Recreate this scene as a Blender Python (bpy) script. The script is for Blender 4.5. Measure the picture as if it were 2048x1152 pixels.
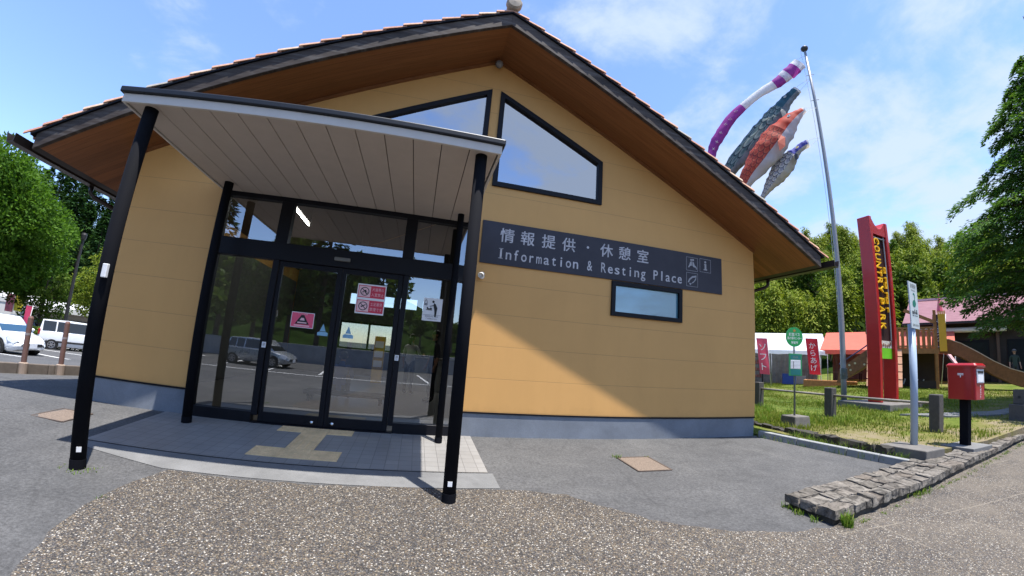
import bpy, bmesh, math, random
from mathutils import Vector, Matrix
from math import sin, cos, pi, radians, sqrt, atan2, degrees, hypot

S = bpy.context.scene
for _o in list(bpy.data.objects):
    bpy.data.objects.remove(_o)
C = S.collection
rnd = random.Random(7)

# ------------------------------------------------------------------ camera
CAM = Vector((-0.8261, -5.9400, 1.55))
cd = bpy.data.cameras.new('camera')
cam = bpy.data.objects.new('camera', cd)
C.objects.link(cam)
_r = Vector((0.96760105, -0.24014889, 0.07795328))
_u = Vector((-0.11498434, -0.14425892, 0.98283669))
_f = Vector((0.22478168, 0.95995722, 0.16719845))
_m = Matrix((_r, _u, -_f)).transposed().to_4x4()
_m.translation = CAM
cam.matrix_world = _m
cd.type = 'PANO'                      # the wide-angle lens of the photo bends straight lines
cd.sensor_fit = 'HORIZONTAL'
cd.sensor_width = 36.0
cd.sensor_height = 20.25
cy = cd.cycles if hasattr(cd, 'cycles') else cd
try:
    cy.panorama_type = 'FISHEYE_LENS_POLYNOMIAL'
    _c = cy
except Exception:
    cd.panorama_type = 'FISHEYE_LENS_POLYNOMIAL'
    _c = cd
_c.fisheye_fov = radians(150)
_c.fisheye_polynomial_k0 = 0.0
_c.fisheye_polynomial_k1 = -0.07523063849
_c.fisheye_polynomial_k2 = 0.000410610828
_c.fisheye_polynomial_k3 = 4.955497237e-05
_c.fisheye_polynomial_k4 = -1.2955721968e-06
cd.clip_start = 0.05
cd.clip_end = 2000
S.camera = cam

# ------------------------------------------------------------------ light and sky
SUN = Vector((0.128, -0.205, 0.970)).normalized()
sl = bpy.data.lights.new('sun', 'SUN')
sl.energy = 5.0
sl.angle = radians(0.5)
sl.color = (1.0, 0.955, 0.89)
so = bpy.data.objects.new('sun', sl)
C.objects.link(so)
so.rotation_euler = SUN.to_track_quat('Z', 'Y').to_euler()
so.location = (0, 0, 60)

W = bpy.data.worlds.new('World')
S.world = W
W.use_nodes = True
nt = W.node_tree
nt.nodes.clear()
def wn(t, **k):
    n = nt.nodes.new(t)
    for a, b in k.items():
        setattr(n, a, b)
    return n
out = wn('ShaderNodeOutputWorld')
bg = wn('ShaderNodeBackground')
bg.inputs[1].default_value = 0.15
sky = wn('ShaderNodeTexSky')
sky.sky_type = 'NISHITA'
sky.sun_disc = False
sky.sun_elevation = math.asin(SUN.z)
sky.sun_rotation = atan2(SUN.x, SUN.y)
sky.altitude = 200
sky.air_density = 1.0
sky.dust_density = 0.15
sky.ozone_density = 2.0
SEED = 7.1
tc = wn('ShaderNodeTexCoord')
sep = wn('ShaderNodeSeparateXYZ')
nt.links.new(tc.outputs['Generated'], sep.inputs[0])
def wm(op, a, b=None, clamp=False):
    n = wn('ShaderNodeMath', operation=op)
    n.use_clamp = clamp
    for i, v in enumerate((a, b)):
        if v is None:
            continue
        if isinstance(v, (int, float)):
            n.inputs[i].default_value = v
        else:
            nt.links.new(v, n.inputs[i])
    return n.outputs[0]
zc = wm('ADD', wm('MAXIMUM', sep.outputs[2], 0.0), 0.22)
cx_ = wm('DIVIDE', sep.outputs[0], zc)
cy_ = wm('DIVIDE', sep.outputs[1], zc)
comb = wn('ShaderNodeCombineXYZ')
nt.links.new(cx_, comb.inputs[0])
nt.links.new(cy_, comb.inputs[1])
comb.inputs[2].default_value = SEED
def wnoise(scale, detail, rough, dist=0.0):
    n = wn('ShaderNodeTexNoise')
    n.inputs['Scale'].default_value = scale
    n.inputs['Detail'].default_value = detail
    n.inputs['Roughness'].default_value = rough
    n.inputs['Distortion'].default_value = dist
    nt.links.new(comb.outputs[0], n.inputs['Vector'])
    return n.outputs['Fac']
big = wnoise(1.15, 2.0, 0.5, 0.2)
fine = wnoise(3.4, 9.0, 0.60, 0.2)
# more cloud on the eastern side of the sky
side = wm('MULTIPLY', wm('ADD', cx_, -0.30), 0.115)
_dx = wm('ADD', cx_, -0.1)
_dy = wm('ADD', cy_, 1.3)
bank = wm('MULTIPLY', wm('SUBTRACT', 1.0, wm('DIVIDE', wm('ADD', wm('MULTIPLY', _dx, _dx), wm('MULTIPLY', _dy, _dy)), 0.8), True), 0.085)   # a bank of cloud in the south
low = wm('MULTIPLY', wm('SUBTRACT', wm('MINIMUM', sep.outputs[2], 0.55), 0.42), 0.30)
dens = wm('ADD', wm('ADD', wm('MULTIPLY', big, 0.62), wm('ADD', wm('MULTIPLY', fine, 0.55), low)), wm('ADD', side, bank))
rmp = wn('ShaderNodeValToRGB')
rmp.color_ramp.interpolation = 'EASE'
rmp.color_ramp.elements[0].position = 0.57
rmp.color_ramp.elements[0].color = (0, 0, 0, 1)
rmp.color_ramp.elements[1].position = 0.73
rmp.color_ramp.elements[1].color = (0.85, 0.85, 0.85, 1)
nt.links.new(dens, rmp.inputs[0])
hsv = wn('ShaderNodeMix', data_type='RGBA', blend_type='MULTIPLY')
hsv.inputs[0].default_value = 1.0
SKYTINT = hsv.inputs[7]
SKYTINT.default_value = (1.08, 1.12, 1.28, 1)
nt.links.new(sky.outputs[0], hsv.inputs[6])
mx = wn('ShaderNodeMix', data_type='RGBA')
nt.links.new(rmp.outputs[0], mx.inputs[0])
nt.links.new(hsv.outputs[2], mx.inputs[6])
mx.inputs[7].default_value = (2.75, 3.25, 4.1, 1)
CLOUD = mx.inputs[7]
nt.links.new(mx.outputs[2], bg.inputs[0])
nt.links.new(bg.outputs[0], out.inputs[0])

S.view_settings.view_transform = 'Standard'
S.view_settings.look = 'None'
S.view_settings.exposure = 0.86
S.view_settings.gamma = 1.0
S.render.engine = 'CYCLES'
S.cycles.max_bounces = 8
S.cycles.transparent_max_bounces = 16
S.cycles.use_denoising = True
S.cycles.sample_clamp_indirect = 6.0

# ------------------------------------------------------------------ helpers
def col(c):
    return (c[0], c[1], c[2], 1.0)

class NT:
    """small node-tree builder for materials"""
    def __init__(self, name):
        self.m = bpy.data.materials.new(name)
        self.m.use_nodes = True
        self.t = self.m.node_tree
        self.t.nodes.clear()
        self.out = self.n('ShaderNodeOutputMaterial')
        self.p = self.n('ShaderNodeBsdfPrincipled')
        self.l(self.p.outputs[0], self.out.inputs[0])
        self._tc = None
    def n(self, t, **k):
        x = self.t.nodes.new(t)
        for a, b in k.items():
            setattr(x, a, b)
        return x
    def l(self, a, b):
        self.t.links.new(a, b)
    def coord(self, kind='Object'):
        if self._tc is None:
            self._tc = self.n('ShaderNodeTexCoord')
        if kind == 'World':
            return self.n('ShaderNodeNewGeometry').outputs['Position']
        return self._tc.outputs[kind]
    def math(self, op, a, b=None, c=None, clamp=False):
        x = self.n('ShaderNodeMath', operation=op)
        x.use_clamp = clamp
        for i, v in enumerate((a, b, c)):
            if v is None:
                continue
            if isinstance(v, (int, float)):
                x.inputs[i].default_value = v
            else:
                self.l(v, x.inputs[i])
        return x.outputs[0]
    def vec(self, v, scale):
        x = self.n('ShaderNodeMapping')
        x.inputs['Scale'].default_value = scale
        self.l(v, x.inputs[0])
        return x.outputs[0]
    def noise(self, v, scale, detail=4, rough=0.55, dist=0.0):
        x = self.n('ShaderNodeTexNoise')
        x.inputs['Scale'].default_value = scale
        x.inputs['Detail'].default_value = detail
        x.inputs['Roughness'].default_value = rough
        x.inputs['Distortion'].default_value = dist
        self.l(v, x.inputs['Vector'])
        return x.outputs['Fac']
    def voro(self, v, scale, feature='F1'):
        x = self.n('ShaderNodeTexVoronoi', feature=feature)
        x.inputs['Scale'].default_value = scale
        self.l(v, x.inputs['Vector'])
        return x
    def ramp(self, f, stops, interp='LINEAR'):
        x = self.n('ShaderNodeValToRGB')
        r = x.color_ramp
        r.interpolation = interp
        while len(r.elements) < len(stops):
            r.elements.new(0.5)
        for e, (p, c) in zip(r.elements, stops):
            e.position = p
            e.color = col(c) if not isinstance(c, (int, float)) else (c, c, c, 1)
        self.l(f, x.inputs[0])
        return x.outputs[0]
    def mix(self, f, a, b, blend='MIX'):
        x = self.n('ShaderNodeMix', data_type='RGBA', blend_type=blend)
        for i, v in ((0, f), (6, a), (7, b)):
            if isinstance(v, (int, float)):
                x.inputs[i].default_value = v
            elif isinstance(v, tuple):
                x.inputs[i].default_value = col(v)
            else:
                self.l(v, x.inputs[i])
        return x.outputs[2]
    def bump(self, h, strength=0.3, dist=0.01):
        b = self.n('ShaderNodeBump')
        b.inputs['Strength'].default_value = strength
        b.inputs['Distance'].default_value = dist
        self.l(h, b.inputs['Height'])
        self.l(b.outputs[0], self.p.inputs['Normal'])
        return b
    def base(self, v, rough=0.6, metal=0.0, spec=0.5):
        if isinstance(v, tuple):
            self.p.inputs['Base Color'].default_value = col(v)
        else:
            self.l(v, self.p.inputs['Base Color'])
        if isinstance(rough, (int, float)):
            self.p.inputs['Roughness'].default_value = rough
        else:
            self.l(rough, self.p.inputs['Roughness'])
        self.p.inputs['Metallic'].default_value = metal
        self.p.inputs['Specular IOR Level'].default_value = spec
        return self.m

def scl(c, k):
    return tuple(min(1.0, x * k) for x in c)

_pm = {}
def pm(name, c, rough=0.55, metal=0.0, var=0.12, scale=5.0, bump=0.0, bscale=60.0, spec=0.5, coat=0.0, kind='Object', emit=None):
    if name in _pm:
        return _pm[name]
    t = NT(name)
    v = t.coord(kind)
    if var > 0:
        f = t.noise(v, scale, 5, 0.6)
        cc = t.ramp(f, [(0.3, scl(c, 1 - var)), (0.7, scl(c, 1 + var))])
        rr = t.math('ADD', t.math('MULTIPLY', f, 0.12), rough - 0.06)
    else:
        cc, rr = tuple(c), rough
    t.base(cc, rr, metal, spec)
    if coat:
        t.p.inputs['Coat Weight'].default_value = coat
        t.p.inputs['Coat Roughness'].default_value = 0.06
    if bump:
        t.bump(t.noise(v, bscale, 3, 0.6), bump, 0.01)
    if emit:
        t.p.inputs['Emission Color'].default_value = col(emit[0])
        t.p.inputs['Emission Strength'].default_value = emit[1]
    _pm[name] = t.m
    return t.m

class MB:
    """collects shapes for ONE mesh object"""
    def __init__(self):
        self.v, self.f, self.mi = [], [], []
    def add(self, vs, fs, mi=0):
        o = len(self.v)
        self.v.extend([tuple(x) for x in vs])
        self.f.extend([tuple(i + o for i in q) for q in fs])
        self.mi.extend([mi] * len(fs))
        return self
    def quad(self, a, b, c, d, mi=0):
        return self.add([a, b, c, d], [(0, 1, 2, 3)], mi)
    def hexa(self, p, mi=0):
        """p: 4 bottom (ccw from above) + 4 top"""
        return self.add(p, [(3, 2, 1, 0), (4, 5, 6, 7), (0, 1, 5, 4), (1, 2, 6, 5), (2, 3, 7, 6), (3, 0, 4, 7)], mi)
    def box(self, c, s, mi=0, rz=0.0, rot=None):
        x, y, z = s[0] / 2, s[1] / 2, s[2] / 2
        p = [Vector(q) for q in ((-x, -y, -z), (x, -y, -z), (x, y, -z), (-x, y, -z), (-x, -y, z), (x, -y, z), (x, y, z), (-x, y, z))]
        m = rot if rot is not None else Matrix.Rotation(rz, 3, 'Z')
        c = Vector(c)
        return self.hexa([m @ q + c for q in p], mi)
    def span(self, x0, x1, y0, y1, z0, z1, mi=0):
        return self.box(((x0 + x1) / 2, (y0 + y1) / 2, (z0 + z1) / 2), (abs(x1 - x0), abs(y1 - y0), abs(z1 - z0)), mi)
    def bar(self, a, b, w, h, mi=0, up=Vector((0, 0, 1))):
        """box from a to b, width w sideways, height h along up"""
        a, b = Vector(a), Vector(b)
        d = (b - a).normalized()
        s = d.cross(up)
        if s.length < 1e-4:
            s = Vector((1, 0, 0))
        s.normalize()
        n = s.cross(d).normalized()
        s, n = s * w / 2, n * h / 2
        return self.hexa([a - s - n, a + s - n, b + s - n, b - s - n, a - s + n, a + s + n, b + s + n, b - s + n], mi)
    def prism(self, poly, fn, w0, w1, mi=0):
        """poly of (u,v); fn(u,v,w) -> point"""
        n = len(poly)
        vs = [fn(u, v, w0) for u, v in poly] + [fn(u, v, w1) for u, v in poly]
        fs = [tuple(range(n))[::-1], tuple(range(n, 2 * n))] + [(i, (i + 1) % n, n + (i + 1) % n, n + i) for i in range(n)]
        return self.add(vs, fs, mi)
    def tube(self, pts, r, n=10, mi=0, cap=True, flat=None):
        pts = [Vector(p) for p in pts]
        k = len(pts)
        rs = r if isinstance(r, (list, tuple)) else [r] * k
        vs, fs = [], []
        ref = None
        for i, p in enumerate(pts):
            d = (pts[min(i + 1, k - 1)] - pts[max(i - 1, 0)]).normalized()
            if ref is None:
                ref = Vector((0, 0, 1)) if abs(d.z) < 0.9 else Vector((1, 0, 0))
            s = d.cross(ref).normalized()
            t = s.cross(d).normalized()
            ref = t
            for j in range(n):
                a = 2 * pi * j / n
                vs.append(p + (s * cos(a) + t * sin(a)) * rs[i])
        for i in range(k - 1):
            for j in range(n):
                fs.append((i * n + j, i * n + (j + 1) % n, (i + 1) * n + (j + 1) % n, (i + 1) * n + j))
        if cap:
            fs.append(tuple(range(n))[::-1])
            fs.append(tuple((k - 1) * n + j for j in range(n)))
        return self.add(vs, fs, mi)
    def lathe(self, prof, n=16, o=(0, 0, 0), m=None, mi=0):
        """prof of (r,z) around z, mapped by matrix m then moved to o"""
        o = Vector(o)
        vs, fs = [], []
        k = len(prof)
        for r, z in prof:
            for j in range(n):
                a = 2 * pi * j / n
                p = Vector((r * cos(a), r * sin(a), z))
                vs.append((m @ p if m is not None else p) + o)
        for i in range(k - 1):
            for j in range(n):
                fs.append((i * n + j, i * n + (j + 1) % n, (i + 1) * n + (j + 1) % n, (i + 1) * n + j))
        fs.append(tuple(range(n))[::-1])
        fs.append(tuple((k - 1) * n + j for j in range(n)))
        return self.add(vs, fs, mi)
    def sphere(self, c, r, n=12, k=8, mi=0):
        r = r if isinstance(r, (tuple, list)) else (r, r, r)
        c = Vector(c)
        vs, fs = [], []
        for i in range(k + 1):
            t = pi * i / k
            for j in range(n):
                a = 2 * pi * j / n
                vs.append(c + Vector((r[0] * sin(t) * cos(a), r[1] * sin(t) * sin(a), -r[2] * cos(t))))
        for i in range(k):
            for j in range(n):
                fs.append((i * n + j, i * n + (j + 1) % n, (i + 1) * n + (j + 1) % n, (i + 1) * n + j))
        return self.add(vs, fs, mi)
    def build(self, name, mats, parent=None, smooth=False, bevel=0.0, seg=2, loc=None, merge=False):
        me = bpy.data.meshes.new(name)
        me.from_pydata(self.v, [], self.f)
        mats = mats if isinstance(mats, (list, tuple)) else [mats]
        for m in mats:
            me.materials.append(m)
        if len(mats) > 1:
            me.polygons.foreach_set('material_index', self.mi)
        if smooth:
            me.polygons.foreach_set('use_smooth', [True] * len(me.polygons))
        me.update()
        if merge:
            bm = bmesh.new()
            bm.from_mesh(me)
            bmesh.ops.remove_doubles(bm, verts=bm.verts, dist=1e-5)
            bmesh.ops.recalc_face_normals(bm, faces=bm.faces)
            bm.to_mesh(me)
            bm.free()
        o = bpy.data.objects.new(name, me)
        C.objects.link(o)
        if loc is not None:
            o.location = loc
        if parent is not None:
            put(o, parent)
        if bevel:
            b = o.modifiers.new('bevel', 'BEVEL')
            b.width = bevel
            b.segments = seg
            b.limit_method = 'ANGLE'
            b.angle_limit = radians(40)
        return o

WORLDROOT = {}
def put(o, parent):
    o.parent = parent
    if parent.get('_w'):
        # parts of fixed things are modelled in world coordinates
        o.matrix_parent_inverse = Matrix.Translation(-WORLDROOT[parent.name])

def tag(o, label, cat, group=None):
    o['label'] = label
    o['category'] = cat
    if group:
        o['group'] = group
    return o

def thing(name, label, cat, loc=(0, 0, 0), rz=0.0, group=None, world=False):
    """an Empty at the thing's base; world=True: its parts are given in world coordinates"""
    o = bpy.data.objects.new(name, None)
    C.objects.link(o)
    o.empty_display_size = 0.2
    o.location = loc
    o.rotation_euler = (0, 0, rz)
    if world:
        o['_w'] = 1
        WORLDROOT[o.name] = Vector(loc)
    return tag(o, label, cat, group)

def sub(o, parent):
    """o becomes a sub-part of the part `parent` (both in world coordinates)"""
    root = parent.parent
    o.parent = parent
    if root is not None and root.get('_w'):
        o.matrix_parent_inverse = Matrix.Identity(4)
    return o

def struct(o, kind='structure'):
    o['kind'] = kind
    return o

def copy_tree(o, parent=None):
    c = o.copy()
    C.objects.link(c)
    if parent is not None:
        c.parent = parent
    for ch in list(o.children):
        copy_tree(ch, c)
    return c

def plate(outer, holes, fn, w0, w1):
    """flat plate with holes, in (u,v), thickness w0..w1 -> (verts, faces)"""
    bm = bmesh.new()
    def loop(ps):
        vs = [bm.verts.new((p[0], p[1], 0)) for p in ps]
        return [bm.edges.new((vs[i], vs[(i + 1) % len(vs)])) for i in range(len(vs))]
    es = loop(outer)
    for h in holes:
        es += loop(h)
    bmesh.ops.triangle_fill(bm, use_beauty=True, use_dissolve=False, edges=es)
    fs = list(bm.faces)
    r = bmesh.ops.extrude_face_region(bm, geom=fs)
    for v in [g for g in r['geom'] if isinstance(g, bmesh.types.BMVert)]:
        v.co.z = 1
    bmesh.ops.recalc_face_normals(bm, faces=bm.faces)
    bm.verts.index_update()
    vs = [fn(v.co.x, v.co.y, w0 if v.co.z < 0.5 else w1) for v in bm.verts]
    fc = [tuple(v.index for v in f.verts) for f in bm.faces]
    bm.free()
    return vs, fc

_glyph = {}
def glyph(ch, ex=0.0):
    """mesh of a character in em units: (verts, faces, xmin, xmax, ymin, ymax)"""
    key = (ch, ex)
    if key in _glyph:
        return _glyph[key]
    cu = bpy.data.curves.new('g', 'FONT')
    cu.body = ch
    cu.resolution_u = 3
    cu.offset = 0.009 if ord(ch) < 128 else 0.0
    cu.extrude = ex
    o = bpy.data.objects.new('g', cu)
    C.objects.link(o)
    dg = bpy.context.evaluated_depsgraph_get()
    me = o.evaluated_get(dg).to_mesh()
    vs = [tuple(v.co) for v in me.vertices]
    fs = [tuple(p.vertices) for p in me.polygons]
    o.evaluated_get(dg).to_mesh_clear()
    bpy.data.objects.remove(o)
    bpy.data.curves.remove(cu)
    if vs:
        g = (vs, fs, min(v[0] for v in vs), max(v[0] for v in vs), min(v[1] for v in vs), max(v[1] for v in vs))
    else:
        g = ([], [], 0, 0.3, 0, 0.7)
    _glyph[key] = g
    return g

def put_char(mb, ch, o, R, U, size, sx=1.0, ex=0.0, center=True, mi=0, N=None):
    """character with em size `size`; o is the centre of its box horizontally and the baseline vertically"""
    vs, fs, x0, x1, y0, y1 = glyph(ch, ex)
    if not vs:
        return
    o, R, U = Vector(o), Vector(R), Vector(U)
    N = R.cross(U)
    xc = (x0 + x1) / 2 if center else x0
    mb.add([o + R * ((v[0] - xc) * size * sx) + U * (v[1] * size) + N * (v[2] * size) for v in vs], fs, mi)

def put_text(mb, s, o, R, U, size, width=None, mi=0, align='C', ex=0.0):
    """line of text, optionally squeezed into `width`"""
    xs, x = [], 0.0
    for ch in s:
        g = glyph(ch, ex)
        w = (g[3] - g[2]) if g[0] else 0.3
        xs.append(x - (g[2] if g[0] else 0))
        x += w + 0.12
    tot = (x - 0.12) * size
    k = 1.0 if width is None else width / tot
    o, R, U = Vector(o), Vector(R), Vector(U)
    N = R.cross(U)
    off = -tot * k / 2 if align == 'C' else 0.0
    for ch, xx in zip(s, xs):
        vs, fs = glyph(ch, ex)[:2]
        if vs:
            mb.add([o + R * (off + (xx + v[0]) * size * k) + U * (v[1] * size) + N * (v[2] * size) for v in vs], fs, mi)

def sst(t):
    t = min(1.0, max(0.0, t))
    return t * t * (3 - 2 * t)

G0, GY = 0.2434, 0.0482
def gz(x, y):
    """height of the paved ground"""
    z = G0 + GY * max(-14.0, min(0.0, y))
    if x < -5:
        s = hypot(x - CAM.x, y - CAM.y)
        w = sst((-5.0 - x) / 2.0) * sst((y + 9) / 6)
        zl = 0.28 - 0.067 * max(0, min(s, 22) - 9) - 0.045 * max(0, min(s, 50) - 22)
        z = z * (1 - w) + zl * w
    return z
def lz(x, y):
    """height of the lawn"""
    dx, dy = x - CAM.x, y - CAM.y
    s = hypot(dx, dy)
    az = degrees(atan2(dx, dy))
    a = 0.02 + 0.03 * sst((az - 50) / 12)
    return 0.30 + a * max(0.0, min(s, 45) - 11)
# ------------------------------------------------------------------ ground materials
def m_asphalt():
    t = NT('asphalt')
    v = t.coord('World')
    a = t.noise(v, 0.55, 5, 0.6, 0.4)
    b = t.noise(v, 260, 2, 0.7)
    s = t.noise(v, 3.0, 6, 0.65, 0.6)
    c = t.ramp(a, [(0.3, (0.078, 0.078, 0.079)), (0.52, (0.092, 0.092, 0.093)), (0.75, (0.110, 0.109, 0.108))])
    c = t.mix(0.75, c, t.ramp(s, [(0.3, (0.80, 0.80, 0.80)), (0.7, (1.16, 1.15, 1.13))]), 'MULTIPLY')
    c = t.mix(0.8, c, t.ramp(b, [(0.3, 0.62), (0.7, 1.3)]), 'MULTIPLY')
    c = t.mix(0.9, c, t.ramp(t.noise(v, 34, 5, 0.8), [(0.36, 0.62), (0.64, 1.34)]), 'MULTIPLY')
    c = t.mix(0.8, c, t.ramp(t.noise(v, 1.1, 7, 0.72, 1.2), [(0.36, 0.78), (0.46, 1.0), (0.62, 1.0), (0.72, 1.16)]), 'MULTIPLY')
    # hairline cracks
    cr = t.voro(t.vec(v, (0.35, 0.5, 0.35)), 1.0, 'DISTANCE_TO_EDGE').outputs['Distance']
    wob = t.math('ADD', cr, t.math('MULTIPLY', t.math('SUBTRACT', t.noise(v, 4, 5), 0.5), 0.03))
    ck = t.ramp(wob, [(0.0, 0.62), (0.006, 1.0)])
    c = t.mix(0.35, c, ck, 'MULTIPLY')
    t.base(c, 0.88, 0, 0.25)
    t.bump(b, 0.35, 0.004)
    return t.m
def m_aggregate():
    t = NT('exposed_aggregate')
    v = t.coord('World')
    vo = t.voro(t.vec(v, (1, 1, 1)), 100)
    sepc = t.n('ShaderNodeSeparateColor')
    t.l(vo.outputs['Color'], sepc.inputs[0])
    peb = t.ramp(sepc.outputs[0], [(0.0, (0.085, 0.08, 0.08)), (0.20, (0.15, 0.14, 0.135)), (0.38, (0.24, 0.21, 0.17)), (0.52, (0.19, 0.188, 0.195)),
                                   (0.68, (0.34, 0.275, 0.19)), (0.78, (0.25, 0.20, 0.16)), (0.87, (0.48, 0.44, 0.37)), (0.955, (0.88, 0.86, 0.80))], 'CONSTANT')
    edge = t.ramp(vo.outputs['Distance'], [(0.30, 1.0), (0.62, 0.45)])
    c = t.mix(1.0, peb, edge, 'MULTIPLY')
    a = t.noise(v, 0.8, 5, 0.6)
    c = t.mix(0.8, c, t.ramp(a, [(0.3, (0.85, 0.84, 0.84)), (0.7, (1.18, 1.15, 1.10))]), 'MULTIPLY')
    # worn cement film towards the walkway in the east
    sx = t.n('ShaderNodeSeparateXYZ')
    t.l(v, sx.inputs[0])
    east = t.math('MULTIPLY', t.math('SUBTRACT', sx.outputs[0], 1.2), 0.22, clamp=True)
    wear = t.math('MULTIPLY', east, t.ramp(t.noise(v, 1.7, 6, 0.65), [(0.35, 0.0), (0.7, 0.75)]))
    c = t.mix(wear, c, (0.27, 0.235, 0.19))
    # pale joint lines of the big slabs
    def line(off, ax, ay):
        d = t.math('ADD', t.math('MULTIPLY', sx.outputs[0], ax), t.math('MULTIPLY', sx.outputs[1], ay))
        d = t.math('ADD', d, off)
        d = t.math('ABSOLUTE', t.math('SUBTRACT', t.math('FRACT', t.math('DIVIDE', d, 1.15)), 0.5))
        return t.math('LESS_THAN', t.math('ADD', d, t.math('MULTIPLY', t.noise(v, 30, 3), 0.006)), 0.0095)
    j = t.math('MAXIMUM', line(0.31, 0.11, 0.994), line(0.12, 0.994, -0.11))
    jm = t.math('MULTIPLY', t.math('MULTIPLY', j, t.math('GREATER_THAN', sx.outputs[0], 2.95)), t.ramp(t.noise(v, 2.1, 3), [(0.36, 0.0), (0.52, 0.8)]))
    c = t.mix(jm, c, (0.36, 0.32, 0.26))
    c = t.mix(1.0, c, (0.575, 0.56, 0.54), 'MULTIPLY')
    t.base(c, 0.7, 0, 0.35)
    t.bump(t.ramp(vo.outputs['Distance'], [(0.1, 1.0), (0.6, 0.0)]), 0.5, 0.006)
    return t.m
def m_concrete(name, c, sc=3.0):
    t = NT(name)
    v = t.coord('World')
    a = t.noise(v, sc, 6, 0.65, 0.3)
    b = t.noise(v, 90, 3, 0.6)
    k = t.ramp(a, [(0.3, scl(c, 0.8)), (0.7, scl(c, 1.15))])
    k = t.mix(0.5, k, t.ramp(b, [(0.3, 0.8), (0.7, 1.15)]), 'MULTIPLY')
    t.base(k, 0.85, 0, 0.3)
    t.bump(b, 0.25, 0.005)
    return t.m
def m_tiles():
    t = NT('apron_tiles')
    v = t.coord('World')
    br = t.n('ShaderNodeTexBrick')
    br.offset = 0.0
    br.inputs['Scale'].default_value = 1.0
    br.inputs['Brick Width'].default_value = 0.15
    br.inputs['Row Height'].default_value = 0.15
    br.inputs['Mortar Size'].default_value = 0.004
    br.inputs['Mortar Smooth'].default_value = 0.1
    br.inputs['Color1'].default_value = (0.225, 0.217, 0.205, 1)
    br.inputs['Color2'].default_value = (0.25, 0.242, 0.23, 1)
    br.inputs['Mortar'].default_value = (0.155, 0.148, 0.14, 1)
    t.l(v, br.inputs['Vector'])
    c = t.mix(0.7, br.outputs['Color'], t.ramp(t.noise(v, 2.2, 5, 0.6), [(0.3, 0.82), (0.7, 1.12)]), 'MULTIPLY')
    t.base(c, 0.5, 0, 0.4)
    t.bump(t.math('SUBTRACT', 1.0, br.outputs['Fac']), 0.4, 0.003)
    return t.m
def m_lawn():
    t = NT('lawn_turf')
    v = t.coord('World')
    a = t.noise(v, 0.42, 4, 0.6, 0.5)
    b = t.noise(v, 2.6, 6, 0.7, 0.4)
    f = t.noise(t.vec(v, (1, 1, 0.3)), 55, 4, 0.75)
    sx = t.n('ShaderNodeSeparateXYZ')
    t.l(v, sx.inputs[0])
    dry = t.math('ADD', t.math('MULTIPLY', a, 0.6), t.math('MULTIPLY', b, 0.45))
    front = t.math('MULTIPLY', t.math('SUBTRACT', 0.6, sx.outputs[1]), 0.055, clamp=True)
    dry = t.math('ADD', dry, front)
    c = t.ramp(dry, [(0.40, (0.06, 0.10, 0.012)), (0.52, (0.115, 0.15, 0.022)), (0.62, (0.18, 0.165, 0.055)), (0.72, (0.25, 0.205, 0.13))])
    c = t.mix(0.85, c, t.ramp(f, [(0.25, 0.45), (0.75, 1.45)]), 'MULTIPLY')
    t.base(c, 0.9, 0, 0.15)
    t.bump(f, 0.8, 0.03)
    return t.m
M_ASPH, M_AGG, M_TILE, M_LAWN = m_asphalt(), m_aggregate(), m_tiles(), m_lawn()
M_CONC = m_concrete('pale_concrete', (0.165, 0.165, 0.163))
M_KERB = m_concrete('kerb_concrete', (0.26, 0.27, 0.27), 6)
M_OLDCONC = m_concrete('old_concrete', (0.15, 0.14, 0.128), 5)
M_DARKSTONE = m_concrete('dark_mossy_stone', (0.05, 0.045, 0.038), 4)
M_TACT = m_concrete('yellow_tactile_tile', (0.78, 0.55, 0.29), 6)
M_WHITELINE = m_concrete('white_road_paint', (0.72, 0.72, 0.70), 6)

def axis(lo, hi, fine_lo, fine_hi, fs, cs):
    xs = [fine_lo]
    while xs[-1] < fine_hi - 1e-6:
        xs.append(min(fine_hi, xs[-1] + fs))
    s, x = cs, fine_hi
    while x < hi:
        x += s
        s *= 1.35
        xs.append(min(x, hi))
    s, x = cs, fine_lo
    while x > lo:
        x -= s
        s *= 1.35
        xs.insert(0, max(x, lo))
    return xs
gxs = axis(-420, 420, -30, 14, 1.0, 2.0)
gys = sorted(set(axis(-420, 420, -14, 30, 1.0, 2.0)))
mb = MB()
nx = len(gxs)
mb.add([(x, y, gz(x, y)) for y in gys for x in gxs],
       [(j * nx + i, j * nx + i + 1, (j + 1) * nx + i + 1, (j + 1) * nx + i) for j in range(len(gys) - 1) for i in range(nx - 1)])
struct(mb.build('ground', M_ASPH, smooth=False))

def sheet(name, poly, mat, dz, thick=None):
    """polygon lying on the paved ground"""
    bm = bmesh.new()
    vs = [bm.verts.new((x, y, 0)) for x, y in poly]
    es = [bm.edges.new((vs[i], vs[(i + 1) % len(vs)])) for i in range(len(vs))]
    bmesh.ops.triangle_fill(bm, use_beauty=True, edges=es)
    for yy in (0.0, -13.999):
        bmesh.ops.bisect_plane(bm, geom=bm.verts[:] + bm.edges[:] + bm.faces[:], plane_co=(0, yy, 0), plane_no=(0, 1, 0))
    for v in bm.verts:
        v.co.z = gz(v.co.x, v.co.y) + dz
    bmesh.ops.recalc_face_normals(bm, faces=bm.faces)
    for f in bm.faces:
        if f.normal.z < 0:
            f.normal_flip()
    me = bpy.data.meshes.new(name)
    bm.to_mesh(me)
    bm.free()
    me.materials.append(mat)
    o = bpy.data.objects.new(name, me)
    C.objects.link(o)
    return struct(o)

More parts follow.
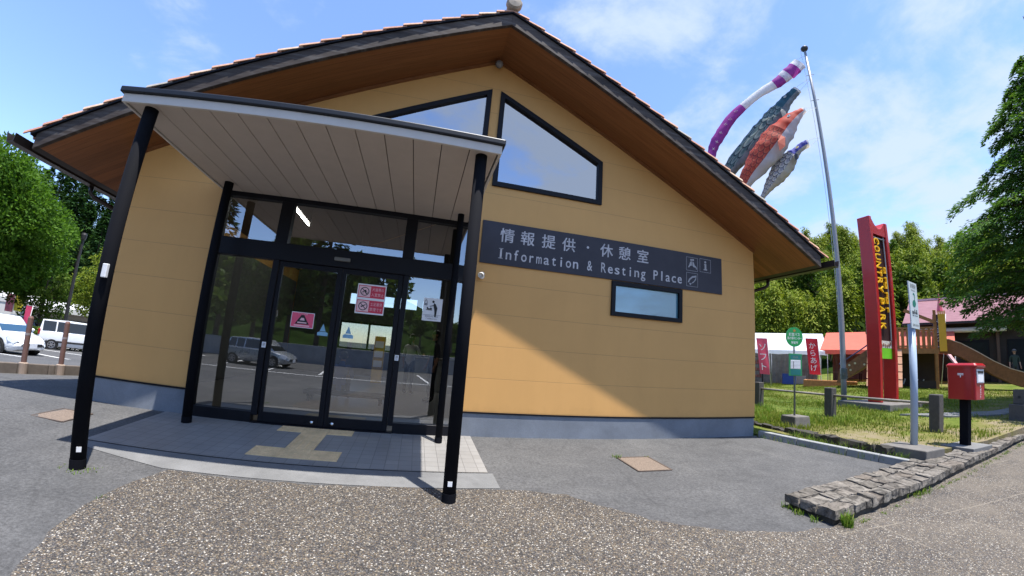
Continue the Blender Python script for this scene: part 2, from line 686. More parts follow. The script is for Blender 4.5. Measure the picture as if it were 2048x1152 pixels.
# exposed-aggregate forecourt with its wavy edge
agg = [(-3.05, -2.02), (-2.4, -2.03), (-0.83, -1.975), (0.12, -1.98), (0.45, -2.02), (0.79, -2.14), (1.05, -2.40), (1.38, -2.78), (1.75, -3.03), (2.15, -3.22), (2.56, -3.33), (3.0, -3.40),
       (3.9, -3.32), (5.6, -3.12), (7.3, -2.93), (9.2, -2.72), (11.5, -2.46), (12.5, -2.52), (18.0, -3.4), (26.0, -4.7), (40.0, -7.0), (40, -13.5), (-2.0, -13.5), (-2.75, -5.0), (-2.86, -4.2), (-2.93, -3.8), (-3.06, -3.45), (-3.16, -3.05), (-3.20, -2.75), (-3.16, -2.35)]
def jag(poly, amp):
    r = random.Random(5)
    o = []
    for i, (x, y) in enumerate(poly):
        x2, y2 = poly[(i + 1) % len(poly)]
        n = max(1, int(hypot(x2 - x, y2 - y) / 0.12)) if (abs(x) < 12 and y > -6 and abs(x2) < 12) else 1
        for k in range(n):
            f = k / n
            a = amp if n > 1 else 0
            o.append((x + (x2 - x) * f + r.uniform(-a, a), y + (y2 - y) * f + r.uniform(-a, a)))
    return o
sheet('pavement', jag(agg, 0.022), M_AGG, 0.004)
sheet('pavement_strip', [(-3.12, -1.985), (0.15, -1.955), (0.15, -1.535), (-4.26, -1.56), (-4.26, -1.70)], M_CONC, 0.005)
sheet('entrance_pavement', [(-4.28, -1.535), (0.10, -1.515), (0.10, 0.0), (-4.28, 0.0)], M_TILE, 0.0075)
# guide tiles for the blind in the shape of an I
mb = MB()
def tslab(x0, x1, y0, y1):
    p = [(x0, y0), (x1, y0), (x1, y1), (x0, y1)]
    mb.hexa([(x, y, gz(x, y) + 0.004) for x, y in p] + [(x, y, gz(x, y) + 0.012) for x, y in p])
def dots(x0, x1, y0, y1):
    n = 5
    for i in range(n):
        for j in range(n):
            x, y = x0 + (x1 - x0) * (i + .5) / n, y0 + (y1 - y0) * (j + .5) / n
            z = gz(x, y) + 0.0125
            mb.add([(x - .014, y - .014, z), (x + .014, y - .014, z), (x + .014, y + .014, z), (x - .014, y + .014, z), (x - .008, y - .008, z + .005), (x + .008, y - .008, z + .005), (x + .008, y + .008, z + .005), (x - .008, y + .008, z + .005)],
                   [(4, 5, 6, 7), (0, 1, 5, 4), (1, 2, 6, 5), (2, 3, 7, 6), (3, 0, 4, 7)])
def bars(x0, x1, y0, y1):
    for i in range(4):
        x = x0 + (x1 - x0) * (i + .5) / 4
        z = gz(x, y0)
        mb.hexa([(a, b, gz(a, b) + 0.0122) for a, b in ((x - .017, y0 + .015), (x + .017, y0 + .015), (x + .017, y1 - .015), (x - .017, y1 - .015))] +
                [(a, b, gz(a, b) + 0.0175) for a, b in ((x - .009, y0 + .02), (x + .009, y0 + .02), (x + .009, y1 - .02), (x - .009, y1 - .02))])
for r0 in (-0.33, -1.36):
    for k in range(3):
        x0 = -2.575 + k * 0.333
        tslab(x0 + .002, x0 + .331, r0, r0 + .33)
        dots(x0, x0 + .333, r0, r0 + .33)
for k in range(2):
    y0 = -1.03 + k * 0.35 + 0.002
    tslab(-2.24, -1.911, y0, y0 + .346)
    bars(-2.24, -1.911, y0, y0 + .346)
struct(mb.build('tactile_path', M_TACT))
# aggregate-filled inspection covers
for x0, y0, w, h, lab in ((-5.36, -1.12, 0.44, 0.50, 'square access cover filled with aggregate set in asphalt beyond the thick black column'),
                          (2.03, -1.54, 0.50, 0.56, 'square access cover filled with pinkish aggregate set in asphalt below the wall sign')):
    t_ = thing('access_cover', lab, 'access cover', (x0 + w / 2, y0 + h / 2, gz(x0, y0 + h / 2)), world=True, group='access covers in the forecourt')
    a = MB()
    P = [(x0, y0), (x0 + w, y0), (x0 + w, y0 + h), (x0, y0 + h)]
    a.hexa([(x, y, gz(x, y) + .001) for x, y in P] + [(x, y, gz(x, y) + 0.008) for x, y in P])
    cov = a.build('cover_fill', m_aggregate() if False else pm('cover_aggregate', (0.165, 0.125, 0.095), 0.8, var=0.5, scale=70, kind='World'), t_)
    a = MB()
    for (xa, ya), (xb, yb) in zip(P, P[1:] + P[:1]):
        a.bar((xa, ya, gz(xa, ya) + 0.006), (xb, yb, gz(xb, yb) + 0.006), 0.022, 0.012)
    a.build('cover_frame', pm('rusty_rim', (0.10, 0.075, 0.06), 0.7, 0.3), t_)

# ------------------------------------------------------------------ lawn, kerbs, path
def lawn_front(x):
    return -2.40 if x < 12 else -2.40 - (x - 12) * 0.16
mb = MB()
us = [6.62, 6.9, 7.3, 7.8, 8.4, 9.0, 9.6, 10.3, 11, 12, 13, 14, 15.5, 17, 19, 21, 23, 25, 27.5, 30, 33, 37, 42, 48, 56, 66, 80]
ts = [0, .02, .04, .06, .08, .1, .125, .15, .18, .21, .25, .3, .36, .43, .51, .6, .7, .82, 1]
lr = random.Random(3)
vs = []
for x in us:
    for q in ts:
        y = lawn_front(x) + q * (75 - lawn_front(x))
        z = lz(x, y) + (lr.uniform(-.018, .018) if 0 < q else 0)
        vs.append((x, y, z))
nt_ = len(ts)
mb.add(vs, [(i * nt_ + j, (i + 1) * nt_ + j, (i + 1) * nt_ + j + 1, i * nt_ + j + 1) for i in range(len(us) - 1) for j in range(nt_ - 1)])
# skirt to the ground
for i in range(len(us) - 1):
    a, b = vs[i * nt_], vs[(i + 1) * nt_]
    mb.quad((a[0], a[1], a[2] - .4), (b[0], b[1], b[2] - .4), b, a)
struct(mb.build('lawn', M_LAWN, smooth=True))
# strip of grass between the building kerb and the lawn edging
mb = MB()
for (xa, xb, ya, yb) in ((5.72, 6.60, -0.05, 1.2), (5.72, 6.60, 1.2, 9.0)):
    mb.quad((xa, ya, gz(xa, ya) + .03), (xb, ya, gz(xb, ya) + .05), (xb, yb, gz(xb, yb) + .05), (xa, yb, gz(xa, yb) + .03))
mb.add([(5.76, -.05, gz(5.7, -.05) + .03), (6.10, -1.2, gz(6.1, -1.2) + .03), (6.48, -2.45, gz(6.4, -2.45) + .03), (6.60, -2.45, gz(6.6, -2.45) + .03), (6.60, -.05, gz(6.6, 0) + .05)], [(0, 1, 2, 3, 4)])
struct(mb.build('lawn', M_LAWN))

def ring_kerb(name, pts, w, h, mat, seglen=0.6, off=0.0, gap=0.006):
    mb = MB()
    for (xa, ya), (xb, yb) in zip(pts[:-1], pts[1:]):
        L = hypot(xb - xa, yb - ya)
        n = max(1, round(L / seglen))
        for k in range(n):
            a = Vector((xa + (xb - xa) * (k + gap) / n, ya + (yb - ya) * (k + gap) / n, 0))
            b = Vector((xa + (xb - xa) * (k + 1 - gap) / n, ya + (yb - ya) * (k + 1 - gap) / n, 0))
            a.z, b.z = gz(a.x, a.y) + h / 2 + off, gz(b.x, b.y) + h / 2 + off
            mb.bar(a, b, w, h)
    return mb.build(name, mat, bevel=0.012)
struct(ring_kerb('kerb', [(5.70, -0.06), (5.92, -0.75), (6.17, -1.55), (6.44, -2.50)], 0.13, 0.14, M_KERB, 0.65, -0.02))
# rough dark stones holding the lawn
def stone_row(mb, pts, w, h0, zf, lmin, lmax, jit, seed, rows=1, thick=None):
    r = random.Random(seed)
    for rw in range(rows):
        for (xa, ya), (xb, yb) in zip(pts[:-1], pts[1:]):
            d = Vector((xb - xa, yb - ya, 0))
            L = d.length
            d.normalize()
            s = Vector((-d.y, d.x, 0))
            x = 0.0
            while x < L - 0.03:
                l = min(r.uniform(lmin, lmax), L - x)
                if L - x - l < 0.08:
                    l = L - x
                ww = w / rows
                c0 = s * (ww * rw)
                zt = r.uniform(-jit, jit)
                j = lambda: r.uniform(-jit, jit) * 0.6
                P = []
                base = Vector((xa, ya, 0))
                for lev in (0, 1):
                    for (u, v) in ((x + .004, .004), (x + l - .004, .004), (x + l - .004, ww - .004), (x + .004, ww - .004)):
                        ins = .006 if lev else 0
                        u2 = u + (ins if u < x + l / 2 else -ins) + j()
                        v2 = v + (ins if v < ww / 2 else -ins) + j()
                        p = base + d * u2 + s * v2 + c0
                        p.z = (zf(p.x, p.y) + h0 + zt + j()) if lev else (gz(p.x, p.y) - 0.05 if thick is None else zf(p.x, p.y) + h0 - thick)
                        P.append(p)
                mb.hexa(P)
                x += l
def roughen(o, cuts, amp, freq):
    """break up the faces of quarried stones"""
    from mathutils import noise as mn
    bm = bmesh.new()
    bm.from_mesh(o.data)
    bmesh.ops.subdivide_edges(bm, edges=bm.edges[:], cuts=cuts, use_grid_fill=True)
    for v in bm.verts:
        p = v.co * freq
        v.co += mn.noise_vector(p) * amp + mn.noise_vector(p * 2.7) * amp * .5
    for f in bm.faces:
        f.smooth = False
    bm.to_mesh(o.data)
    bm.free()
    return o
def m_stone():
    t = NT('kerb_stone')
    v = t.coord('World')
    isl = t.n('ShaderNodeNewGeometry').outputs['Random Per Island']
    a = t.noise(v, 7, 6, 0.7, 0.8)
    b = t.noise(v, 45, 4, 0.7)
    c = t.ramp(isl, [(0.0, (0.145, 0.13, 0.11)), (0.4, (0.21, 0.19, 0.165)), (0.75, (0.17, 0.145, 0.12)), (1.0, (0.25, 0.23, 0.20))])
    c = t.mix(0.9, c, t.ramp(a, [(0.36, 0.18), (0.50, 0.72), (0.7, 1.3)]), 'MULTIPLY')
    c = t.mix(0.6, c, t.ramp(b, [(0.3, 0.6), (0.7, 1.25)]), 'MULTIPLY')
    t.base(c, 0.88, 0, 0.25)
    t.bump(t.math('ADD', a, t.math('MULTIPLY', b, 0.4)), 0.9, 0.02)
    return t.m
M_STONE = m_stone()
mb = MB()
stone_row(mb, [(3.06, -3.41), (5.55, -3.17), (6.45, -3.04)], 0.56, 0.150, lambda x, y: gz(x, y), 0.10, 0.30, 0.012, 11, 3, 0.085)
stone_row(mb, [(6.46, -3.03), (9.2, -2.74)], 0.42, 0.145, lambda x, y: gz(x, y), 0.15, 0.4, 0.012, 12, 2, 0.08)
stone_row(mb, [(9.2, -2.74), (11.5, -2.47), (12.5, -2.53), (18.0, -3.41), (24.0, -4.36)], 0.22, 0.14, lambda x, y: gz(x, y), 0.25, 0.5, 0.010, 13, 1, 0.08)
struct(roughen(mb.build('stone_kerb', M_STONE), 3, 0.016, 9.0))
# mortar bed under the stones
mb = MB()
for pts, w in (([(3.09, -3.38), (5.55, -3.14), (6.45, -3.01)], 0.52), ([(6.45, -3.01), (9.2, -2.72)], 0.38)):
    for (xa, ya), (xb, yb) in zip(pts[:-1], pts[1:]):
        P = [(xa, ya), (xb, yb), (xb, yb + w), (xa, ya + w)]
        mb.hexa([(x, y, gz(x, y) - .03) for x, y in P] + [(x, y, gz(x, y) + .118) for x, y in P])
stone_row(mb, [(3.09, -3.385), (5.55, -3.145), (6.45, -3.015)], .06, .075, lambda x, y: gz(x, y), .15, .35, .012, 14)
struct(roughen(mb.build('mortar_kerb', M_DARKSTONE), 2, 0.012, 8.0))
mb = MB()
stone_row(mb, [(6.62, -2.1), (6.62, -1.0), (6.68, 0.0), (6.76, 1.2), (6.9, 5.0)], 0.20, 0.06, lambda x, y: 0.30, 0.2, 0.45, 0.025, 21, 1)
struct(roughen(mb.build('lawn_kerb', M_DARKSTONE), 3, 0.03, 6.0))
# paved path crossing the lawn
mb = MB()
pp = [(11.0, -0.55), (12.0, 0.10), (13.6, -0.9), (15.2, -1.75), (15.6, -1.0), (13.9, -0.35), (12.2, 0.62), (10.8, 0.0)]
pth = [((11.6, 0.35), (12.0, -0.25)), ((12.8, -0.2), (12.35, -0.65)), ((14.2, -0.95), (13.6, -1.35)), ((16.5, -1.2), (15.6, -1.6))]
for (a, b), (c, d) in zip(pth[:-1], pth[1:]):
    mb.hexa([(x, y, lz(x, y) - .05) for x, y in (b, d, c, a)] + [(x, y, lz(x, y) + .035) for x, y in (b, d, c, a)])
struct(mb.build('path', M_CONC))

# ------------------------------------------------------------------ the information building
XW, ZP, SL, ZR = 5.62, 0.616, 0.4958, 6.753     # half width, top of plinth, roof slope, soffit apex (front edge)
YB = 9.0
OV = 0.90
Z0 = 0.20
def zs(x):
    return ZR - SL * abs(x)
def m_wall():
    t = NT('ochre_siding')
    v = t.coord('World')
    sx = t.n('ShaderNodeSeparateXYZ')
    t.l(v, sx.inputs[0])
    z = sx.outputs[2]
    fr = t.math('FRACT', t.math('DIVIDE', t.math('SUBTRACT', z, 0.118), 0.502))
    groove = t.math('LESS_THAN', fr, 0.016)
    a = t.noise(t.vec(v, (1, 1, 0.35)), 1.3, 4, 0.6)
    b = t.noise(v, 140, 3, 0.6)
    c = t.ramp(a, [(0.3, (0.61, 0.335, 0.112)), (0.7, (0.64, 0.352, 0.12))])
    c = t.mix(t.math('MULTIPLY', groove, 0.5), c, (0.30, 0.18, 0.075))
    dirt = t.ramp(t.math('ADD', z, t.math('MULTIPLY', t.noise(v, 5, 5, 0.7), 0.5)), [(0.78, 0.86), (1.05, 1.0)])
    c = t.mix(0.7, c, dirt, 'MULTIPLY')
    c = t.mix(0.5, c, t.ramp(t.noise(v, 0.7, 6, 0.7, 0.5), [(0.35, 0.93), (0.65, 1.05)]), 'MULTIPLY')
    # faint rain streaks
    st = t.ramp(t.noise(t.vec(v, (9, 9, 0.25)), 1.0, 5, 0.6), [(0.42, 1.0), (0.72, 0.93)])
    c = t.mix(0.25, c, st, 'MULTIPLY')
    t.base(c, 0.62, 0, 0.3)
    t.bump(t.math('SUBTRACT', t.math('MULTIPLY', b, 0.06), groove), 0.35, 0.006)
    return t.m
def m_wood(name, ca, cb, ax, plank, rough=0.6, grey=None):
    """planks: ax = index of the axis across the boards"""
    t = NT(name)
    v = t.coord('World')
    sx = t.n('ShaderNodeSeparateXYZ')
    t.l(v, sx.inputs[0])
    across = sx.outputs[ax]
    q = t.math('DIVIDE', across, plank)
    idn = t.math('FLOOR', q)
    fr = t.math('FRACT', q)
    wn_ = t.n('ShaderNodeTexWhiteNoise', noise_dimensions='1D')
    t.l(idn, wn_.inputs['W'])
    sc = [1.0, 1.0, 1.0]
    sc[ax] = 22.0
    gr = t.noise(t.vec(v, tuple(sc)), 1.6, 6, 0.65, 0.4)
    c = t.ramp(gr, [(0.25, ca), (0.75, cb)])
    c = t.mix(0.8, c, t.ramp(wn_.outputs['Value'], [(0, 0.72), (1, 1.2)]), 'MULTIPLY')
    if grey:
        gf = t.ramp(t.noise(t.vec(v, tuple(0.6 if k != ax else 7.0 for k in range(3))), 2.2, 6, 0.7, 0.6), [(0.48, 0.0), (0.75, 0.8)])
        c = t.mix(gf, c, grey)
    gap = t.math('LESS_THAN', fr, 0.045)
    c = t.mix(t.math('MULTIPLY', gap, 0.55), c, scl(ca, 0.3))
    t.base(c, rough, 0, 0.3)
    t.bump(t.math('SUBTRACT', t.math('MULTIPLY', gr, 0.3), gap), 0.3, 0.004)
    return t.m
M_WALL = m_wall()
M_SOFF = m_wood('soffit_boards', (0.19, 0.068, 0.023), (0.305, 0.125, 0.044), 1, 0.105, 0.5)
M_BARGE = m_wood('weathered_bargeboard', (0.038, 0.028, 0.024), (0.085, 0.066, 0.056), 2, 3.0, 0.75, (0.16, 0.145, 0.135))
M_PLINTH = m_concrete('grey_blue_plinth', (0.185, 0.205, 0.235), 1.6)
M_FRAME = pm('black_bronze_frame', (0.007, 0.007, 0.010), 0.5, 0.0, var=0.1, spec=.2)
M_BLACK = pm('black_steel', (0.0065, 0.007, 0.0095), 0.85, 0.0, var=0.15, scale=3, spec=.08)
M_GUTTER = pm('dark_brown_gutter', (0.03, 0.022, 0.02), 0.4, 0.2)
def m_tilroof():
    t = NT('terracotta_tiles')
    v = t.coord('World')
    isl = t.n('ShaderNodeNewGeometry').outputs['Random Per Island']
    c = t.ramp(isl, [(0.0, (0.52, 0.29, 0.20)), (0.30, (0.60, 0.36, 0.25)), (0.52, (0.50, 0.26, 0.18)), (0.70, (0.64, 0.46, 0.33)), (0.86, (0.40, 0.37, 0.32)), (1.0, (0.58, 0.32, 0.22))], 'CONSTANT')
    a = t.noise(v, 9, 6, 0.7)
    c = t.mix(0.9, c, t.ramp(a, [(0.3, 0.72), (0.7, 1.18)]), 'MULTIPLY')
    sp = t.ramp(t.noise(v, 55, 2, 0.5), [(0.66, 1.0), (0.72, 0.35)])
    c = t.mix(0.8, c, sp, 'MULTIPLY')
    t.base(c, 0.8, 0, 0.25)
    t.bump(a, 0.3, 0.01)
    return t.m
M_RTILE = m_tilroof()

B = thing('information_building', 'ochre gabled building with tiled roof, dark bargeboards and glazed black entrance', 'building', (0, 0, G0), world=True)

door_u0, door_u1, door_v0, door_v1 = -4.00, -0.12, 0.24, 3.56
gwr = [(0.08, 4.27), (2.085, 4.27), (2.085, 6.11 - SL * 2.005), (0.08, 6.11)]
gwl = [(-x, z) for x, z in gwr][::-1]
smw = [(2.335, 2.31), (3.795, 2.31), (3.795, 2.925), (2.335, 2.925)]
mb = MB()
outer = [(-XW, ZP), (door_u0, ZP), (door_u0, door_v1), (door_u1, door_v1), (door_u1, ZP), (XW, ZP), (XW, zs(XW) + .05), (0, ZR + .05), (-XW, zs(XW) + .05)]
mb.add(*plate(outer, [gwr, gwl, smw], lambda u, v, w: (u, w, v), 0.0, 0.16))
# side walls and back wall (with a row of high windows and a wide low opening)
mb.span(-XW, -XW + .16, 0.165, YB, ZP, zs(XW) + .06)
mb.span(XW - .16, XW, 0.165, YB, ZP, zs(XW) + .06)
bo = [(-XW + .165, ZP), (-3.7, ZP), (-3.7, 2.2), (-1.55, 2.2), (-1.55, ZP), (XW - .165, ZP), (XW - .165, zs(XW) + .05), (0, ZR + .05), (-XW + .165, zs(XW) + .05)]
bh = [[(a, 2.84), (b, 2.84), (b, 3.24), (a, 3.24)] for a, b in ((-3.45, -3.1), (-2.5, -1.85), (-1.62, -1.0), (-.78, -.35), (1.0, 1.8))]
mb.add(*plate(bo, bh, lambda u, v, w: (u, w, v), YB - .16, YB - .002))
mb.build('wall', M_WALL, B)
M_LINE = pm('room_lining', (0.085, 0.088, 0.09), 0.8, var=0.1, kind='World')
mb = MB()
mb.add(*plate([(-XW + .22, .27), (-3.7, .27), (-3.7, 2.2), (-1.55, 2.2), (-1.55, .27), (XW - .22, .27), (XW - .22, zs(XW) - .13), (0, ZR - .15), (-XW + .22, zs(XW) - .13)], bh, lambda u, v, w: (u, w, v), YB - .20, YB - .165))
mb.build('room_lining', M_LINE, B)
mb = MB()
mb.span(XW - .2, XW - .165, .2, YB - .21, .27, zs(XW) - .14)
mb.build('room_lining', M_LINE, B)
mb = MB()
for x0, x1 in ((-XW + .01, door_u0), (door_u1, XW - .01)):
    mb.span(x0, x1, 0.003, 0.17, 0.10, ZP - .012)
mb.span(-XW + .01, -XW + .17, 0.172, YB - .01, 0.0, ZP - .012)
mb.span(XW - .17, XW - .01, 0.172, YB - .01, 0.0, ZP - .012)
mb.span(-XW + .172, -3.7, YB - .17, YB - .012, 0.0, ZP - .012)
mb.span(-1.55, XW - .172, YB - .17, YB - .012, 0.0, ZP - .012)
mb.build('plinth', M_PLINTH, B)
for q in ((-XW - .01, door_u0 - .005, -.010, .02), (door_u1 + .005, XW + .01, -.010, .02), (XW - .02, XW + .018, .021, YB), (-XW - .018, -XW + .02, .021, YB)):
    mb = MB()
    mb.span(q[0], q[1], q[2], q[3], ZP - .026, ZP - .001)
    mb.build('base_flashing', M_FRAME, B)
# eaves trim where wall meets soffit
mb = MB()
for s in (-1, 1):
    mb.bar((0, -0.015, zs(0) - .02 - 0), (s * XW, -0.015, zs(XW) - .02), 0.03, 0.05)
    mb.bar((s * (XW + .012), -0.03, zs(XW) - .03), (s * (XW + .012), YB, zs(XW) - .03), 0.03, 0.05)
mb.build('wall_trim', M_SOFF, B)
# soffit boards
XE = 6.40
mb = MB()
for s in (-1, 1):
    P = [(0, -OV + .05), (s * XE, -OV + .05), (s * XE, YB + .7), (0, YB + .7)]
    if s < 0:
        P = P[::-1]
    mb.hexa([(x, y, zs(x) + .012) for x, y in P] + [(x, y, zs(x) + .04) for x, y in P])
mb.build('soffit', M_SOFF, B)
# roof deck
mb = MB()
XT = 6.52
for s in (-1, 1):
    P = [(0, -OV + .045), (s * XT, -OV + .045), (s * XT, YB + .72), (0, YB + .72)]
    if s < 0:
        P = P[::-1]
    mb.hexa([(x, y, zs(x) + .042) for x, y in P] + [(x, y, zs(x) + .25) for x, y in P])
roof = mb.build('roof', M_GUTTER, B)
# clay tiles: barrel courses at the verge, then the field
ca = math.atan(SL)
mb = MB()
nt2 = 24
sl_len = (6.66) / cos(ca)
step = sl_len / nt2
tr = random.Random(9)
def barrel(s, k, y0, r, lift=0.0, flat=False):
    """one tile of slope s, k-th from the eave, centre line at y0"""
    x0 = s * (6.66 - k * step * cos(ca))
    x1 = s * (6.66 - (k + 1.18) * step * cos(ca))
    za, zb = ZR - SL * abs(x0) + .262 + lift, ZR - SL * abs(x1) + .262 + lift
    if k == nt2 - 1:
        x1 = s * 0.0
        zb = ZR + .262 + lift
    n = 6
    vs, th = [], 0.022
    j = tr.uniform(-.006, .006)
    for (x, z, rr, up) in ((x0, za, r, 0.032 + j), (x1, zb, r * .84, 0.0)):
        for o in (0, 1):
            for i in range(n + 1):
                a = pi * i / n
                q = rr - th * o
                vs.append((x, y0 - q * cos(a), z + q * sin(a) * .8 + up))
    m = n + 1
    fs = []
    for i in range(n):
        fs.append((i, i + 1, 2 * m + i + 1, 2 * m + i))
        fs.append((m + i + 1, m + i, 3 * m + i, 3 * m + i + 1))
        fs.append((i + 1, i, m + i, m + i + 1))
        fs.append((2 * m + i, 2 * m + i + 1, 3 * m + i + 1, 3 * m + i))
    fs.append((0, 2 * m, 3 * m, m))
    fs.append((n, m + n, 3 * m + n, 2 * m + n))
    mb.add(vs, fs)
for s in (-1, 1):
    for k in range(nt2):
        # verge tile hanging over the bargeboard
        x0 = s * (6.66 - k * step * cos(ca))
        barrel(s, k, -OV + .035, 0.105)
        zz = ZR - SL * abs(x0) + .262
    for c_ in range(1, 46):
        for k in range(0, nt2, 1 if c_ < 6 else 3):
            barrel(s, k, -OV + .035 + c_ * 0.24, 0.12, -0.005)
roof_t = mb.build('roof_tiles', M_RTILE, B)
sub(roof_t, roof)
mb = MB()
m_ = Matrix.Rotation(pi / 2, 3, 'X')
mb.lathe([(0.0, -.05), (0.115, -.05), (0.135, -.02), (0.135, .05), (0.11, .085), (0.0, .095)], 18, (0, -OV - .03, ZR + .43), m_)
for k in range(16):
    mb.lathe([(0.10, 0), (0.105, 0.02), (0.088, 0.62), (0.0, 0.62)], 12, (0, -OV + .02 + k * .6, ZR + .42), Matrix.Rotation(-pi / 2, 3, 'X'))
sub(mb.build('ridge_tile', m_concrete('ridge_clay', (0.36, 0.31, 0.25), 5), B, smooth=False), roof)
for s in (-1, 1):
    mb = MB()
    z1 = 0.235
    P = [(0, ZR), (s * 6.47, zs(6.47)), (s * 6.47, zs(6.47) + z1), (0, ZR + z1)]
    if s < 0:
        P = P[::-1]
    mb.prism(P, lambda u, v, w: (u, w, v), -OV - .02, -OV + .042)
    bb = mb.build('bargeboard', M_BARGE, B, bevel=0.006)
    mb = MB()
    P = [(0, ZR + z1 + .001), (s * 6.55, zs(6.55) + z1 + .001), (s * 6.55, zs(6.55) + z1 + .026), (0, ZR + z1 + .026)]
    if s < 0:
        P = P[::-1]
    mb.prism(P, lambda u, v, w: (u, w, v), -OV - .05, -OV + .04)
    sub(mb.build('drip_edge', M_FRAME, B), bb)
for s in (-1, 1):
    mb = MB()
    xg, zg_ = s * 6.66, zs(6.5) + .075
    mb.prism([(-.075, .07), (-.06, -.05), (.05, -.065), (.085, .07), (.07, .07), (.04, -.05), (-.05, -.04), (-.062, .07)], lambda u, v, w: (xg + s * u, w, zg_ + v), -OV - .22, YB + .75)
    gt = mb.build('gutter', M_GUTTER, B)
    mb = MB()
    mb.tube([(xg, 0.55, zg_ - .05), (xg, 0.56, zg_ - .16), (xg - s * .05, 0.6, zg_ - .22), (s * (XW + .14), 1.9, zg_ - .62), (s * (XW + .075), 2.05, zg_ - .72), (s * (XW + .075), 2.07, gz(s * 6, 1) + .05)], 0.038, 10)
    sub(mb.build('downpipe', M_GUTTER, B, smooth=True), gt)

# glazing
def m_glass(name, refl, tint, ior=1.55, rough=0.0):
    t = NT(name)
    t.t.nodes.remove(t.p)
    tr_ = t.n('ShaderNodeBsdfTransparent')
    tr_.inputs[0].default_value = col(tint)
    gl = t.n('ShaderNodeBsdfGlossy')
    gl.inputs['Roughness'].default_value = rough
    gl.inputs[0].default_value = (0.95, 0.97, 1, 1)
    fr = t.n('ShaderNodeFresnel')
    fr.inputs[0].default_value = ior
    f = t.math('ADD', t.math('MULTIPLY', fr.outputs[0], 1.6), refl, clamp=True)
    mxs = t.n('ShaderNodeMixShader')
    t.l(f, mxs.inputs[0])
    t.l(tr_.outputs[0], mxs.inputs[1])
    t.l(gl.outputs[0], mxs.inputs[2])
    t.l(mxs.outputs[0], t.out.inputs[0])
    return t.m
M_GLASS = m_glass('door_glass', 0.17, (0.62, 0.66, 0.66))
M_GABGLASS = m_glass('gable_glass', 0.34, (0.35, 0.37, 0.38))
def m_film():
    t = NT('cyan_film_glass')
    t.base((0.105, 0.25, 0.31), 0.03, 0, 0.5)
    t.p.inputs['IOR'].default_value = 2.1
    return t.m
M_FROST = m_film()
def window(name, poly, fw, y, glass, depth=0.13):
    """frame around polygon (u,v), pane inside"""
    n = len(poly)
    c = Vector((sum(p[0] for p in poly) / n, sum(p[1] for p in poly) / n))
    inn = []
    for i in range(n):
        p0, p1, p2 = (Vector(poly[(i + k) % n]) for k in (-1, 0, 1))
        d1, d2 = (p1 - p0).normalized(), (p2 - p1).normalized()
        n1, n2 = Vector((-d1.y, d1.x)), Vector((-d2.y, d2.x))
        if n1.dot(c - p1) < 0:
            n1 = -n1
        if n2.dot(c - p1) < 0:
            n2 = -n2
        b_ = (n1 + n2)
        inn.append(tuple(p1 + b_ * (fw / (1 + n1.dot(n2)))))
    fr = MB()
    fr.add(*plate(poly, [inn], lambda u, v, w: (u, w, v), y, y + depth))
    o = fr.build('window', M_FRAME, B, bevel=0.004, seg=1)
    g = MB()
    g.add([(u, y + .05, v) for u, v in inn], [tuple(range(n))])
    sub(g.build('pane', glass, B), o)
    return o
ins = lambda poly, d: poly
window('gable_window', gwr, 0.085, -0.035, M_GABGLASS)
window('gable_window', gwl, 0.085, -0.035, M_GABGLASS)
window('small_window', smw, 0.075, -0.04, M_FROST)
# a drawn blind behind the small window
mb = MB()
mb.span(2.36, 3.77, 0.19, 0.20, 2.28, 2.95)
mb.build('window_blind', pm('pale_blind', (0.30, 0.50, 0.55), 0.8), B)

# entrance: fixed frame, transoms, two sliding leaves
mb = MB()
dy0, dy1 = -0.055, 0.075
def fr(u0, u1, v0, v1, a=dy0, b=dy1):
    mb.span(u0, u1, a, b, v0, v1)
zf = 0.245
fr(-4.00, -3.90, zf, 3.56)
fr(-0.20, -0.12, zf, 3.56)
fr(-3.90, -0.20, 3.48, 3.56)
fr(-3.90, -0.20, 2.58, 2.84, dy0 - .012)
for u0, u1 in ((-3.08, -2.90), (-1.20, -1.03)):
    fr(u0, u1, 2.84, 3.48)
fr(-3.05, -2.96, zf + .11, 2.58)
fr(-1.135, -1.06, zf + .11, 2.58)
fr(-3.90, -3.05, zf + .0, zf + .15)
fr(-1.06, -0.20, zf + .0, zf + .15)
fr(-3.05, -1.06, zf, zf + .018, dy0 - .02)
ef = mb.build('entrance_frame', M_FRAME, B, bevel=0.004, seg=1)
for u0, u1, v0, v1 in ((-3.90, -3.08, 2.84, 3.48), (-2.90, -1.20, 2.84, 3.48), (-1.03, -0.20, 2.84, 3.48), (-3.90, -3.05, zf + .15, 2.58), (-1.06, -0.20, zf + .15, 2.58)):
    g = MB()
    g.add([(u0, 0.012, v0), (u1, 0.012, v0), (u1, 0.012, v1), (u0, 0.012, v1)], [(0, 1, 2, 3)])
    sub(g.build('pane', M_GLASS, B), ef)
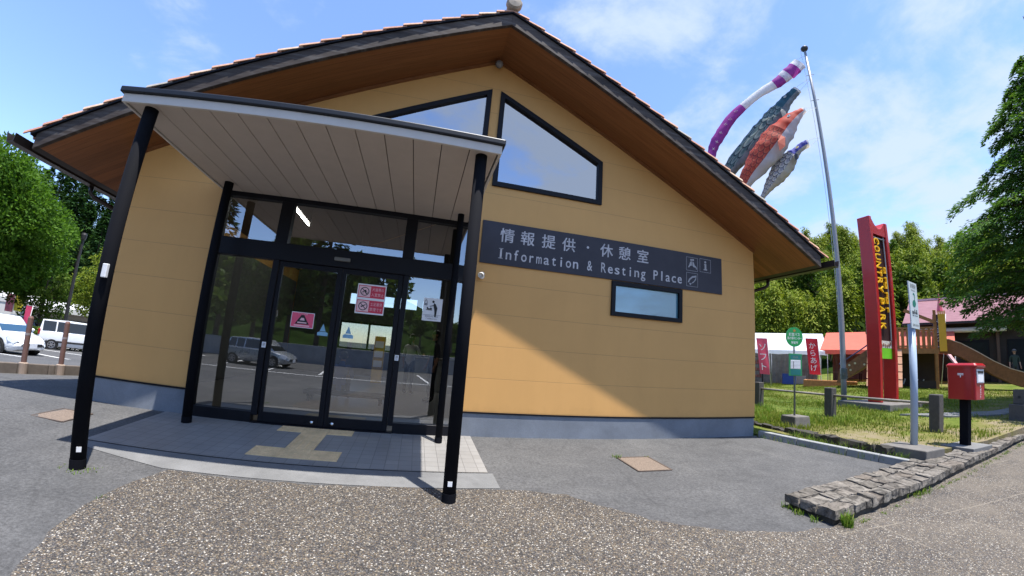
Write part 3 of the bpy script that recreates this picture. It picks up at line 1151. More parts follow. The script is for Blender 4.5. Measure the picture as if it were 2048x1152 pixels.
for u0, u1 in ((-2.955, -2.035), (-2.03, -1.14)):
    g = MB()
    a, b = -0.03, 0.02
    for q in ((u0, u0 + .055, zf + .022, 2.575), (u1 - .075, u1, zf + .022, 2.575), (u0 + .055, u1 - .075, 2.50, 2.575), (u0 + .055, u1 - .075, zf + .022, zf + .16)):
        g.span(q[0], q[1], a, b, q[2], q[3])
    lf = g.build('sliding_door', M_FRAME, B, bevel=0.004, seg=1)
    g = MB()
    g.add([(u0 + .055, -.004, zf + .16), (u1 - .075, -.004, zf + .16), (u1 - .075, -.004, 2.50), (u0 + .055, -.004, 2.50)], [(0, 1, 2, 3)])
    sub(g.build('pane', M_GLASS, B), lf)
    g = MB()
    xb = u1 - .16 if u0 < -2.5 else u0 + .12
    g.lathe([(0, 0), (.026, 0), (.026, .008), (.016, .014), (0, .014)], 14, (xb, -.031, zf + .075), Matrix.Rotation(pi / 2, 3, 'X'))
    sub(g.build('door_lock', pm('chrome', (0.6, 0.6, 0.6), 0.25, 1.0, var=0), B, smooth=True), lf)
g = MB()
g.span(-2.17, -1.94, -.11, -.068, 2.665, 2.72)
sub(g.build('door_sensor', pm('sensor_grey', (0.14, 0.135, 0.12), 0.5), B, bevel=.008), ef)

# rooms behind the glass
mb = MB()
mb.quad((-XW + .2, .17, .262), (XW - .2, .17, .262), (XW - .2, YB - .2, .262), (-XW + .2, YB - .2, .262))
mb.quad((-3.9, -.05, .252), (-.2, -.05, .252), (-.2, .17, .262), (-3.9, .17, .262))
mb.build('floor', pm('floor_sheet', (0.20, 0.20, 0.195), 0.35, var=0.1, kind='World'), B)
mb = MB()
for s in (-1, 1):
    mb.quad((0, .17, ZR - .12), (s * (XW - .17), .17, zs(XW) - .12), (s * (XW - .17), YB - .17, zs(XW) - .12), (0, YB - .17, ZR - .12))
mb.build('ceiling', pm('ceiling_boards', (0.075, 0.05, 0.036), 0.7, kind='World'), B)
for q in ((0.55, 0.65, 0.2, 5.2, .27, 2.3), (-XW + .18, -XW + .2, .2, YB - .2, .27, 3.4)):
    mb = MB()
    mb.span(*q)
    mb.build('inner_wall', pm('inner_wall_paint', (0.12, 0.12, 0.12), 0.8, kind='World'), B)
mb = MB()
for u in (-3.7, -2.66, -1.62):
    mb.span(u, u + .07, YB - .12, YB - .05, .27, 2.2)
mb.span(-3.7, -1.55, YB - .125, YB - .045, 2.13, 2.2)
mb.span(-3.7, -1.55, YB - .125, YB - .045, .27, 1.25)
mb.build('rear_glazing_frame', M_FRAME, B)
g = MB()
g.add([(-3.7, YB - .08, .3), (-1.55, YB - .08, .3), (-1.55, YB - .08, 2.15), (-3.7, YB - .08, 2.15)], [(0, 1, 2, 3)])
g.build('rear_pane', M_GLASS, B)
g = MB()
g.tube([(-3.34, 1.25, 3.80), (-3.40, 2.45, 3.84)], 0.013, 8)
tb = g.build('light_tube', pm('lit_tube', (0.9, 0.9, 0.9), 0.5, var=0, emit=((1, 0.97, 0.9), 42.0)), B)
g = MB()
g.bar((-3.34, 1.2, 3.86), (-3.40, 2.5, 3.90), .05, .03)
for y_ in (1.3, 2.4):
    g.tube([(-3.36, y_, 3.89), (-3.36, y_, zs(3.36) - .125)], 0.008, 6)
sub(g.build('tube_holder', pm('holder_grey', (0.10, 0.09, 0.08), 0.5), B), tb)
for x_ in (-2.6, -1.2, 0.2):  # tubes added out of sight behind the transom to brighten the room
    g = MB()
    g.tube([(x_, 4.5, 3.78), (x_, 5.7, 3.78)], 0.02, 8)
    tb = g.build('light_tube', pm('lit_tube', (0.9, 0.9, 0.9)), B)
    g = MB()
    g.span(x_ - .05, x_ + .05, 4.45, 5.75, 3.805, 3.85)
    for y_ in (4.6, 5.6):
        g.tube([(x_, y_, 3.85), (x_, y_, zs(x_) - .125)], 0.008, 6)
    sub(g.build('tube_holder', pm('holder_grey', (0.10, 0.09, 0.08), 0.5), B), tb)
# ------------------------------------------------------------------ entrance canopy
K = thing('entrance_canopy', 'flat canopy on four slim black columns over the glass entrance', 'canopy', (-2.1, -1.2, gz(-2, -1.2)), world=True)
kx1, kx2, ky1, ky2 = -4.00, -0.215, -2.40, -0.06
KT, KB = 3.625, 3.532
M_KAP = pm('dark_metal_cap', (0.020, 0.022, 0.026), 0.45, 0.5)
M_SOFP = pm('cream_soffit_panel', (0.45, 0.385, 0.33), 0.6, var=0.05, kind='World')
M_FASC = pm('cream_fascia', (0.52, 0.485, 0.44), 0.55, var=0.05, kind='World')
mb = MB()
mb.span(kx1 - .035, kx2 + .03, ky1 - .03, ky2, KT + .002, KT + .066)
rf = mb.build('canopy_roof', M_KAP, K, bevel=0.012)
mb = MB()
mb.span(kx1, kx2, ky1, ky1 + .03, KB, KT)
mb.span(kx1, kx1 + .03, ky1 + .032, ky2, KB, KT)
mb.span(kx2 - .03, kx2, ky1 + .032, ky2, KB, KT)
mb.build('canopy_fascia', M_FASC, K, bevel=0.004)
mb = MB()
n = 13
wd = (kx2 - kx1 - .08) / n
for i in range(n):
    x = kx1 + .04 + i * wd
    mb.span(x + .004, x + wd - .004, ky1 + .04, ky2 - .01, KB + .012, KB + .03)
mb.build('soffit_panels', M_SOFP, K, bevel=0.003, seg=1)
mb = MB()
mb.span(kx1 + .035, kx2 - .035, ky1 + .035, ky2 - .005, KB + .032, KT)
mb.build('canopy_core', pm('canopy_core_dark', (0.05, 0.045, 0.04), 0.8), K)
for (x, y, r) in ((-3.758, -2.262, .066), (-0.404, -2.262, .062), (-3.758, -0.397, .062), (-0.404, -0.397, .048)):
    mb = MB()
    z = gz(x, y)
    mb.tube([(x, y, z - .02), (x, y, KB + .012)], r, 20)
    cl = mb.build('column', M_BLACK, K, smooth=False)
    for p in cl.data.polygons:
        p.use_smooth = len(p.vertices) == 4
    mb = MB()
    mb.lathe([(0, 0), (r + .004, 0), (r + .004, .085), (r, .085), (0, .085)], 20, (x, y, z))
    sub(mb.build('column_foot', M_BLACK, K), cl)
    if y < -2:
        mb = MB()
        d = Vector((CAM.x - x, CAM.y - y, 0)).normalized()
        mb.bar(Vector((x, y, z + .16)) + d * (r - .006), Vector((x, y, z + .205)) + d * (r - .006), .04, .02, up=d)
        sub(mb.build('column_sticker', pm('white_sticker', (0.75, 0.75, 0.75), 0.5), K), cl)
mb = MB()
mb.box((-3.758 + .05, -2.262 - .075, 1.90), (.05, .035, .125))
mb.build('column_sensor', pm('white_plastic', (0.78, 0.78, 0.78), 0.4), K, bevel=.006)

# ------------------------------------------------------------------ wall sign with its lettering
sg = thing('wall_sign', 'long dark grey sign on the ochre wall lettered Information & Resting Place', 'sign', (2.37, -.02, 2.93), world=True)
def m_signface():
    t = NT('sign_film')
    v = t.coord('World')
    a = t.noise(v, 2.5, 5, 0.6)
    c = t.ramp(a, [(0.3, (0.034, 0.032, 0.041)), (0.7, (0.047, 0.044, 0.054))])
    ln = t.ramp(t.noise(t.vec(v, (0.7, 1, 26)), 1.2, 3, 0.5), [(0.60, 1.0), (0.70, 1.12)])
    c = t.mix(0.8, c, ln, 'MULTIPLY')
    t.base(c, 0.5, 0, 0.25)
    t.bump(t.noise(v, 5, 3, 0.5), 0.08, 0.02)
    return t.m
mb = MB()
mb.span(-0.01, 4.7436, -.024, -.002, 2.9386, 3.6518)
mb.build('sign_board', m_signface(), sg, bevel=.003, seg=1)
M_LET = pm('sign_lettering', (0.47, 0.45, 0.455), 0.6, var=0.25, scale=14, kind='World')
R_, U_ = Vector((1, 0, 0)), Vector((0, 0, 1))
mb = MB()
ys = -.0265
def cjk(ch, xc, zc, h, sx=1.0):
    g = glyph(ch)
    if not g[0]:
        return
    hh = g[5] - g[4]
    size = h / max(hh, .5)
    if ch == '・':
        size = h
    for dx_, dz_ in ((-.0035, -.002), (.0035, .002), (0, .003)):
        put_char(mb, ch, (xc + dx_, ys - dx_ * .02, zc + dz_ - (g[4] + g[5]) / 2 * size), R_, U_, size, sx)
for ch, x in zip('情報提供休憩室', (0.411, 0.763, 1.133, 1.496, 2.209, 2.567, 2.938)):
    cjk(ch, x, 3.442, 0.232)
mb.lathe([(0, 0), (.022, 0), (.022, .001), (0, .001)], 12, (1.851, ys, 3.446), Matrix.Rotation(pi / 2, 3, 'X'))
gI = glyph('I')
capsz = 0.175 / (gI[5] - gI[4])
for i, ch in enumerate('Information & Resting Place'):
    if ch == ' ':
        continue
    g = glyph(ch)
    w = (g[3] - g[2]) * capsz
    put_char(mb, ch, (0.327 + i * 0.1311, ys, 3.043), R_, U_, capsz, 0.095 / w if ch not in 'Itifrl' else min(1.15, (.07 if ch in 'tfr' else .03) / w))
    if ch in 'I':
        for zz in (3.05, 3.21):
            mb.span(0.327 + i * .1311 - .035, 0.327 + i * .1311 + .035, ys, ys + .0005, zz - .006, zz + .006)
mb.build('lettering', M_LET, sg)
mb = MB()
M_PIC = pm('pictogram_grey', (0.36, 0.35, 0.355), 0.6, kind='World')
def frame_sq(xc, zc, h, t_=.006):
    for a, b, c_, d in ((-h, h, h - t_, h), (-h, h, -h, -h + t_), (-h, -h + t_, -h + t_, h - t_), (h - t_, h, -h + t_, h - t_)):
        mb.span(xc + a, xc + b, ys, ys + .0006, zc + c_, zc + d)
def blob(pts, xc, zc, k):
    mb.add([(xc + u * k, ys - .0003, zc + v * k) for u, v in pts], [tuple(range(len(pts)))])
for xc, zc in ((4.02, 3.445), (4.335, 3.455), (4.02, 3.143)):
    frame_sq(xc, zc, .132)
k = .12
def disc(xc, zc, r, n=12):
    blob([(cos(2 * pi * i / n), sin(2 * pi * i / n)) for i in range(n)], xc, zc, r)
# two people resting back to back
disc(4.00, 3.525, .022); disc(4.045, 3.53, .022)
blob([(-.8, -.55), (-.55, -.15), (-.35, .4), (-.05, .5), (-.05, -.2), (-.4, -.3), (-.55, -.55)], 4.02, 3.44, k)
blob([(.08, .5), (.35, .35), (.5, -.1), (.85, -.3), (.95, -.7), (.78, -.7), (.7, -.45), (.3, -.4), (.08, -.2)], 4.02, 3.44, k)
# i
disc(4.335, 3.525, .024)
blob([(-.22, .3), (.2, .3), (.2, -.55), (.35, -.55), (.35, -.75), (-.35, -.75), (-.35, -.55), (-.15, -.55), (-.15, .1), (-.22, .1)], 4.335, 3.455, k)
# leaf-like mark
blob([(-.85, -.45), (-.6, .1), (0, .6), (.85, .8), (.8, .5), (.1, .35), (-.4, -.05), (-.6, -.45)], 4.02, 3.14, k)
blob([(.85, .8), (.75, .1), (.3, -.4), (-.1, -.6), (.0, -.4), (.4, -.1), (.62, .3)], 4.02, 3.14, k)
blob([(-.6, -.55), (-.1, -.55), (-.35, -.9)], 4.02, 3.14, k)
mb.build('pictograms', M_PIC, sg)

# small fittings on the wall
wl = thing('wall_lamp', 'small cream security lamp on the wall below the long sign', 'lamp', (0.044, 0, 2.72), world=True)
mb = MB()
mb.lathe([(0, 0), (.045, 0), (.045, .02), (0, .02)], 14, (0.05, -.001, 2.715), Matrix.Rotation(pi / 2, 3, 'X'))
mb.tube([(0.05, -.015, 2.715), (0.045, -.06, 2.715)], .014, 8)
mb.build('lamp_bracket', pm('lamp_cream', (0.80, 0.76, 0.68), 0.5), wl, smooth=False)
mb = MB()
m_ = Vector((-.35, -.75, -.35)).normalized().to_track_quat('Z', 'Y').to_matrix()
mb.lathe([(0, -.045), (.035, -.045), (.042, -.03), (.047, .05), (.04, .055), (.036, .03), (0, .025)], 16, (0.035, -.085, 2.725), m_)
mb.build('lamp_head', pm('lamp_cream', (0.80, 0.76, 0.68), 0.5), wl, smooth=True)
gl_ = thing('gable_camera', 'small grey domed camera under the gable peak', 'camera', (-.03, -.05, 6.62), world=True)
mb = MB()
mb.span(-.075, .03, -.06, -.002, 6.64, 6.71)
mb.build('mount_plate', pm('camera_grey', (0.20, 0.19, 0.185), 0.5), gl_, bevel=.006)
mb = MB()
mb.sphere((-.022, -.10, 6.615), (.07, .07, .075), 14, 10)
mb.build('dome', pm('camera_grey', (0.20, 0.19, 0.185), 0.5), gl_, smooth=True)

# ------------------------------------------------------------------ notices on the entrance glass
M_PAPW = pm('paper_white', (0.78, 0.79, 0.82), 0.6, var=0.03)
M_PRED = pm('print_red', (0.62, 0.035, 0.075), 0.55, var=0.08, kind='World')
M_PPINK = pm('print_pink_red', (0.80, 0.10, 0.19), 0.55, var=0.1, kind='World')
M_INK = pm('print_black', (0.012, 0.012, 0.015), 0.6, var=0)
M_PINKP = pm('paper_pink', (0.80, 0.52, 0.55), 0.6, var=0.05)
def notice(name, lab, x0, x1, z0, z1, y, base, group=None, cat='notice'):
    t_ = thing(name, lab, cat, ((x0 + x1) / 2, y, z0), world=True, group=group)
    m = MB()
    m.span(x0, x1, y - .0015, y, z0, z1)
    m.build('sheet', base, t_)
    return t_
yq = -.0105
def dsk(m, xc, zc, r, y, n=18, ri=0.0):
    if ri:
        m.add([(xc + q * cos(2 * pi * i / n), y, zc + q * sin(2 * pi * i / n)) for q in (r, ri) for i in range(n)], [(i, (i + 1) % n, n + (i + 1) % n, n + i) for i in range(n)])
    else:
        m.add([(xc + r * cos(2 * pi * i / n), y, zc + r * sin(2 * pi * i / n)) for i in range(n)], [tuple(range(n))])
def rect(m, x0, x1, z0, z1, y):
    m.add([(x0, y, z0), (x1, y, z0), (x1, y, z1), (x0, y, z1)], [(0, 1, 2, 3)])
def poly(m, pts, y):
    m.add([(u, y, v) for u, v in pts], [tuple(range(len(pts)))])
# left: pink-red poster with a black triangle
n1 = notice('door_poster', 'small pink poster with a black triangle on a glass sliding door', -2.672, -2.345, 1.640, 1.862, yq, M_PAPW)
m = MB(); rect(m, -2.664, -2.353, 1.648, 1.854, yq - .003); m.build('red_field', M_PPINK, n1)
m = MB()
tri = [(-2.61, 1.69), (-2.41, 1.69), (-2.485, 1.80), (-2.535, 1.80)]
poly(m, [(-2.612, 1.69), (-2.408, 1.69), (-2.49, 1.825), (-2.53, 1.825)], yq - .004)
m.build('triangle', M_INK, n1)
m = MB()
poly(m, [(-2.545, 1.745), (-2.475, 1.745), (-2.49, 1.782), (-2.528, 1.782)], yq - .005)
rect(m, -2.575, -2.445, 1.704, 1.722, yq - .005)
put_text(m, 'ドアに注意', (-2.508, yq - .005, 1.829), R_, U_, .03)
rect(m, -2.62, -2.40, 1.662, 1.678, yq - .0045)
m.build('print', M_PINKP, n1)
# right: the two no-go panels
n2 = notice('door_poster', 'white framed double red prohibition notice on the middle glass leaf', -1.788, -1.372, 1.936, 2.382, -.0355 + .025, M_PAPW)
for zc, txt, bike in ((2.270, ('犬猫等の', '入室禁止'), True), (2.050, ('土足厳禁', '禁煙です'), False)):
    m = MB(); rect(m, -1.775, -1.385, zc - .092, zc + .092, yq - .003); m.build('red_field', M_PRED, n2)
    m = MB(); rect(m, -1.765, -1.595, zc - .080, zc + .080, yq - .004); m.build('pale_field', M_PINKP, n2)
    m = MB()
    dsk(m, -1.68, zc, .066, yq - .005, 20, .054)
    poly(m, [(-1.728, zc + .04), (-1.72, zc + .048), (-1.632, zc - .04), (-1.64, zc - .048)], yq - .0055)
    if bike:
        dsk(m, -1.705, zc - .018, .018, yq - .005, 12, .012); dsk(m, -1.655, zc - .018, .018, yq - .005, 12, .012)
        poly(m, [(-1.71, zc - .02), (-1.69, zc + .02), (-1.66, zc + .025), (-1.655, zc - .02), (-1.68, zc + .005)], yq - .005)
    else:
        poly(m, [(-1.72, zc - .005), (-1.68, zc + .012), (-1.645, zc + .03), (-1.64, zc + .02), (-1.68, zc - .008), (-1.70, zc - .02)], yq - .005)
    m.build('pictogram', M_INK, n2)
    m = MB()
    put_text(m, txt[0], (-1.49, yq - .005, zc + .018), R_, U_, .055, .17)
    put_text(m, txt[1], (-1.49, yq - .005, zc - .060), R_, U_, .055, .18)
    m.build('lettering', M_PINKP, n2)
# nursing-room sign
n3 = notice('nursing_sign', 'white sign of a person changing a baby beside a milk bottle', -0.803, -0.515, 1.928, 2.278, .0005, M_PAPW, cat='sign')
yb = -.004
m = MB()
dsk(m, -.655, 2.225, .018, yb)
poly(m, [(-.645, 2.208), (-.615, 2.19), (-.585, 2.13), (-.59, 2.08), (-.595, 2.02), (-.60, 1.995), (-.622, 1.995), (-.622, 2.05), (-.63, 2.10), (-.648, 2.165)], yb)
poly(m, [(-.64, 2.175), (-.65, 2.16), (-.70, 2.145), (-.705, 2.155)], yb - .0004)
rect(m, -.755, -.66, 2.09, 2.098, yb)
poly(m, [(-.745, 2.102), (-.665, 2.102), (-.67, 2.14), (-.68, 2.12), (-.69, 2.138), (-.70, 2.118), (-.735, 2.118)], yb)
dsk(m, -.735, 2.125, .012, yb - .0004)
m.build('person_symbol', M_INK, n3)
m = MB()
B_ = [(-.785, 2.165), (-.745, 2.165), (-.745, 2.21), (-.755, 2.235), (-.765, 2.25), (-.775, 2.235), (-.785, 2.21)]
for (a, b), (c_, d) in zip(B_, B_[1:] + B_[:1]):
    m.bar((a, yb, b), (c_, yb, d), .0012, .006, up=Vector((1, 0, .01)))
rect(m, -.775, -.755, 2.17, 2.195, yb)
rect(m, -.79, -.53, 2.018, 2.0215, yb)
put_text(m, '授乳室・おむつ替え', (-.66, yb, 1.988), R_, U_, .026, .20)
put_text(m, 'ご利用ください', (-.66, yb, 1.952), R_, U_, .026, .17)
m.build('print', pm('print_dark_blue', (0.03, 0.04, 0.08), 0.6, var=0), n3)
# small white tags on the glass
for x, z, lab in ((-3.062 + .08, 1.345, 'small white sensor tag on the mullion beside the pink triangle poster'), (-1.10, 1.338, 'small white tag on the dark mullion below the nursing sign')):
    m = MB()
    yy = -.064 if x < -2 else -.066
    m.span(x - .028, x + .028, yy - .004, yy, z - .04, z + .04)
    o = m.build('door_tag', M_PAPW)
    tag(o, lab, 'sticker')
    m = MB()
    for k_ in (-.018, 0.002, .02):
        rect(m, x - .018, x + .018, z + k_ - .005, z + k_ + .004, yy - .006)
    mm = m.build('print', pm('print_grey', (0.2, 0.2, 0.2), 0.6, var=0))
    mm.parent = o
for x0, lab in ((-2.245, 'pale blue triangular door sticker just beside the pink poster'), (-1.88, 'pale blue triangular door sticker just under the double red notice')):
    m = MB()
    y_ = -.0085
    poly(m, [(x0, 1.62), (x0 + .085, 1.62), (x0 + .0425, 1.73)], y_)
    poly(m, [(x0 - .03, 1.555), (x0 + .12, 1.555), (x0 + .12, 1.60), (x0 + .09, 1.612), (x0, 1.612), (x0 - .03, 1.60)], y_)
    o = m.build('door_sticker', pm('sticker_blue', (0.22, 0.42, 0.58), 0.5))
    tag(o, lab, 'sticker')
# row of small round collision dots on the panes, one pane each
M_DOT = pm('white_dot', (0.6, 0.62, 0.62), 0.5)
for nm, x0, x1, n_ in (('left fixed pane', -3.75, -3.15, 4), ('left sliding door', -2.75, -2.2, 4), ('right sliding door', -1.8, -1.35, 3), ('right fixed pane', -0.95, -0.35, 4)):
    pass
# ------------------------------------------------------------------ foliage
def m_leaf(name, stops, trans=0.35, rough=0.55):
    t = NT(name)
    isl = t.n('ShaderNodeNewGeometry').outputs['Random Per Island']
    oi = t.n('ShaderNodeObjectInfo').outputs['Random']
    f = t.math('ADD', t.math('MULTIPLY', isl, 0.75), t.math('MULTIPLY', oi, 0.25))
    c = t.ramp(f, stops)
    t.base(c, rough, 0, 0.08)
    tl = t.n('ShaderNodeBsdfTranslucent')
    t.l(t.mix(1.0, c, (1.25, 1.35, 0.6), 'MULTIPLY'), tl.inputs[0])
    mxs = t.n('ShaderNodeMixShader')
    mxs.inputs[0].default_value = trans
    t.l(t.p.outputs[0], mxs.inputs[1])
    t.l(tl.outputs[0], mxs.inputs[2])
    t.l(mxs.outputs[0], t.out.inputs[0])
    return t.m
M_LF_BROAD = m_leaf('leaf_broad', [(0.0, (0.045, 0.10, 0.012)), (0.5, (0.075, 0.16, 0.018)), (1.0, (0.13, 0.22, 0.028))])
M_LF_DARK = m_leaf('leaf_zelkova', [(0.0, (0.035, 0.085, 0.02)), (0.55, (0.06, 0.13, 0.028)), (0.9, (0.10, 0.18, 0.035)), (1.0, (0.22, 0.22, 0.05))])
M_LF_BAMBOO = m_leaf('leaf_bamboo', [(0.0, (0.08, 0.13, 0.011)), (0.5, (0.16, 0.205, 0.020)), (1.0, (0.24, 0.26, 0.034))], 0.3)
M_LF_FOREST = m_leaf('leaf_forest', [(0.0, (0.035, 0.075, 0.010)), (0.6, (0.07, 0.12, 0.016)), (1.0, (0.125, 0.16, 0.028))], 0.25)
M_LF_CEDAR = m_leaf('leaf_cedar', [(0.0, (0.018, 0.048, 0.016)), (0.6, (0.03, 0.075, 0.02)), (1.0, (0.055, 0.11, 0.026))], 0.15)
M_LF_YEL = m_leaf('leaf_yellow_green', [(0.0, (0.12, 0.17, 0.02)), (1.0, (0.26, 0.30, 0.05))])
M_BARK = pm('bark', (0.085, 0.065, 0.05), 0.9, var=0.35, scale=6, bump=0.6, bscale=25)
M_CULM = pm('bamboo_culm', (0.10, 0.12, 0.055), 0.5, var=0.3)

def leaf(V, F, p, d, n, L, wd):
    """one pointed leaf: d along, n normal"""
    s = d.cross(n)
    if s.length < 1e-5:
        return
    s = s.normalized() * wd / 2
    o = len(V)
    V.extend((tuple(p), tuple(p + d * (L * .45) + s), tuple(p + d * L), tuple(p + d * (L * .45) - s)))
    F.append((o, o + 1, o + 2, o + 3))
def rv(r):
    while True:
        v = Vector((r.uniform(-1, 1), r.uniform(-1, 1), r.uniform(-1, 1)))
        if 0.05 < v.length < 1:
            return v.normalized()
def mesh_of(name, V, F, mat, smooth=False):
    me = bpy.data.meshes.new(name)
    me.from_pydata(V, [], F)
    me.materials.append(mat)
    me.update()
    return me
def blob_crown(seed, clumps, per, L, wd, shape, up=0.35, droop=0.0):
    """clumps: list of (centre, radius)"""
    r = random.Random(seed)
    V, F = [], []
    for c, R in clumps:
        c = Vector(c)
        for _ in range(int(per * R * R)):
            d = rv(r)
            q = R * (0.55 + 0.5 * r.random() ** 0.7)
            p = c + Vector((d.x * q, d.y * q, d.z * q * shape))
            a = (d * .8 + rv(r) * .9 + Vector((0, 0, -droop))).normalized()
            n = (Vector((0, 0, 1)) * up + d * .5 + rv(r) * .7).normalized()
            leaf(V, F, p, a, n, L * r.uniform(.7, 1.3), wd * r.uniform(.8, 1.2))
    return V, F
def limbs(mb, r, base, top, r0, ends, sag=0.0):
    """tapered trunk from base to top and a limb to every point of ends"""
    base, top = Vector(base), Vector(top)
    pts, rs = [], []
    k = 7
    off = Vector((r.uniform(-.1, .1), r.uniform(-.1, .1), 0))
    for i in range(k + 1):
        f = i / k
        pts.append(base.lerp(top, f) + off * sin(f * 5) * (top - base).length * .12)
        rs.append(r0 * (1.25 if i == 0 else 1) * (1 - .8 * f) + .01)
    mb.tube(pts, rs, 9)
    for e in ends:
        e = Vector(e)
        f = min(.95, max(.25, (e.z - base.z) / max(.1, top.z - base.z) * r.uniform(.55, .85)))
        i = min(k - 1, int(f * k))
        s = pts[i].lerp(pts[i + 1], f * k - i)
        m = s.lerp(e, .5) + Vector((0, 0, (e - s).length * (.12 - sag)))
        rr = rs[i] * .5
        mb.tube([s, m, e], [rr, rr * .6, rr * .18], 6)

def make_tree(name, label, cat, loc, crown_mesh, trunk_mesh, group=None, rz=0, sc=1.0):
    t_ = thing(name, label, cat, loc, rz, group)
    t_.scale = (sc, sc, sc)
    for nm, me in (('trunk', trunk_mesh), ('crown', crown_mesh)):
        o = bpy.data.objects.new(nm, me)
        C.objects.link(o)
        o.parent = t_
    return t_
def trunk_mesh(name, fn, mat=None):
    mb = MB()
    fn(mb)
    me = bpy.data.meshes.new(name)
    me.from_pydata(mb.v, [], mb.f)
    me.materials.append(mat or M_BARK)
    me.update()
    return me

# the big tree at the walkway: flat, drooping sprays in tiers
def big_tree():
    r = random.Random(41)
    V, F = [], []
    H = 11.4
    mbt = MB()
    axis_p = lambda z: Vector((0.25 * sin(z * .4), 0.2 * sin(z * .33 + 1), z))
    mbt.tube([axis_p(z) for z in (0, .4, 1.5, 3, 5, 7, 9, 11, 12.6)], [.34, .27, .22, .20, .165, .125, .085, .045, .012], 10)
    nb = 210
    for i in range(nb):
        z = 2.3 + (H - 2.9) * (i / nb) ** 1.12 + r.uniform(-.12, .12)
        f = (z - 2.0) / (H - 2.0)
        R = 4.7 * (1 - f) ** 0.86 * (.55 + .45 * sst((z - 1.8) / 2.6)) * r.uniform(.70, 1.08) + .25
        a = i * 2.39996 + r.uniform(-.3, .3)
        d = Vector((cos(a), sin(a), 0))
        s = axis_p(z)
        rise = R * (.10 + .5 * f)
        P = [s, s + d * R * .35 + Vector((0, 0, rise * .7)), s + d * R * .72 + Vector((0, 0, rise * .85)), s + d * R + Vector((0, 0, rise * .55 - .10 * R))]
        mbt.tube(P, [.035 + .03 * (1 - f), .026, .014, .004], 5)
        side = Vector((-d.y, d.x, 0))
        def at(q):
            k = min(2, int(q * 3))
            return P[k].lerp(P[k + 1], q * 3 - k)
        n = int(120 + 190 * R)
        for _ in range(n):
            q = r.random() ** .62
            w = .16 + .62 * R * .34 * sin(min(1, q * 1.15) * pi * .8)
            u = r.uniform(-1, 1)
            p = at(q) + side * (u * w) + Vector((0, 0, -.10 * u * u * w + r.gauss(0, .055)))
            dd = (d * .7 + side * u * .8 + Vector((0, 0, -.35)) + rv(r) * .45).normalized()
            nn = (Vector((0, 0, 1)) + rv(r) * .55).normalized()
            leaf(V, F, p, dd, nn, r.uniform(.10, .17), r.uniform(.045, .07))
    return mesh_of('crown', V, F, M_LF_DARK), mbt
cm, mbt = big_tree()
tm = bpy.data.meshes.new('trunk'); tm.from_pydata(mbt.v, [], mbt.f); tm.materials.append(M_BARK)
TX, TY = 16.6, -3.1
make_tree('broadleaf_tree', 'tall dark green tree with drooping tiered branches over the walkway', 'tree', (TX, TY, lz(TX, TY) - .05), cm, tm, rz=0.6)

# the round green tree over the parking lot
def round_tree(seed, H, R, ncl, per, L, wd, tr):
    r = random.Random(seed)
    cl = []
    zc = H * .60
    for i in range(ncl):
        d = rv(r)
        q = r.random() ** .4
        c = Vector((d.x * R * q * .86, d.y * R * q * .86, zc + d.z * H * .36 * q))
        cl.append((c, R * r.uniform(.17, .30)))
    V, F = blob_crown(seed + 1, cl, per, L, wd, .72)
    mb = MB()
    limbs(mb, r, (0, 0, 0), (0, 0, H * .8), tr, [c for c, q in cl[:max(8, ncl // 3)]])
    return V, F, mb
V, F, mb = round_tree(3, 12.2, 6.0, 85, 340, .24, .14, .26)
cm = mesh_of('crown', V, F, M_LF_BROAD)
tm = bpy.data.meshes.new('trunk'); tm.from_pydata(mb.v, [], mb.f); tm.materials.append(M_BARK)
make_tree('broadleaf_tree', 'large rounded bright green tree above the parked white cars', 'tree', (-28.8, 17.2, gz(-28.8, 17.2)), cm, tm)
V, F, mb = round_tree(13, 5.4, 2.3, 30, 420, .20, .11, .12)
cm_s = mesh_of('crown', V, F, M_LF_FOREST)
tm_s = bpy.data.meshes.new('trunk'); tm_s.from_pydata(mb.v, [], mb.f); tm_s.materials.append(M_BARK)
make_tree('small_tree', 'small dark tree with bent trunk before the white shed', 'tree', (-26.6, 21.0, gz(-26.6, 21)), cm_s, tm_s)
V, F, mb = round_tree(17, 8.2, 2.4, 34, 420, .22, .12, .12)
cm_y = mesh_of('crown', V, F, M_LF_YEL)
make_tree('small_tree', 'yellow-green leafy tree just behind the dark lamp post', 'tree', (-26.0, 25.6, gz(-26, 25.6)), cm_y, tm_s)

# ------------------------------------------------------------------ hills and their woods
def hill_strip(name, az0, az1, D0, D1, zf, mat, nA=24, nD=14):
    mb = MB()
    vs = []
    for i in range(nA + 1):
        az = radians(az0 + (az1 - az0) * i / nA)
        for j in range(nD + 1):
            D = D0 + (D1 - D0) * j / nD
            x, y = CAM.x + D * sin(az), CAM.y + D * cos(az)
            vs.append((x, y, zf(degrees(az), D)))
    mb.add(vs, [(i * (nD + 1) + j, i * (nD + 1) + j + 1, (i + 1) * (nD + 1) + j + 1, (i + 1) * (nD + 1) + j) for i in range(nA) for j in range(nD)])
    return struct(mb.build(name, mat, smooth=True))
M_HILL = pm('hill_undergrowth', (0.016, 0.030, 0.007), 1.0, var=0.5, scale=0.4, kind='World', spec=0.0)
def zr(az, D):
    sl = 0.425 - 0.0065 * (az - 50)
    z0 = lz(CAM.x + 40 * sin(radians(az)), CAM.y + 40 * cos(radians(az)))
    z = z0 + sl * max(0, D - 46)
    return z + 1.2 * sin(az * .9) * min(1, max(0, (D - 46) / 30)) if D < 112 else z - (D - 112) * .5
def zl(az, D):
    z0 = -1.9
    z = z0 + 0.335 * max(0, D - 62)
    return z + 1.6 * sin(az * .7 + 1) * min(1, max(0, (D - 62) / 30)) if D < 135 else z - (D - 135) * .5
def zb_(az, D):
    return -.6 + (.10 + .22 * sst((az - 168) / 25)) * max(0, D - 70)
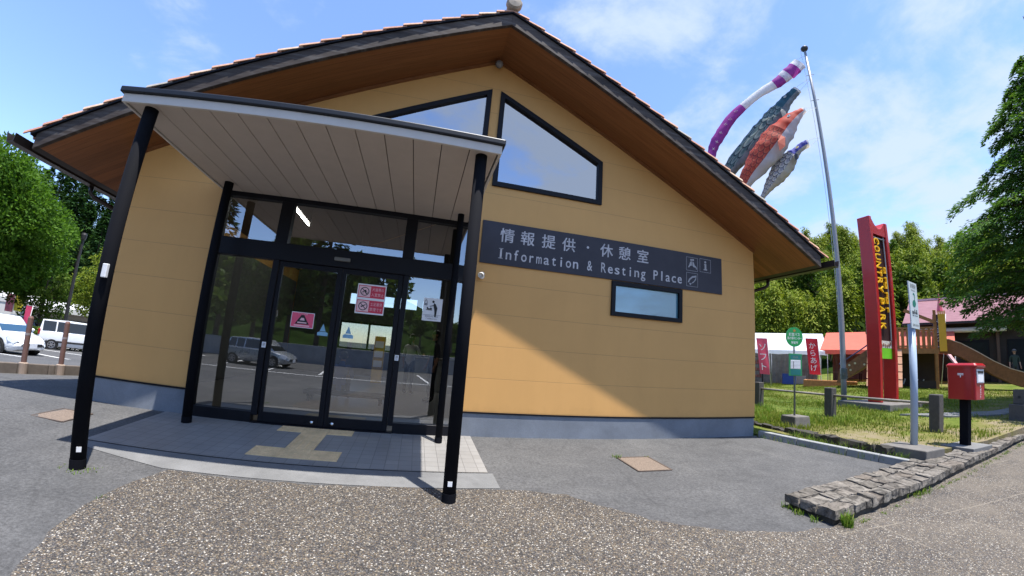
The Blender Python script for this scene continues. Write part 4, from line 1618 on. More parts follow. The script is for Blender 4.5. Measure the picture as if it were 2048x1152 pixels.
hill_strip('hill', 28, 92, 42, 150, zr, M_HILL)
hill_strip('hill', -95, -22, 60, 190, zl, M_HILL)
hill_strip('hill', 92, 265, 70, 160, zb_, M_HILL)

# bamboo plume
def plume(seed, H, mat):
    r = random.Random(seed)
    V, F = [], []
    mb = MB()
    for s in range(6):
        a = r.uniform(0, 2 * pi)
        x, y = r.uniform(-.9, .9), r.uniform(-.9, .9)
        lean = Vector((cos(a), sin(a), 0)) * r.uniform(.5, 1.3)
        h = H * r.uniform(.78, 1.03)
        fn = lambda f: Vector((x, y, h * f - .7 * max(0, f - .8) ** 1 * 5 * .35)) + lean * f ** 3
        mb.tube([fn(k / 6) for k in range(7)], [.055, .05, .045, .04, .03, .02, .008], 5)
        for _ in range(620):
            f = .38 + .62 * r.random() ** .8
            w = (1.15 * sin(min(1, (f - .25) / .75) * pi * .72 + .35)) + .1
            d = rv(r)
            p = fn(f) + Vector((d.x * w * r.random() ** .5, d.y * w * r.random() ** .5, d.z * .35))
            dd = (Vector((d.x, d.y, -.9)) + rv(r) * .5).normalized()
            leaf(V, F, p, dd, (d + Vector((0, 0, .8)) + rv(r) * .4).normalized(), r.uniform(.26, .46), r.uniform(.12, .20))
    return V, F, mb
def cedar(seed, H):
    r = random.Random(seed)
    V, F = [], []
    mb = MB()
    mb.tube([(0, 0, 0), (0.05, 0, H * .5), (0, 0.03, H)], [.2, .13, .01], 6)
    for _ in range(1500):
        f = r.random() ** .75
        z = H * (.18 + .82 * f)
        R = 2.1 * (1 - f) ** .8 * (0.75 + .35 * sin(z * 3.1)) + .12
        a = r.uniform(0, 2 * pi)
        q = R * r.random() ** .35
        d = Vector((cos(a), sin(a), 0))
        p = Vector((d.x * q, d.y * q, z))
        leaf(V, F, p, (d + Vector((0, 0, -.25)) + rv(r) * .4).normalized(), (Vector((0, 0, 1)) + d * .4 + rv(r) * .5).normalized(), r.uniform(.4, .8), r.uniform(.22, .36))
    return V, F, mb
KINDS = {}
for nm, (gen, mat) in {'b0': (lambda: plume(51, 10, 0), M_LF_BAMBOO), 'b1': (lambda: plume(52, 8.6, 0), M_LF_BAMBOO), 'b2': (lambda: plume(53, 11, 0), M_LF_BAMBOO),
                       'c0': (lambda: cedar(61, 12), M_LF_CEDAR), 'c1': (lambda: cedar(62, 14), M_LF_CEDAR),
                       'f0': (lambda: round_tree(71, 9, 3.2, 26, 190, .42, .28, .2), M_LF_FOREST), 'f1': (lambda: round_tree(72, 7.5, 3.0, 24, 190, .42, .28, .2), M_LF_FOREST)}.items():
    V, F, mb = gen()
    a = mesh_of('crown', V, F, mat)
    b = bpy.data.meshes.new('trunk'); b.from_pydata(mb.v, [], mb.f); b.materials.append(M_CULM if nm[0] == 'b' else M_BARK)
    KINDS[nm] = (a, b)
def plant_hill(az0, az1, Ds, zf, kinds, step, seed, spec, jit=1.3, sc0=1.0):
    r = random.Random(seed)
    for D in Ds:
        az = az0 + r.uniform(0, 1.5)
        while az < az1:
            k = r.choice(kinds(az, D))
            DD = D + r.uniform(-jit, jit)
            x, y = CAM.x + DD * sin(radians(az)), CAM.y + DD * cos(radians(az))
            nm, lab, grp = spec[k[0]]
            make_tree(nm, lab, 'tree', (x, y, zf(az, DD) - .2), *KINDS[k], group=grp, rz=r.uniform(0, 6.28), sc=r.uniform(.8, 1.15) * sc0)
            az += degrees(step / DD) * r.uniform(.75, 1.25)
spec_r = {'b': ('bamboo_clump', 'feathery yellow-green bamboo clump on the hillside behind the market tents', 'bamboo clumps on the tented hillside'),
          'f': ('forest_tree', 'rounded dark green tree on the hillside behind the market tents', 'round trees on the tented hillside'),
          'c': ('cedar_tree', 'dark conical cedar on the hillside behind the market tents', 'cedars on the tented hillside')}
spec_l = {'c': ('cedar_tree', 'dark conical cedar on the steep hill behind the parking lot', 'cedars on the hill behind the parking lot'),
          'f': ('forest_tree', 'rounded green tree at the foot of the cedar hill', 'round trees under the cedar hill')}
spec_b = {'f': ('forest_tree', 'green tree across the road mirrored in the entrance glass', 'trees mirrored in the glass'), 'c': ('cedar_tree', 'dark tall cedar across the road mirrored in the entrance glass', 'cedars mirrored in the glass')}
plant_hill(39, 76, (42,), zr, lambda a, d: ('f1', 'f0'), 3.0, 100, spec_r, .8, .42)
plant_hill(39, 76, (50, 56, 63), zr, lambda a, d: ('f1', 'f0'), 3.6, 109, spec_r, 1.2, .5)
plant_hill(38, 76, (47, 53), zr, lambda a, d: ('b0', 'b1', 'b2', 'b0') if a < 62 else ('b0', 'f0', 'b2'), 3.3, 101, spec_r)
plant_hill(40, 78, (60, 67, 75), zr, lambda a, d: ('b0', 'b2', 'b1', 'b0', 'f0'), 3.7, 102, spec_r)
plant_hill(42, 78, (84, 92, 100, 107), zr, lambda a, d: ('b0', 'f0', 'b2', 'f1'), 3.6, 103, spec_r)
plant_hill(-58, -37, (60,), zl, lambda a, d: ('f0', 'f1', 'c0'), 3.4, 104, spec_l)
plant_hill(-60, -35, (68, 77, 86, 96), zl, lambda a, d: ('c0', 'c1'), 2.9, 105, spec_l)
plant_hill(-62, -35, (107, 119, 130), zl, lambda a, d: ('c0', 'c1'), 3.6, 106, spec_l)
# ------------------------------------------------------------------ flagpole and carp streamers
M_ALU = pm('grey_aluminium', (0.27, 0.285, 0.30), 0.5, 0.25, var=0.08)
fx, fy = 12.81, 2.77
fz = lz(fx, fy)
fp = thing('flagpole', 'tall grey metal flagpole on the lawn flying the carp streamers', 'flagpole', (fx, fy, fz), world=True)
PU = Vector((-.667, .745, 0))
def fuz(u, z, off=0.0):
    """point in the upright plane through the pole across the wind; off towards the viewer"""
    return Vector((12.81, 2.79, 0)) + PU * u + Vector((0, 0, z)) + Vector((-.745, -.667, 0)) * off
lean = lambda z: Vector((fx - .06 * (z - fz) / 14, fy + .07 * (z - fz) / 14, z))
mb = MB()
mb.tube([lean(z) for z in (fz - .05, 1.6, 1.62, 5, 9, 12, 14.3)], [.092, .088, .086, .078, .066, .056, .05], 16)
pl = mb.build('pole', M_ALU, fp, smooth=True)
mb = MB()
mb.lathe([(0, 0), (.115, 0), (.115, .34), (.10, .36), (0, .36)], 14, (fx, fy, 1.33))
mb.box((fx - .10, fy - .09, 1.5), (.12, .05, .10))
mb.build('winch_collar', pm('collar_green_grey', (0.10, 0.12, 0.11), 0.5), fp)
mb = MB()
t_ = lean(14.3)
mb.lathe([(0, 0), (.05, 0), (.14, .10), (.15, .17), (.12, .22), (0, .23)], 16, t_)
mb.build('finial', pm('finial_dark', (0.05, 0.05, 0.055), 0.4, 0.5), fp, smooth=True)
mb = MB()
mb.tube([lean(14.35) + Vector((-.13, .1, 0)), lean(9) + Vector((-.12, .09, 0)), lean(1.5) + Vector((-.1, .03, 0))], .008, 5)
for z in (13.1, 11.9):
    mb.bar(lean(z) + PU * -.15, lean(z) + PU * .16, .02, .02)
mb.build('halyard', pm('rope_white', (0.55, 0.55, 0.52), 0.7), fp)

def m_scales(name, c1, c2, line, k=7.0):
    """overlapping half-round scales in object UV-like attribute space"""
    t = NT(name)
    uv = t.n('ShaderNodeUVMap').outputs[0]
    s = t.n('ShaderNodeSeparateXYZ')
    t.l(uv, s.inputs[0])
    u = t.math('MULTIPLY', s.outputs[0], k * 3.2)
    row = t.math('FLOOR', u)
    fu = t.math('FRACT', u)
    v = t.math('ADD', t.math('MULTIPLY', s.outputs[1], k * 1.9), t.math('MULTIPLY', t.math('MODULO', row, 2.0), 0.5))
    fv = t.math('SUBTRACT', t.math('FRACT', v), 0.5)
    d = t.math('ADD', t.math('MULTIPLY', fv, fv), t.math('MULTIPLY', t.math('SUBTRACT', fu, 0.1), t.math('MULTIPLY', t.math('SUBTRACT', fu, 0.1), 0.36)))
    c = t.ramp(d, [(0.0, c1), (0.13, c2), (0.19, c2), (0.21, line), (0.27, line), (0.30, c1)])
    t.base(c, 0.6, 0, 0.3)
    return t.m
def cloth(name, c, var=0.08, tr=0.3):
    if name in _pm:
        return _pm[name]
    t = NT(name)
    v = t.coord('World')
    k = t.ramp(t.noise(v, 4, 4), [(0.3, scl(c, 1 - var)), (0.7, scl(c, 1 + var))])
    t.base(k, 0.65, 0, 0.3)
    tl = t.n('ShaderNodeBsdfTranslucent')
    t.l(k, tl.inputs[0])
    ms = t.n('ShaderNodeMixShader')
    ms.inputs[0].default_value = tr
    t.l(t.p.outputs[0], ms.inputs[1])
    t.l(tl.outputs[0], ms.inputs[2])
    t.l(ms.outputs[0], t.out.inputs[0])
    _pm[name] = t.m
    return t.m
def sock_rings(ctrl, off, n=14, sub_=5, flat=.6, dep=None):
    """rings of a windblown tube. ctrl: (u,z,r)"""
    P = []
    for i in range(len(ctrl) - 1):
        p0, p1, p2, p3 = (ctrl[max(0, min(len(ctrl) - 1, i + k))] for k in (-1, 0, 1, 2))
        for j in range(sub_):
            t = j / sub_
            P.append(tuple(.5 * (2 * p1[q] + (p2[q] - p0[q]) * t + (2 * p0[q] - 5 * p1[q] + 4 * p2[q] - p3[q]) * t * t + (3 * p1[q] - p0[q] - 3 * p2[q] + p3[q]) * t ** 3) for q in range(3)))
    P.append(tuple(ctrl[-1]))
    rings = []
    for i, (u, z, r) in enumerate(P):
        a, b = P[max(0, i - 1)], P[min(len(P) - 1, i + 1)]
        du, dz = b[0] - a[0], b[1] - a[1]
        L = hypot(du, dz)
        nu, nz = -dz / L, du / L            # across; points to the back (upper) side
        if nz < 0:
            nu, nz = -nu, -nz
        ring = []
        wr = .035 * sin(i * 1.9 + u * 3) + .02 * sin(i * 4.3)
        for k in range(n):
            t = 2 * pi * k / n
            rr_k = r * (1 + wr + .05 * sin(3 * t + i * .8) * min(1, i / 6))
            w = rr_k * cos(t)
            ring.append(fuz(u + nu * w, z + nz * w, off + flat * rr_k * sin(t)))
        rings.append(ring)
    return rings
def skin_rings(rings, sel, with_uv=False):
    """mesh data of the faces for which sel(i, k) holds"""
    V, F, UV, idx = [], [], [], {}
    n = len(rings[0])
    def vi(i, k):
        if (i, k) not in idx:
            idx[(i, k)] = len(V)
            V.append(tuple(rings[i][k % n]))
        return idx[(i, k)]
    for i in range(len(rings) - 1):
        for k in range(n):
            if sel(i, k):
                F.append((vi(i, k), vi(i, k + 1), vi(i + 1, k + 1), vi(i + 1, k)))
                UV.append([(i / len(rings), k / n), (i / len(rings), (k + 1) / n), ((i + 1) / len(rings), (k + 1) / n), ((i + 1) / len(rings), k / n)])
    return V, F, UV
def part_mesh(name, VFU, mat, parent):
    V, F, UV = VFU
    me = bpy.data.meshes.new(name)
    me.from_pydata(V, [], F)
    me.materials.append(mat)
    l = me.uv_layers.new(name='UVMap')
    for p, uvs in zip(me.polygons, UV):
        p.use_smooth = True
        for li, q in zip(p.loop_indices, uvs):
            l.data[li].uv = q
    o = bpy.data.objects.new(name, me)
    C.objects.link(o)
    put(o, parent)
    return o
M_WHITEC = cloth('streamer_white', (0.74, 0.74, 0.76), tr=.4)
M_PURP = cloth('streamer_purple', (0.36, 0.055, 0.33), .15, .35)
# ribbon windsock
wk = thing('windsock', 'purple and white ribbon windsock flying topmost from the flagpole', 'streamer', fuz(.4, 13.7), world=True)
rings = sock_rings([(.36, 13.76, .30), (.82, 13.40, .30), (1.32, 13.06, .235), (2.3, 12.55, .18), (3.2, 11.83, .22), (3.85, 10.95, .24), (4.13, 10.35, .19), (4.3, 9.7, .2)], 0, 14, 6, .55)
N = len(rings)
def seg(a, b):
    return lambda i, k: a <= i < b
part_mesh('mouth_band', skin_rings(rings, seg(0, 3)), M_WHITEC, wk)
part_mesh('stripe', skin_rings(rings, seg(3, 7)), M_PURP, wk)
part_mesh('stripe', skin_rings(rings, seg(7, 10)), M_WHITEC, wk)
part_mesh('stripe', skin_rings(rings, seg(10, 13)), M_PURP, wk)
part_mesh('stripe', skin_rings(rings, seg(13, 21)), M_WHITEC, wk)
tail = part_mesh('ribbon_tail', skin_rings(rings, seg(21, N)), M_PURP, wk)
m = MB()
for (u, z) in ((3.05, 11.98), (3.5, 11.45), (3.72, 11.1), (3.9, 10.7), (4.05, 10.4), (3.3, 11.65)):
    for k in range(4):
        a = k * pi / 2 + u
        p = fuz(u + .03 * cos(a * 3), z, .15)
        q = fuz(u + .07 * cos(a), z + .07 * sin(a), .15)
        m.bar(p, q, .006, .022, up=Vector((.745, .667, 0)))
sub(m.build('blossom_print', M_WHITEC, wk), tail)
m = MB()
m.tube([fuz(.02, 14.1), fuz(.36 + .12, 13.76 + .24)], .006, 4)
m.tube([fuz(.02, 14.0), fuz(.36 - .1, 13.76 - .2)], .006, 4)
m.build('cord', pm('rope_white', (0.55, 0.55, 0.52), 0.7), wk)

def carp(lab, ctrl, off, m_head, m_sc, m_belly, m_mouth, m_fin, fin_at, eye_c=(0.25, 0.55, 0.62), h1=10, tie=None):
    t_ = thing('carp_streamer', lab, 'streamer', fuz(ctrl[0][0], ctrl[0][1], off), world=True, group='carp streamers on the flagpole')
    rg = sock_rings(ctrl, off, 20, 6, .62)
    n = len(rg)
    bel = lambda k: 20 * .30 <= (k + .5) <= 20 * .70
    part_mesh('mouth_hoop', skin_rings(rg, seg(0, 2)), m_mouth, t_)
    hd = part_mesh('head', skin_rings(rg, lambda i, k: 2 <= i < h1 and not bel(k)), m_head, t_)
    part_mesh('body', skin_rings(rg, lambda i, k: i >= h1 and not bel(k)), m_sc, t_)
    part_mesh('belly', skin_rings(rg, lambda i, k: i >= 2 and bel(k)), m_belly, t_)
    # eye: a flat white ring with a coloured iris on the side that faces the viewer
    ie = max(3, h1 - 5)
    a, b = rg[ie][3], rg[ie][4]
    e = (a + b) / 2 + Vector((-.745, -.667, 0)) * .025
    r = .085 if ctrl[1][2] > .3 else .055
    dr = (rg[ie + 1][4] - rg[ie - 1][4]).normalized()
    nn = Vector((-.745, -.667, 0))
    ac = nn.cross(dr).normalized()
    for nm, rr, o_, mt in (('eye', 1.0, .0, M_WHITEC), ('iris', .66, .012, pm('iris_%d' % int(eye_c[0] * 100), eye_c, .4, var=0)), ('pupil', .33, .022, M_INK)):
        m = MB()
        m.add([e + nn * o_ + dr * (r * rr * 1.35 * cos(2 * pi * i / 14)) + ac * (r * rr * .8 * sin(2 * pi * i / 14)) for i in range(14)], [tuple(range(14))])
        sub(m.build(nm, mt, t_), hd)
    # side fin
    i0, k0, L = fin_at
    p = rg[i0][k0]
    d = (rg[i0 + 3][k0] - p).normalized()
    cr = (rg[i0][10] - rg[i0][0]).normalized()
    m = MB()
    q = p + nn * .05
    m.add([q, q + d * L * .55 + cr * L * .12 + nn * .12, q + d * L + cr * L * .55 + nn * .1, q + d * L * .55 + cr * L * .62 + nn * .05, q + cr * L * .28], [(0, 1, 2, 3, 4)])
    m.build('fin', m_fin, t_)
    # tail fin
    c = Vector()
    for v in rg[-1]:
        c += v
    c /= len(rg[-1])
    d = (c - sum((v for v in rg[-5]), Vector()) / len(rg[-5])).normalized()
    ac2 = (rg[-1][0] - rg[-1][10]).normalized()
    w = ctrl[-1][2]
    m = MB()
    for s in (-1, 1):
        m.add([c - d * .05 - ac2 * w * s, c - d * .05 + ac2 * w * s, c + d * .55 + ac2 * s * w * 2.4 + nn * .04 * s, c + d * .25 + nn * .03], [(0, 1, 2, 3)])
    m.build('tail_fin', m_sc, t_)
    m = MB()
    z = ctrl[0][1]
    top_ = tie or z + .35
    m.tube([fuz(.0, top_), fuz(ctrl[0][0], z + ctrl[0][2] * .8, off)], .006, 4)
    m.tube([fuz(.0, top_), fuz(ctrl[0][0], z - ctrl[0][2] * .8, off)], .006, 4)
    m.build('cord', pm('rope_white', (0.55, 0.55, 0.52), 0.7), t_)
    return t_
M_MOUTH = cloth('hoop_white', (0.70, 0.68, 0.64), tr=.4)
carp('dark teal carp streamer half hidden behind the red one', [(.60, 12.66, .20), (.86, 12.44, .22), (1.22, 12.06, .29), (1.64, 11.52, .42), (2.12, 10.98, .44), (3.0, 10.08, .38), (3.65, 9.28, .25), (4.0, 8.7, .16)], -.2,
     cloth('carp_teal', (0.030, 0.095, 0.125), .35, .15), m_scales('carp_teal_scales', (0.055, 0.10, 0.095), (0.19, 0.235, 0.21), (0.012, 0.02, 0.025), 6), cloth('carp_grey', (0.22, 0.24, 0.26), .3, .3), M_MOUTH, cloth('carp_teal_fin', (0.16, 0.17, 0.18)), (14, 6, .5), (0.5, 0.5, 0.45), 14)
carp('large red carp streamer with white belly in the middle of the flagpole', [(.56, 11.20, .12), (.80, 11.07, .20), (1.22, 10.70, .39), (1.74, 10.08, .55), (2.26, 9.42, .51), (2.72, 8.84, .36), (3.0, 8.36, .22), (3.15, 8.02, .17)], .55,
     cloth('carp_red', (0.40, 0.035, 0.014), .2, .2), m_scales('carp_red_scales', (0.33, 0.035, 0.018), (0.44, 0.085, 0.04), (0.09, 0.012, 0.012), 8), cloth('carp_belly', (0.66, 0.62, 0.64), .08, .4), M_MOUTH, cloth('carp_red_fin', (0.60, 0.16, 0.10)), (17, 6, .62), (0.10, 0.50, 0.60), 15)
carp('smallest carp streamer, blue headed with grey scales, lowest on the flagpole', [(.56, 9.95, .17), (.72, 9.90, .17), (.98, 9.72, .17), (1.25, 9.45, .29), (1.6, 9.0, .36), (1.92, 8.6, .27), (2.2, 8.22, .14), (2.4, 7.9, .08)], .2,
     cloth('carp_blue', (0.075, 0.085, 0.38), .25, .25), m_scales('carp_grey_scales', (0.24, 0.24, 0.27), (0.52, 0.50, 0.46), (0.02, 0.02, 0.03), 6), cloth('carp_cream', (0.60, 0.55, 0.44), .15, .4), M_MOUTH, cloth('carp_dark_fin', (0.06, 0.06, 0.07)), (15, 6, .36), (0.75, 0.55, 0.06), 16)

# ------------------------------------------------------------------ red sign tower
M_RED = pm('red_gloss_paint', (0.41, 0.010, 0.008), 0.4, var=0.08, coat=.3, kind='World')
RX, RY = 12.60, 1.42
rz_ = lz(RX + .5, RY)
tw = thing('sign_tower', 'tall red sign tower with yellow upright letters standing on a slab', 'sign', (RX + .5, RY + .25, rz_), world=True)
mb = MB()
mb.hexa([(x, y, lz(x, y) - .06) for x, y in ((12.05, .85), (14.0, .85), (14.0, 2.5), (12.05, 2.5))] + [(x, y, rz_ + .13) for x, y in ((12.05, .85), (14.0, .85), (14.0, 2.5), (12.05, 2.5))])
mb.build('base_slab', M_OLDCONC, tw, bevel=.02)
TZ = 6.62
for x in (RX, RX + .92):
    mb = MB()
    mb.span(x, x + .15, RY, RY + .42, rz_ + .13, TZ - (0.0 if x == RX else .10))
    mb.build('side_post', M_RED, tw, bevel=.02)
mb = MB()
x0, x1 = RX + .152, RX + .918
crv = [(x0 + (x1 - x0) * i / 10, TZ - .05 - .05 * i / 10 - .30 * sin(pi * i / 10)) for i in range(11)]
mb.prism([(x0, TZ - .58), (x1, TZ - .60)] + crv[::-1], lambda u, v, w: (u, w, v), RY + .02, RY + .40)
mb.build('crown_beam', M_RED, tw)
mb = MB()
mb.span(x0, x1, RY + .10, RY + .16, 2.60, TZ - .6)
mb.build('sign_panel', pm('dark_maroon_panel', (0.035, 0.012, 0.012), 0.5, kind='World'), tw)
mb = MB()
mb.tube([(x1 - .10, RY + .06, 2.6), (x1 - .10, RY + .06, TZ - .62)], .022, 8)
mb.tube([(x0 + .05, RY + .06, TZ - .70), (x1 - .05, RY + .06, TZ - .70)], .025, 8)
mb.build('lamp_rail', M_ALU, tw)
mb = MB()
M_YEL = pm('yellow_letter', (0.90, 0.50, 0.015), 0.45, var=0.08, kind='World')
Rt, Ut = Vector((0, 0, -1)), Vector((1, 0, 0))
z = 5.92
gC = glyph('N', .06)
for ch in 'COUNTRY PARK':
    if ch == ' ':
        z -= .13
        continue
    g = glyph(ch, .06)
    size = .30 / (gC[5] - gC[4])
    w = .21
    sx = w / max(.05, (g[3] - g[2]) * size)
    put_char(mb, ch, (x0 + .06, RY + .06, z - w / 2), Rt, Ut, size, sx, .06)
    z -= w + .055
mb.build('lettering', M_YEL, tw)
mb = MB()
for i in range(9):
    zz = 4.95 - i * .165
    xa, xb = x0 + .47, x0 + .60
    mb.span(xa, xb, RY + .03, RY + .09, zz - .022, zz + .022)
    if i % 3 == 0:
        mb.span(xa, xa + .03, RY + .03, RY + .09, zz - .13, zz - .026)
    if i % 3 != 1:
        mb.span(xb - .03, xb, RY + .03, RY + .09, zz - .13, zz - .026)
mb.build('small_lettering', M_YEL, tw)
mb = MB()
mb.span(x0 + .0, x1 - .0, RY + .10, RY + .16, 2.02, 2.35)
gb = mb.build('green_plate', pm('bright_green', (0.16, 0.52, 0.02), 0.5, kind='World'), tw)
mb = MB()
mb.span(x0 + .0, x1 - .0, RY + .10, RY + .155, 2.355, 2.58)
pp_ = mb.build('picture_plate', pm('picture_pale', (0.60, 0.56, 0.50), 0.6, var=.25, scale=14, kind='World'), tw)
mb = MB()
r = random.Random(4)
for i in range(7):
    xx = x0 + .06 + i * .105
    mb.sphere((xx, RY + .098, 2.44 + r.uniform(-.03, .07)), (.045, .008, .06), 8, 6)
sub(mb.build('picture_figures', pm('picture_brown', (0.22, 0.12, 0.08), 0.6, var=.5, scale=20, kind='World'), tw), pp_)

# ------------------------------------------------------------------ signs on posts
def face_axes(rz):
    """right and out vectors of a sign face whose outward normal is at angle rz from -y towards -x"""
    n = Vector((-sin(rz), -cos(rz), 0))
    return Vector((-n.y, n.x, 0)), n
# pale blue post with the white guide plate
ps = thing('guide_sign', 'white guide plate with green emblem on a pale blue post', 'sign', (7.0, -2.28, .16), world=True)
mb = MB()
bx0, bx1, by0, by1 = 6.60, 7.24, -2.60, -1.86
P = [(bx0, by0), (bx1, by0), (bx1, by1), (bx0, by1)]
mb.hexa([(x, y, .08) for x, y in P] + [(x, y, .385) for x, y in P])
mb.build('base_block', M_OLDCONC, ps, bevel=.015)
px_, py_ = 7.10, -2.17
mb = MB()
mb.tube([(px_, py_, .37), (px_, py_, 2.40)], .058, 16)
mb.build('post', pm('pale_blue_paint', (0.34, 0.42, 0.52), 0.45, var=.06), ps, smooth=True)
Rf, nf = face_axes(radians(-8))
pc = Vector((px_, py_, 2.72)) + nf * .06
mb = MB()
mb.bar(pc - Rf * .20, pc + Rf * .20, .02, .80)
pn = mb.build('sign_plate', pm('plate_white', (0.50, 0.56, 0.57), 0.4, var=.04), ps, bevel=.004)
mb = MB()
q = pc + nf * .0125
put_text(mb, '道の駅案内', q + Vector((0, 0, .30)), Rf, U_, .085, .27)
put_text(mb, 'Information', q + Vector((0, 0, .245)), Rf, U_, .04, .20)
put_text(mb, 'ROAD STATION', q + Vector((0, 0, -.36)), Rf, U_, .05, .28)
for i, u in enumerate((-.09, 0, .09)):
    c = q + Rf * u + Vector((0, 0, -.13))
    mb.bar(c - Rf * .032, c + Rf * .032, .002, .035 if i else .05, up=Vector((0, 0, 1)))
    if i:
        c2 = c + Vector((0, 0, .04))
        mb.bar(c2 - Rf * .014, c2 + Rf * .018, .002, .036)
    mb.bar(c + Vector((0, 0, -.05)) - Rf * .03, c + Vector((0, 0, -.05)) + Rf * .03, .002, .01)
sub(mb.build('print', M_INK, ps), pn)
mb = MB()
c = q + Vector((0, 0, .03))
mb.add([c + Rf * (.085 * cos(2 * pi * i / 20) + .01 * sin(2 * pi * i / 20)) + Vector((0, 0, .062 * sin(2 * pi * i / 20))) for i in range(20)], [tuple(range(20))])
mb.add([c + Rf * u + Vector((0, 0, v)) for u, v in ((.03, .05), (.055, .05), (.05, .11), (.06, .155), (.03, .185), (-.02, .18), (-.05, .15), (-.02, .155), (.02, .15), (.025, .11))], [tuple(range(10))])
sub(mb.build('emblem', pm('emblem_green', (0.01, 0.16, 0.11), 0.5), ps), pn)

# bus stop
bs = thing('bus_stop', 'green round bus stop sign with timetable on a concrete block', 'bus stop', (7.42, .55, .31), world=True)
mb = MB()
P = [(7.18, .28), (7.72, .28), (7.72, .72), (7.18, .72)]
mb.hexa([(x, y, .22) for x, y in P] + [(x + (.03 if x < 7.5 else -.03), y + (.03 if y < .5 else -.03), .545) for x, y in P])
mb.build('base_block', M_OLDCONC, bs, bevel=.02)
sx_, sy_ = 7.42, .50
mb = MB()
mb.tube([(sx_, sy_, .53), (sx_ - .03, sy_, 2.45)], .021, 10)
mb.build('post', pm('post_steel_blue', (0.16, 0.18, 0.20), 0.5, 0.3), bs, smooth=True)
Rf, nf = face_axes(radians(22))
mb = MB()
c = Vector((sx_ - .03, sy_, 2.31)) + nf * .03
n = 28
rim = [(.205 * cos(2 * pi * i / n), .225 * sin(2 * pi * i / n)) for i in range(n)]
mb.prism(rim, lambda u, v, w: c + Rf * u + Vector((0, 0, v)) + nf * w, -.008, .008)
dc = mb.build('sign_disc', pm('bus_green', (0.010, 0.27, 0.065), 0.4, var=.05), bs)
mb = MB()
q = c + nf * .0095
put_text(mb, '町営バス', q + Vector((0, 0, .025)), Rf, U_, .085, .26)
put_text(mb, '道の駅センター', q + Vector((0, 0, -.055)), Rf, U_, .07, .35)
put_text(mb, '停留所', q + Vector((0, 0, -.155)), Rf, U_, .07, .17)
sub(mb.build('lettering', M_PAPW, bs), dc)
mb = MB()
for k in range(5):
    a = pi / 2 + k * 2 * pi / 5
    p = q + Vector((0, 0, .145))
    mb.add([p + Rf * (r_ * cos(a + d_)) + Vector((0, 0, r_ * sin(a + d_))) for r_, d_ in ((0, 0), (.022, -.5), (.045, 0), (.022, .5))], [(0, 1, 2, 3)])
sub(mb.build('emblem', pm('emblem_orange', (0.45, 0.22, 0.03), 0.5), bs), dc)
mb = MB()
c = Vector((sx_ - .015, sy_, 1.68)) + nf * .035
mb.bar(c - Rf * .155, c + Rf * .155, .03, .50)
bd = mb.build('timetable_board', pm('board_green', (0.02, 0.22, 0.08), 0.4, var=.05), bs, bevel=.004)
mb = MB()
q = c + nf * .0165
mb.bar(q - Rf * .118 + Vector((0, 0, .17)), q + Rf * .118 + Vector((0, 0, .17)), .002, .10)
mb.bar(q - Rf * .118 + Vector((0, 0, -.165)), q + Rf * .118 + Vector((0, 0, -.165)), .002, .12)
sub(mb.build('route_strip', pm('board_teal', (0.01, 0.15, 0.14), 0.4), bs), bd)
mb = MB()
mb.bar(q - Rf * .118 + Vector((0, 0, .01)), q + Rf * .118 + Vector((0, 0, .01)), .002, .20)
sh_ = sub(mb.build('timetable_sheet', M_PAPW, bs), bd)
mb = MB()
q2 = q + nf * .0015
for k in range(6):
    p = q2 + Vector((0, 0, .075 - .03 * k))
    mb.bar(p - Rf * .11, p + Rf * .11, .0008, .006)
for k in (-.05, ):
    mb.bar(q2 + Rf * k + Vector((0, 0, -.085)), q2 + Rf * k + Vector((0, 0, .075)), .018, .0008, up=nf)
put_text(mb, '時刻表', q2 + Vector((0, 0, .15)), Rf, U_, .05, .12)
sub(mb.build('print', pm('print_grey', (0.2, 0.2, 0.2), 0.6, var=0), bs), bd)

# post box
M_PRD = pm('postbox_red', (0.34, 0.007, 0.010), 0.35, var=.05, coat=.4, kind='World')
pb = thing('post_box', 'red letter box on a black pillar beside the stone kerb', 'post box', (8.42, -2.46, .30), world=True)
mb = MB()
mb.span(8.02, 8.88, -2.74, -2.20, .22, .325)
mb.build('base_plate', M_CONC, pb, bevel=.01)
mb = MB()
mb.span(8.34, 8.49, -2.53, -2.38, .32, 1.14)
mb.build('pillar', M_BLACK, pb, bevel=.012)
mb = MB()
bx0, bx1, by0, by1 = 8.20, 8.62, -2.71, -2.24
def loft(P0, z0, P1, z1):
    n = len(P0)
    mb.add([(x, y, z0) for x, y in P0] + [(x, y, z1) for x, y in P1], [tuple(range(n))[::-1], tuple(range(n, 2 * n))] + [(i, (i + 1) % n, n + (i + 1) % n, n + i) for i in range(n)])
def rr_(x0, x1, y0, y1, r, n=5):
    o = []
    for cx, cyy, a0 in ((x1 - r, y0 + r, -pi / 2), (x1 - r, y1 - r, 0), (x0 + r, y1 - r, pi / 2), (x0 + r, y0 + r, pi)):
        for k in range(n + 1):
            a = a0 + pi / 2 * k / n
            o.append((cx + r * cos(a), cyy + r * sin(a)))
    return o
loft(rr_(bx0, bx1, by0, by1, .035), 1.13, rr_(bx0, bx1, by0, by1, .035), 1.70)
bx = mb.build('box', M_PRD, pb, bevel=.006)
mb = MB()
loft(rr_(bx0 - .015, bx1 + .015, by0 - .03, by1 + .012, .045), 1.69, rr_(bx0 - .018, bx1 + .018, by0 - .035, by1 + .014, .045), 1.725)
loft(rr_(bx0 - .018, bx1 + .018, by0 - .035, by1 + .014, .045), 1.7255, rr_(bx0 + .02, bx1 - .02, by0 + .0, by1 - .02, .04), 1.765)
mb.build('lid', M_PRD, pb, bevel=.004)
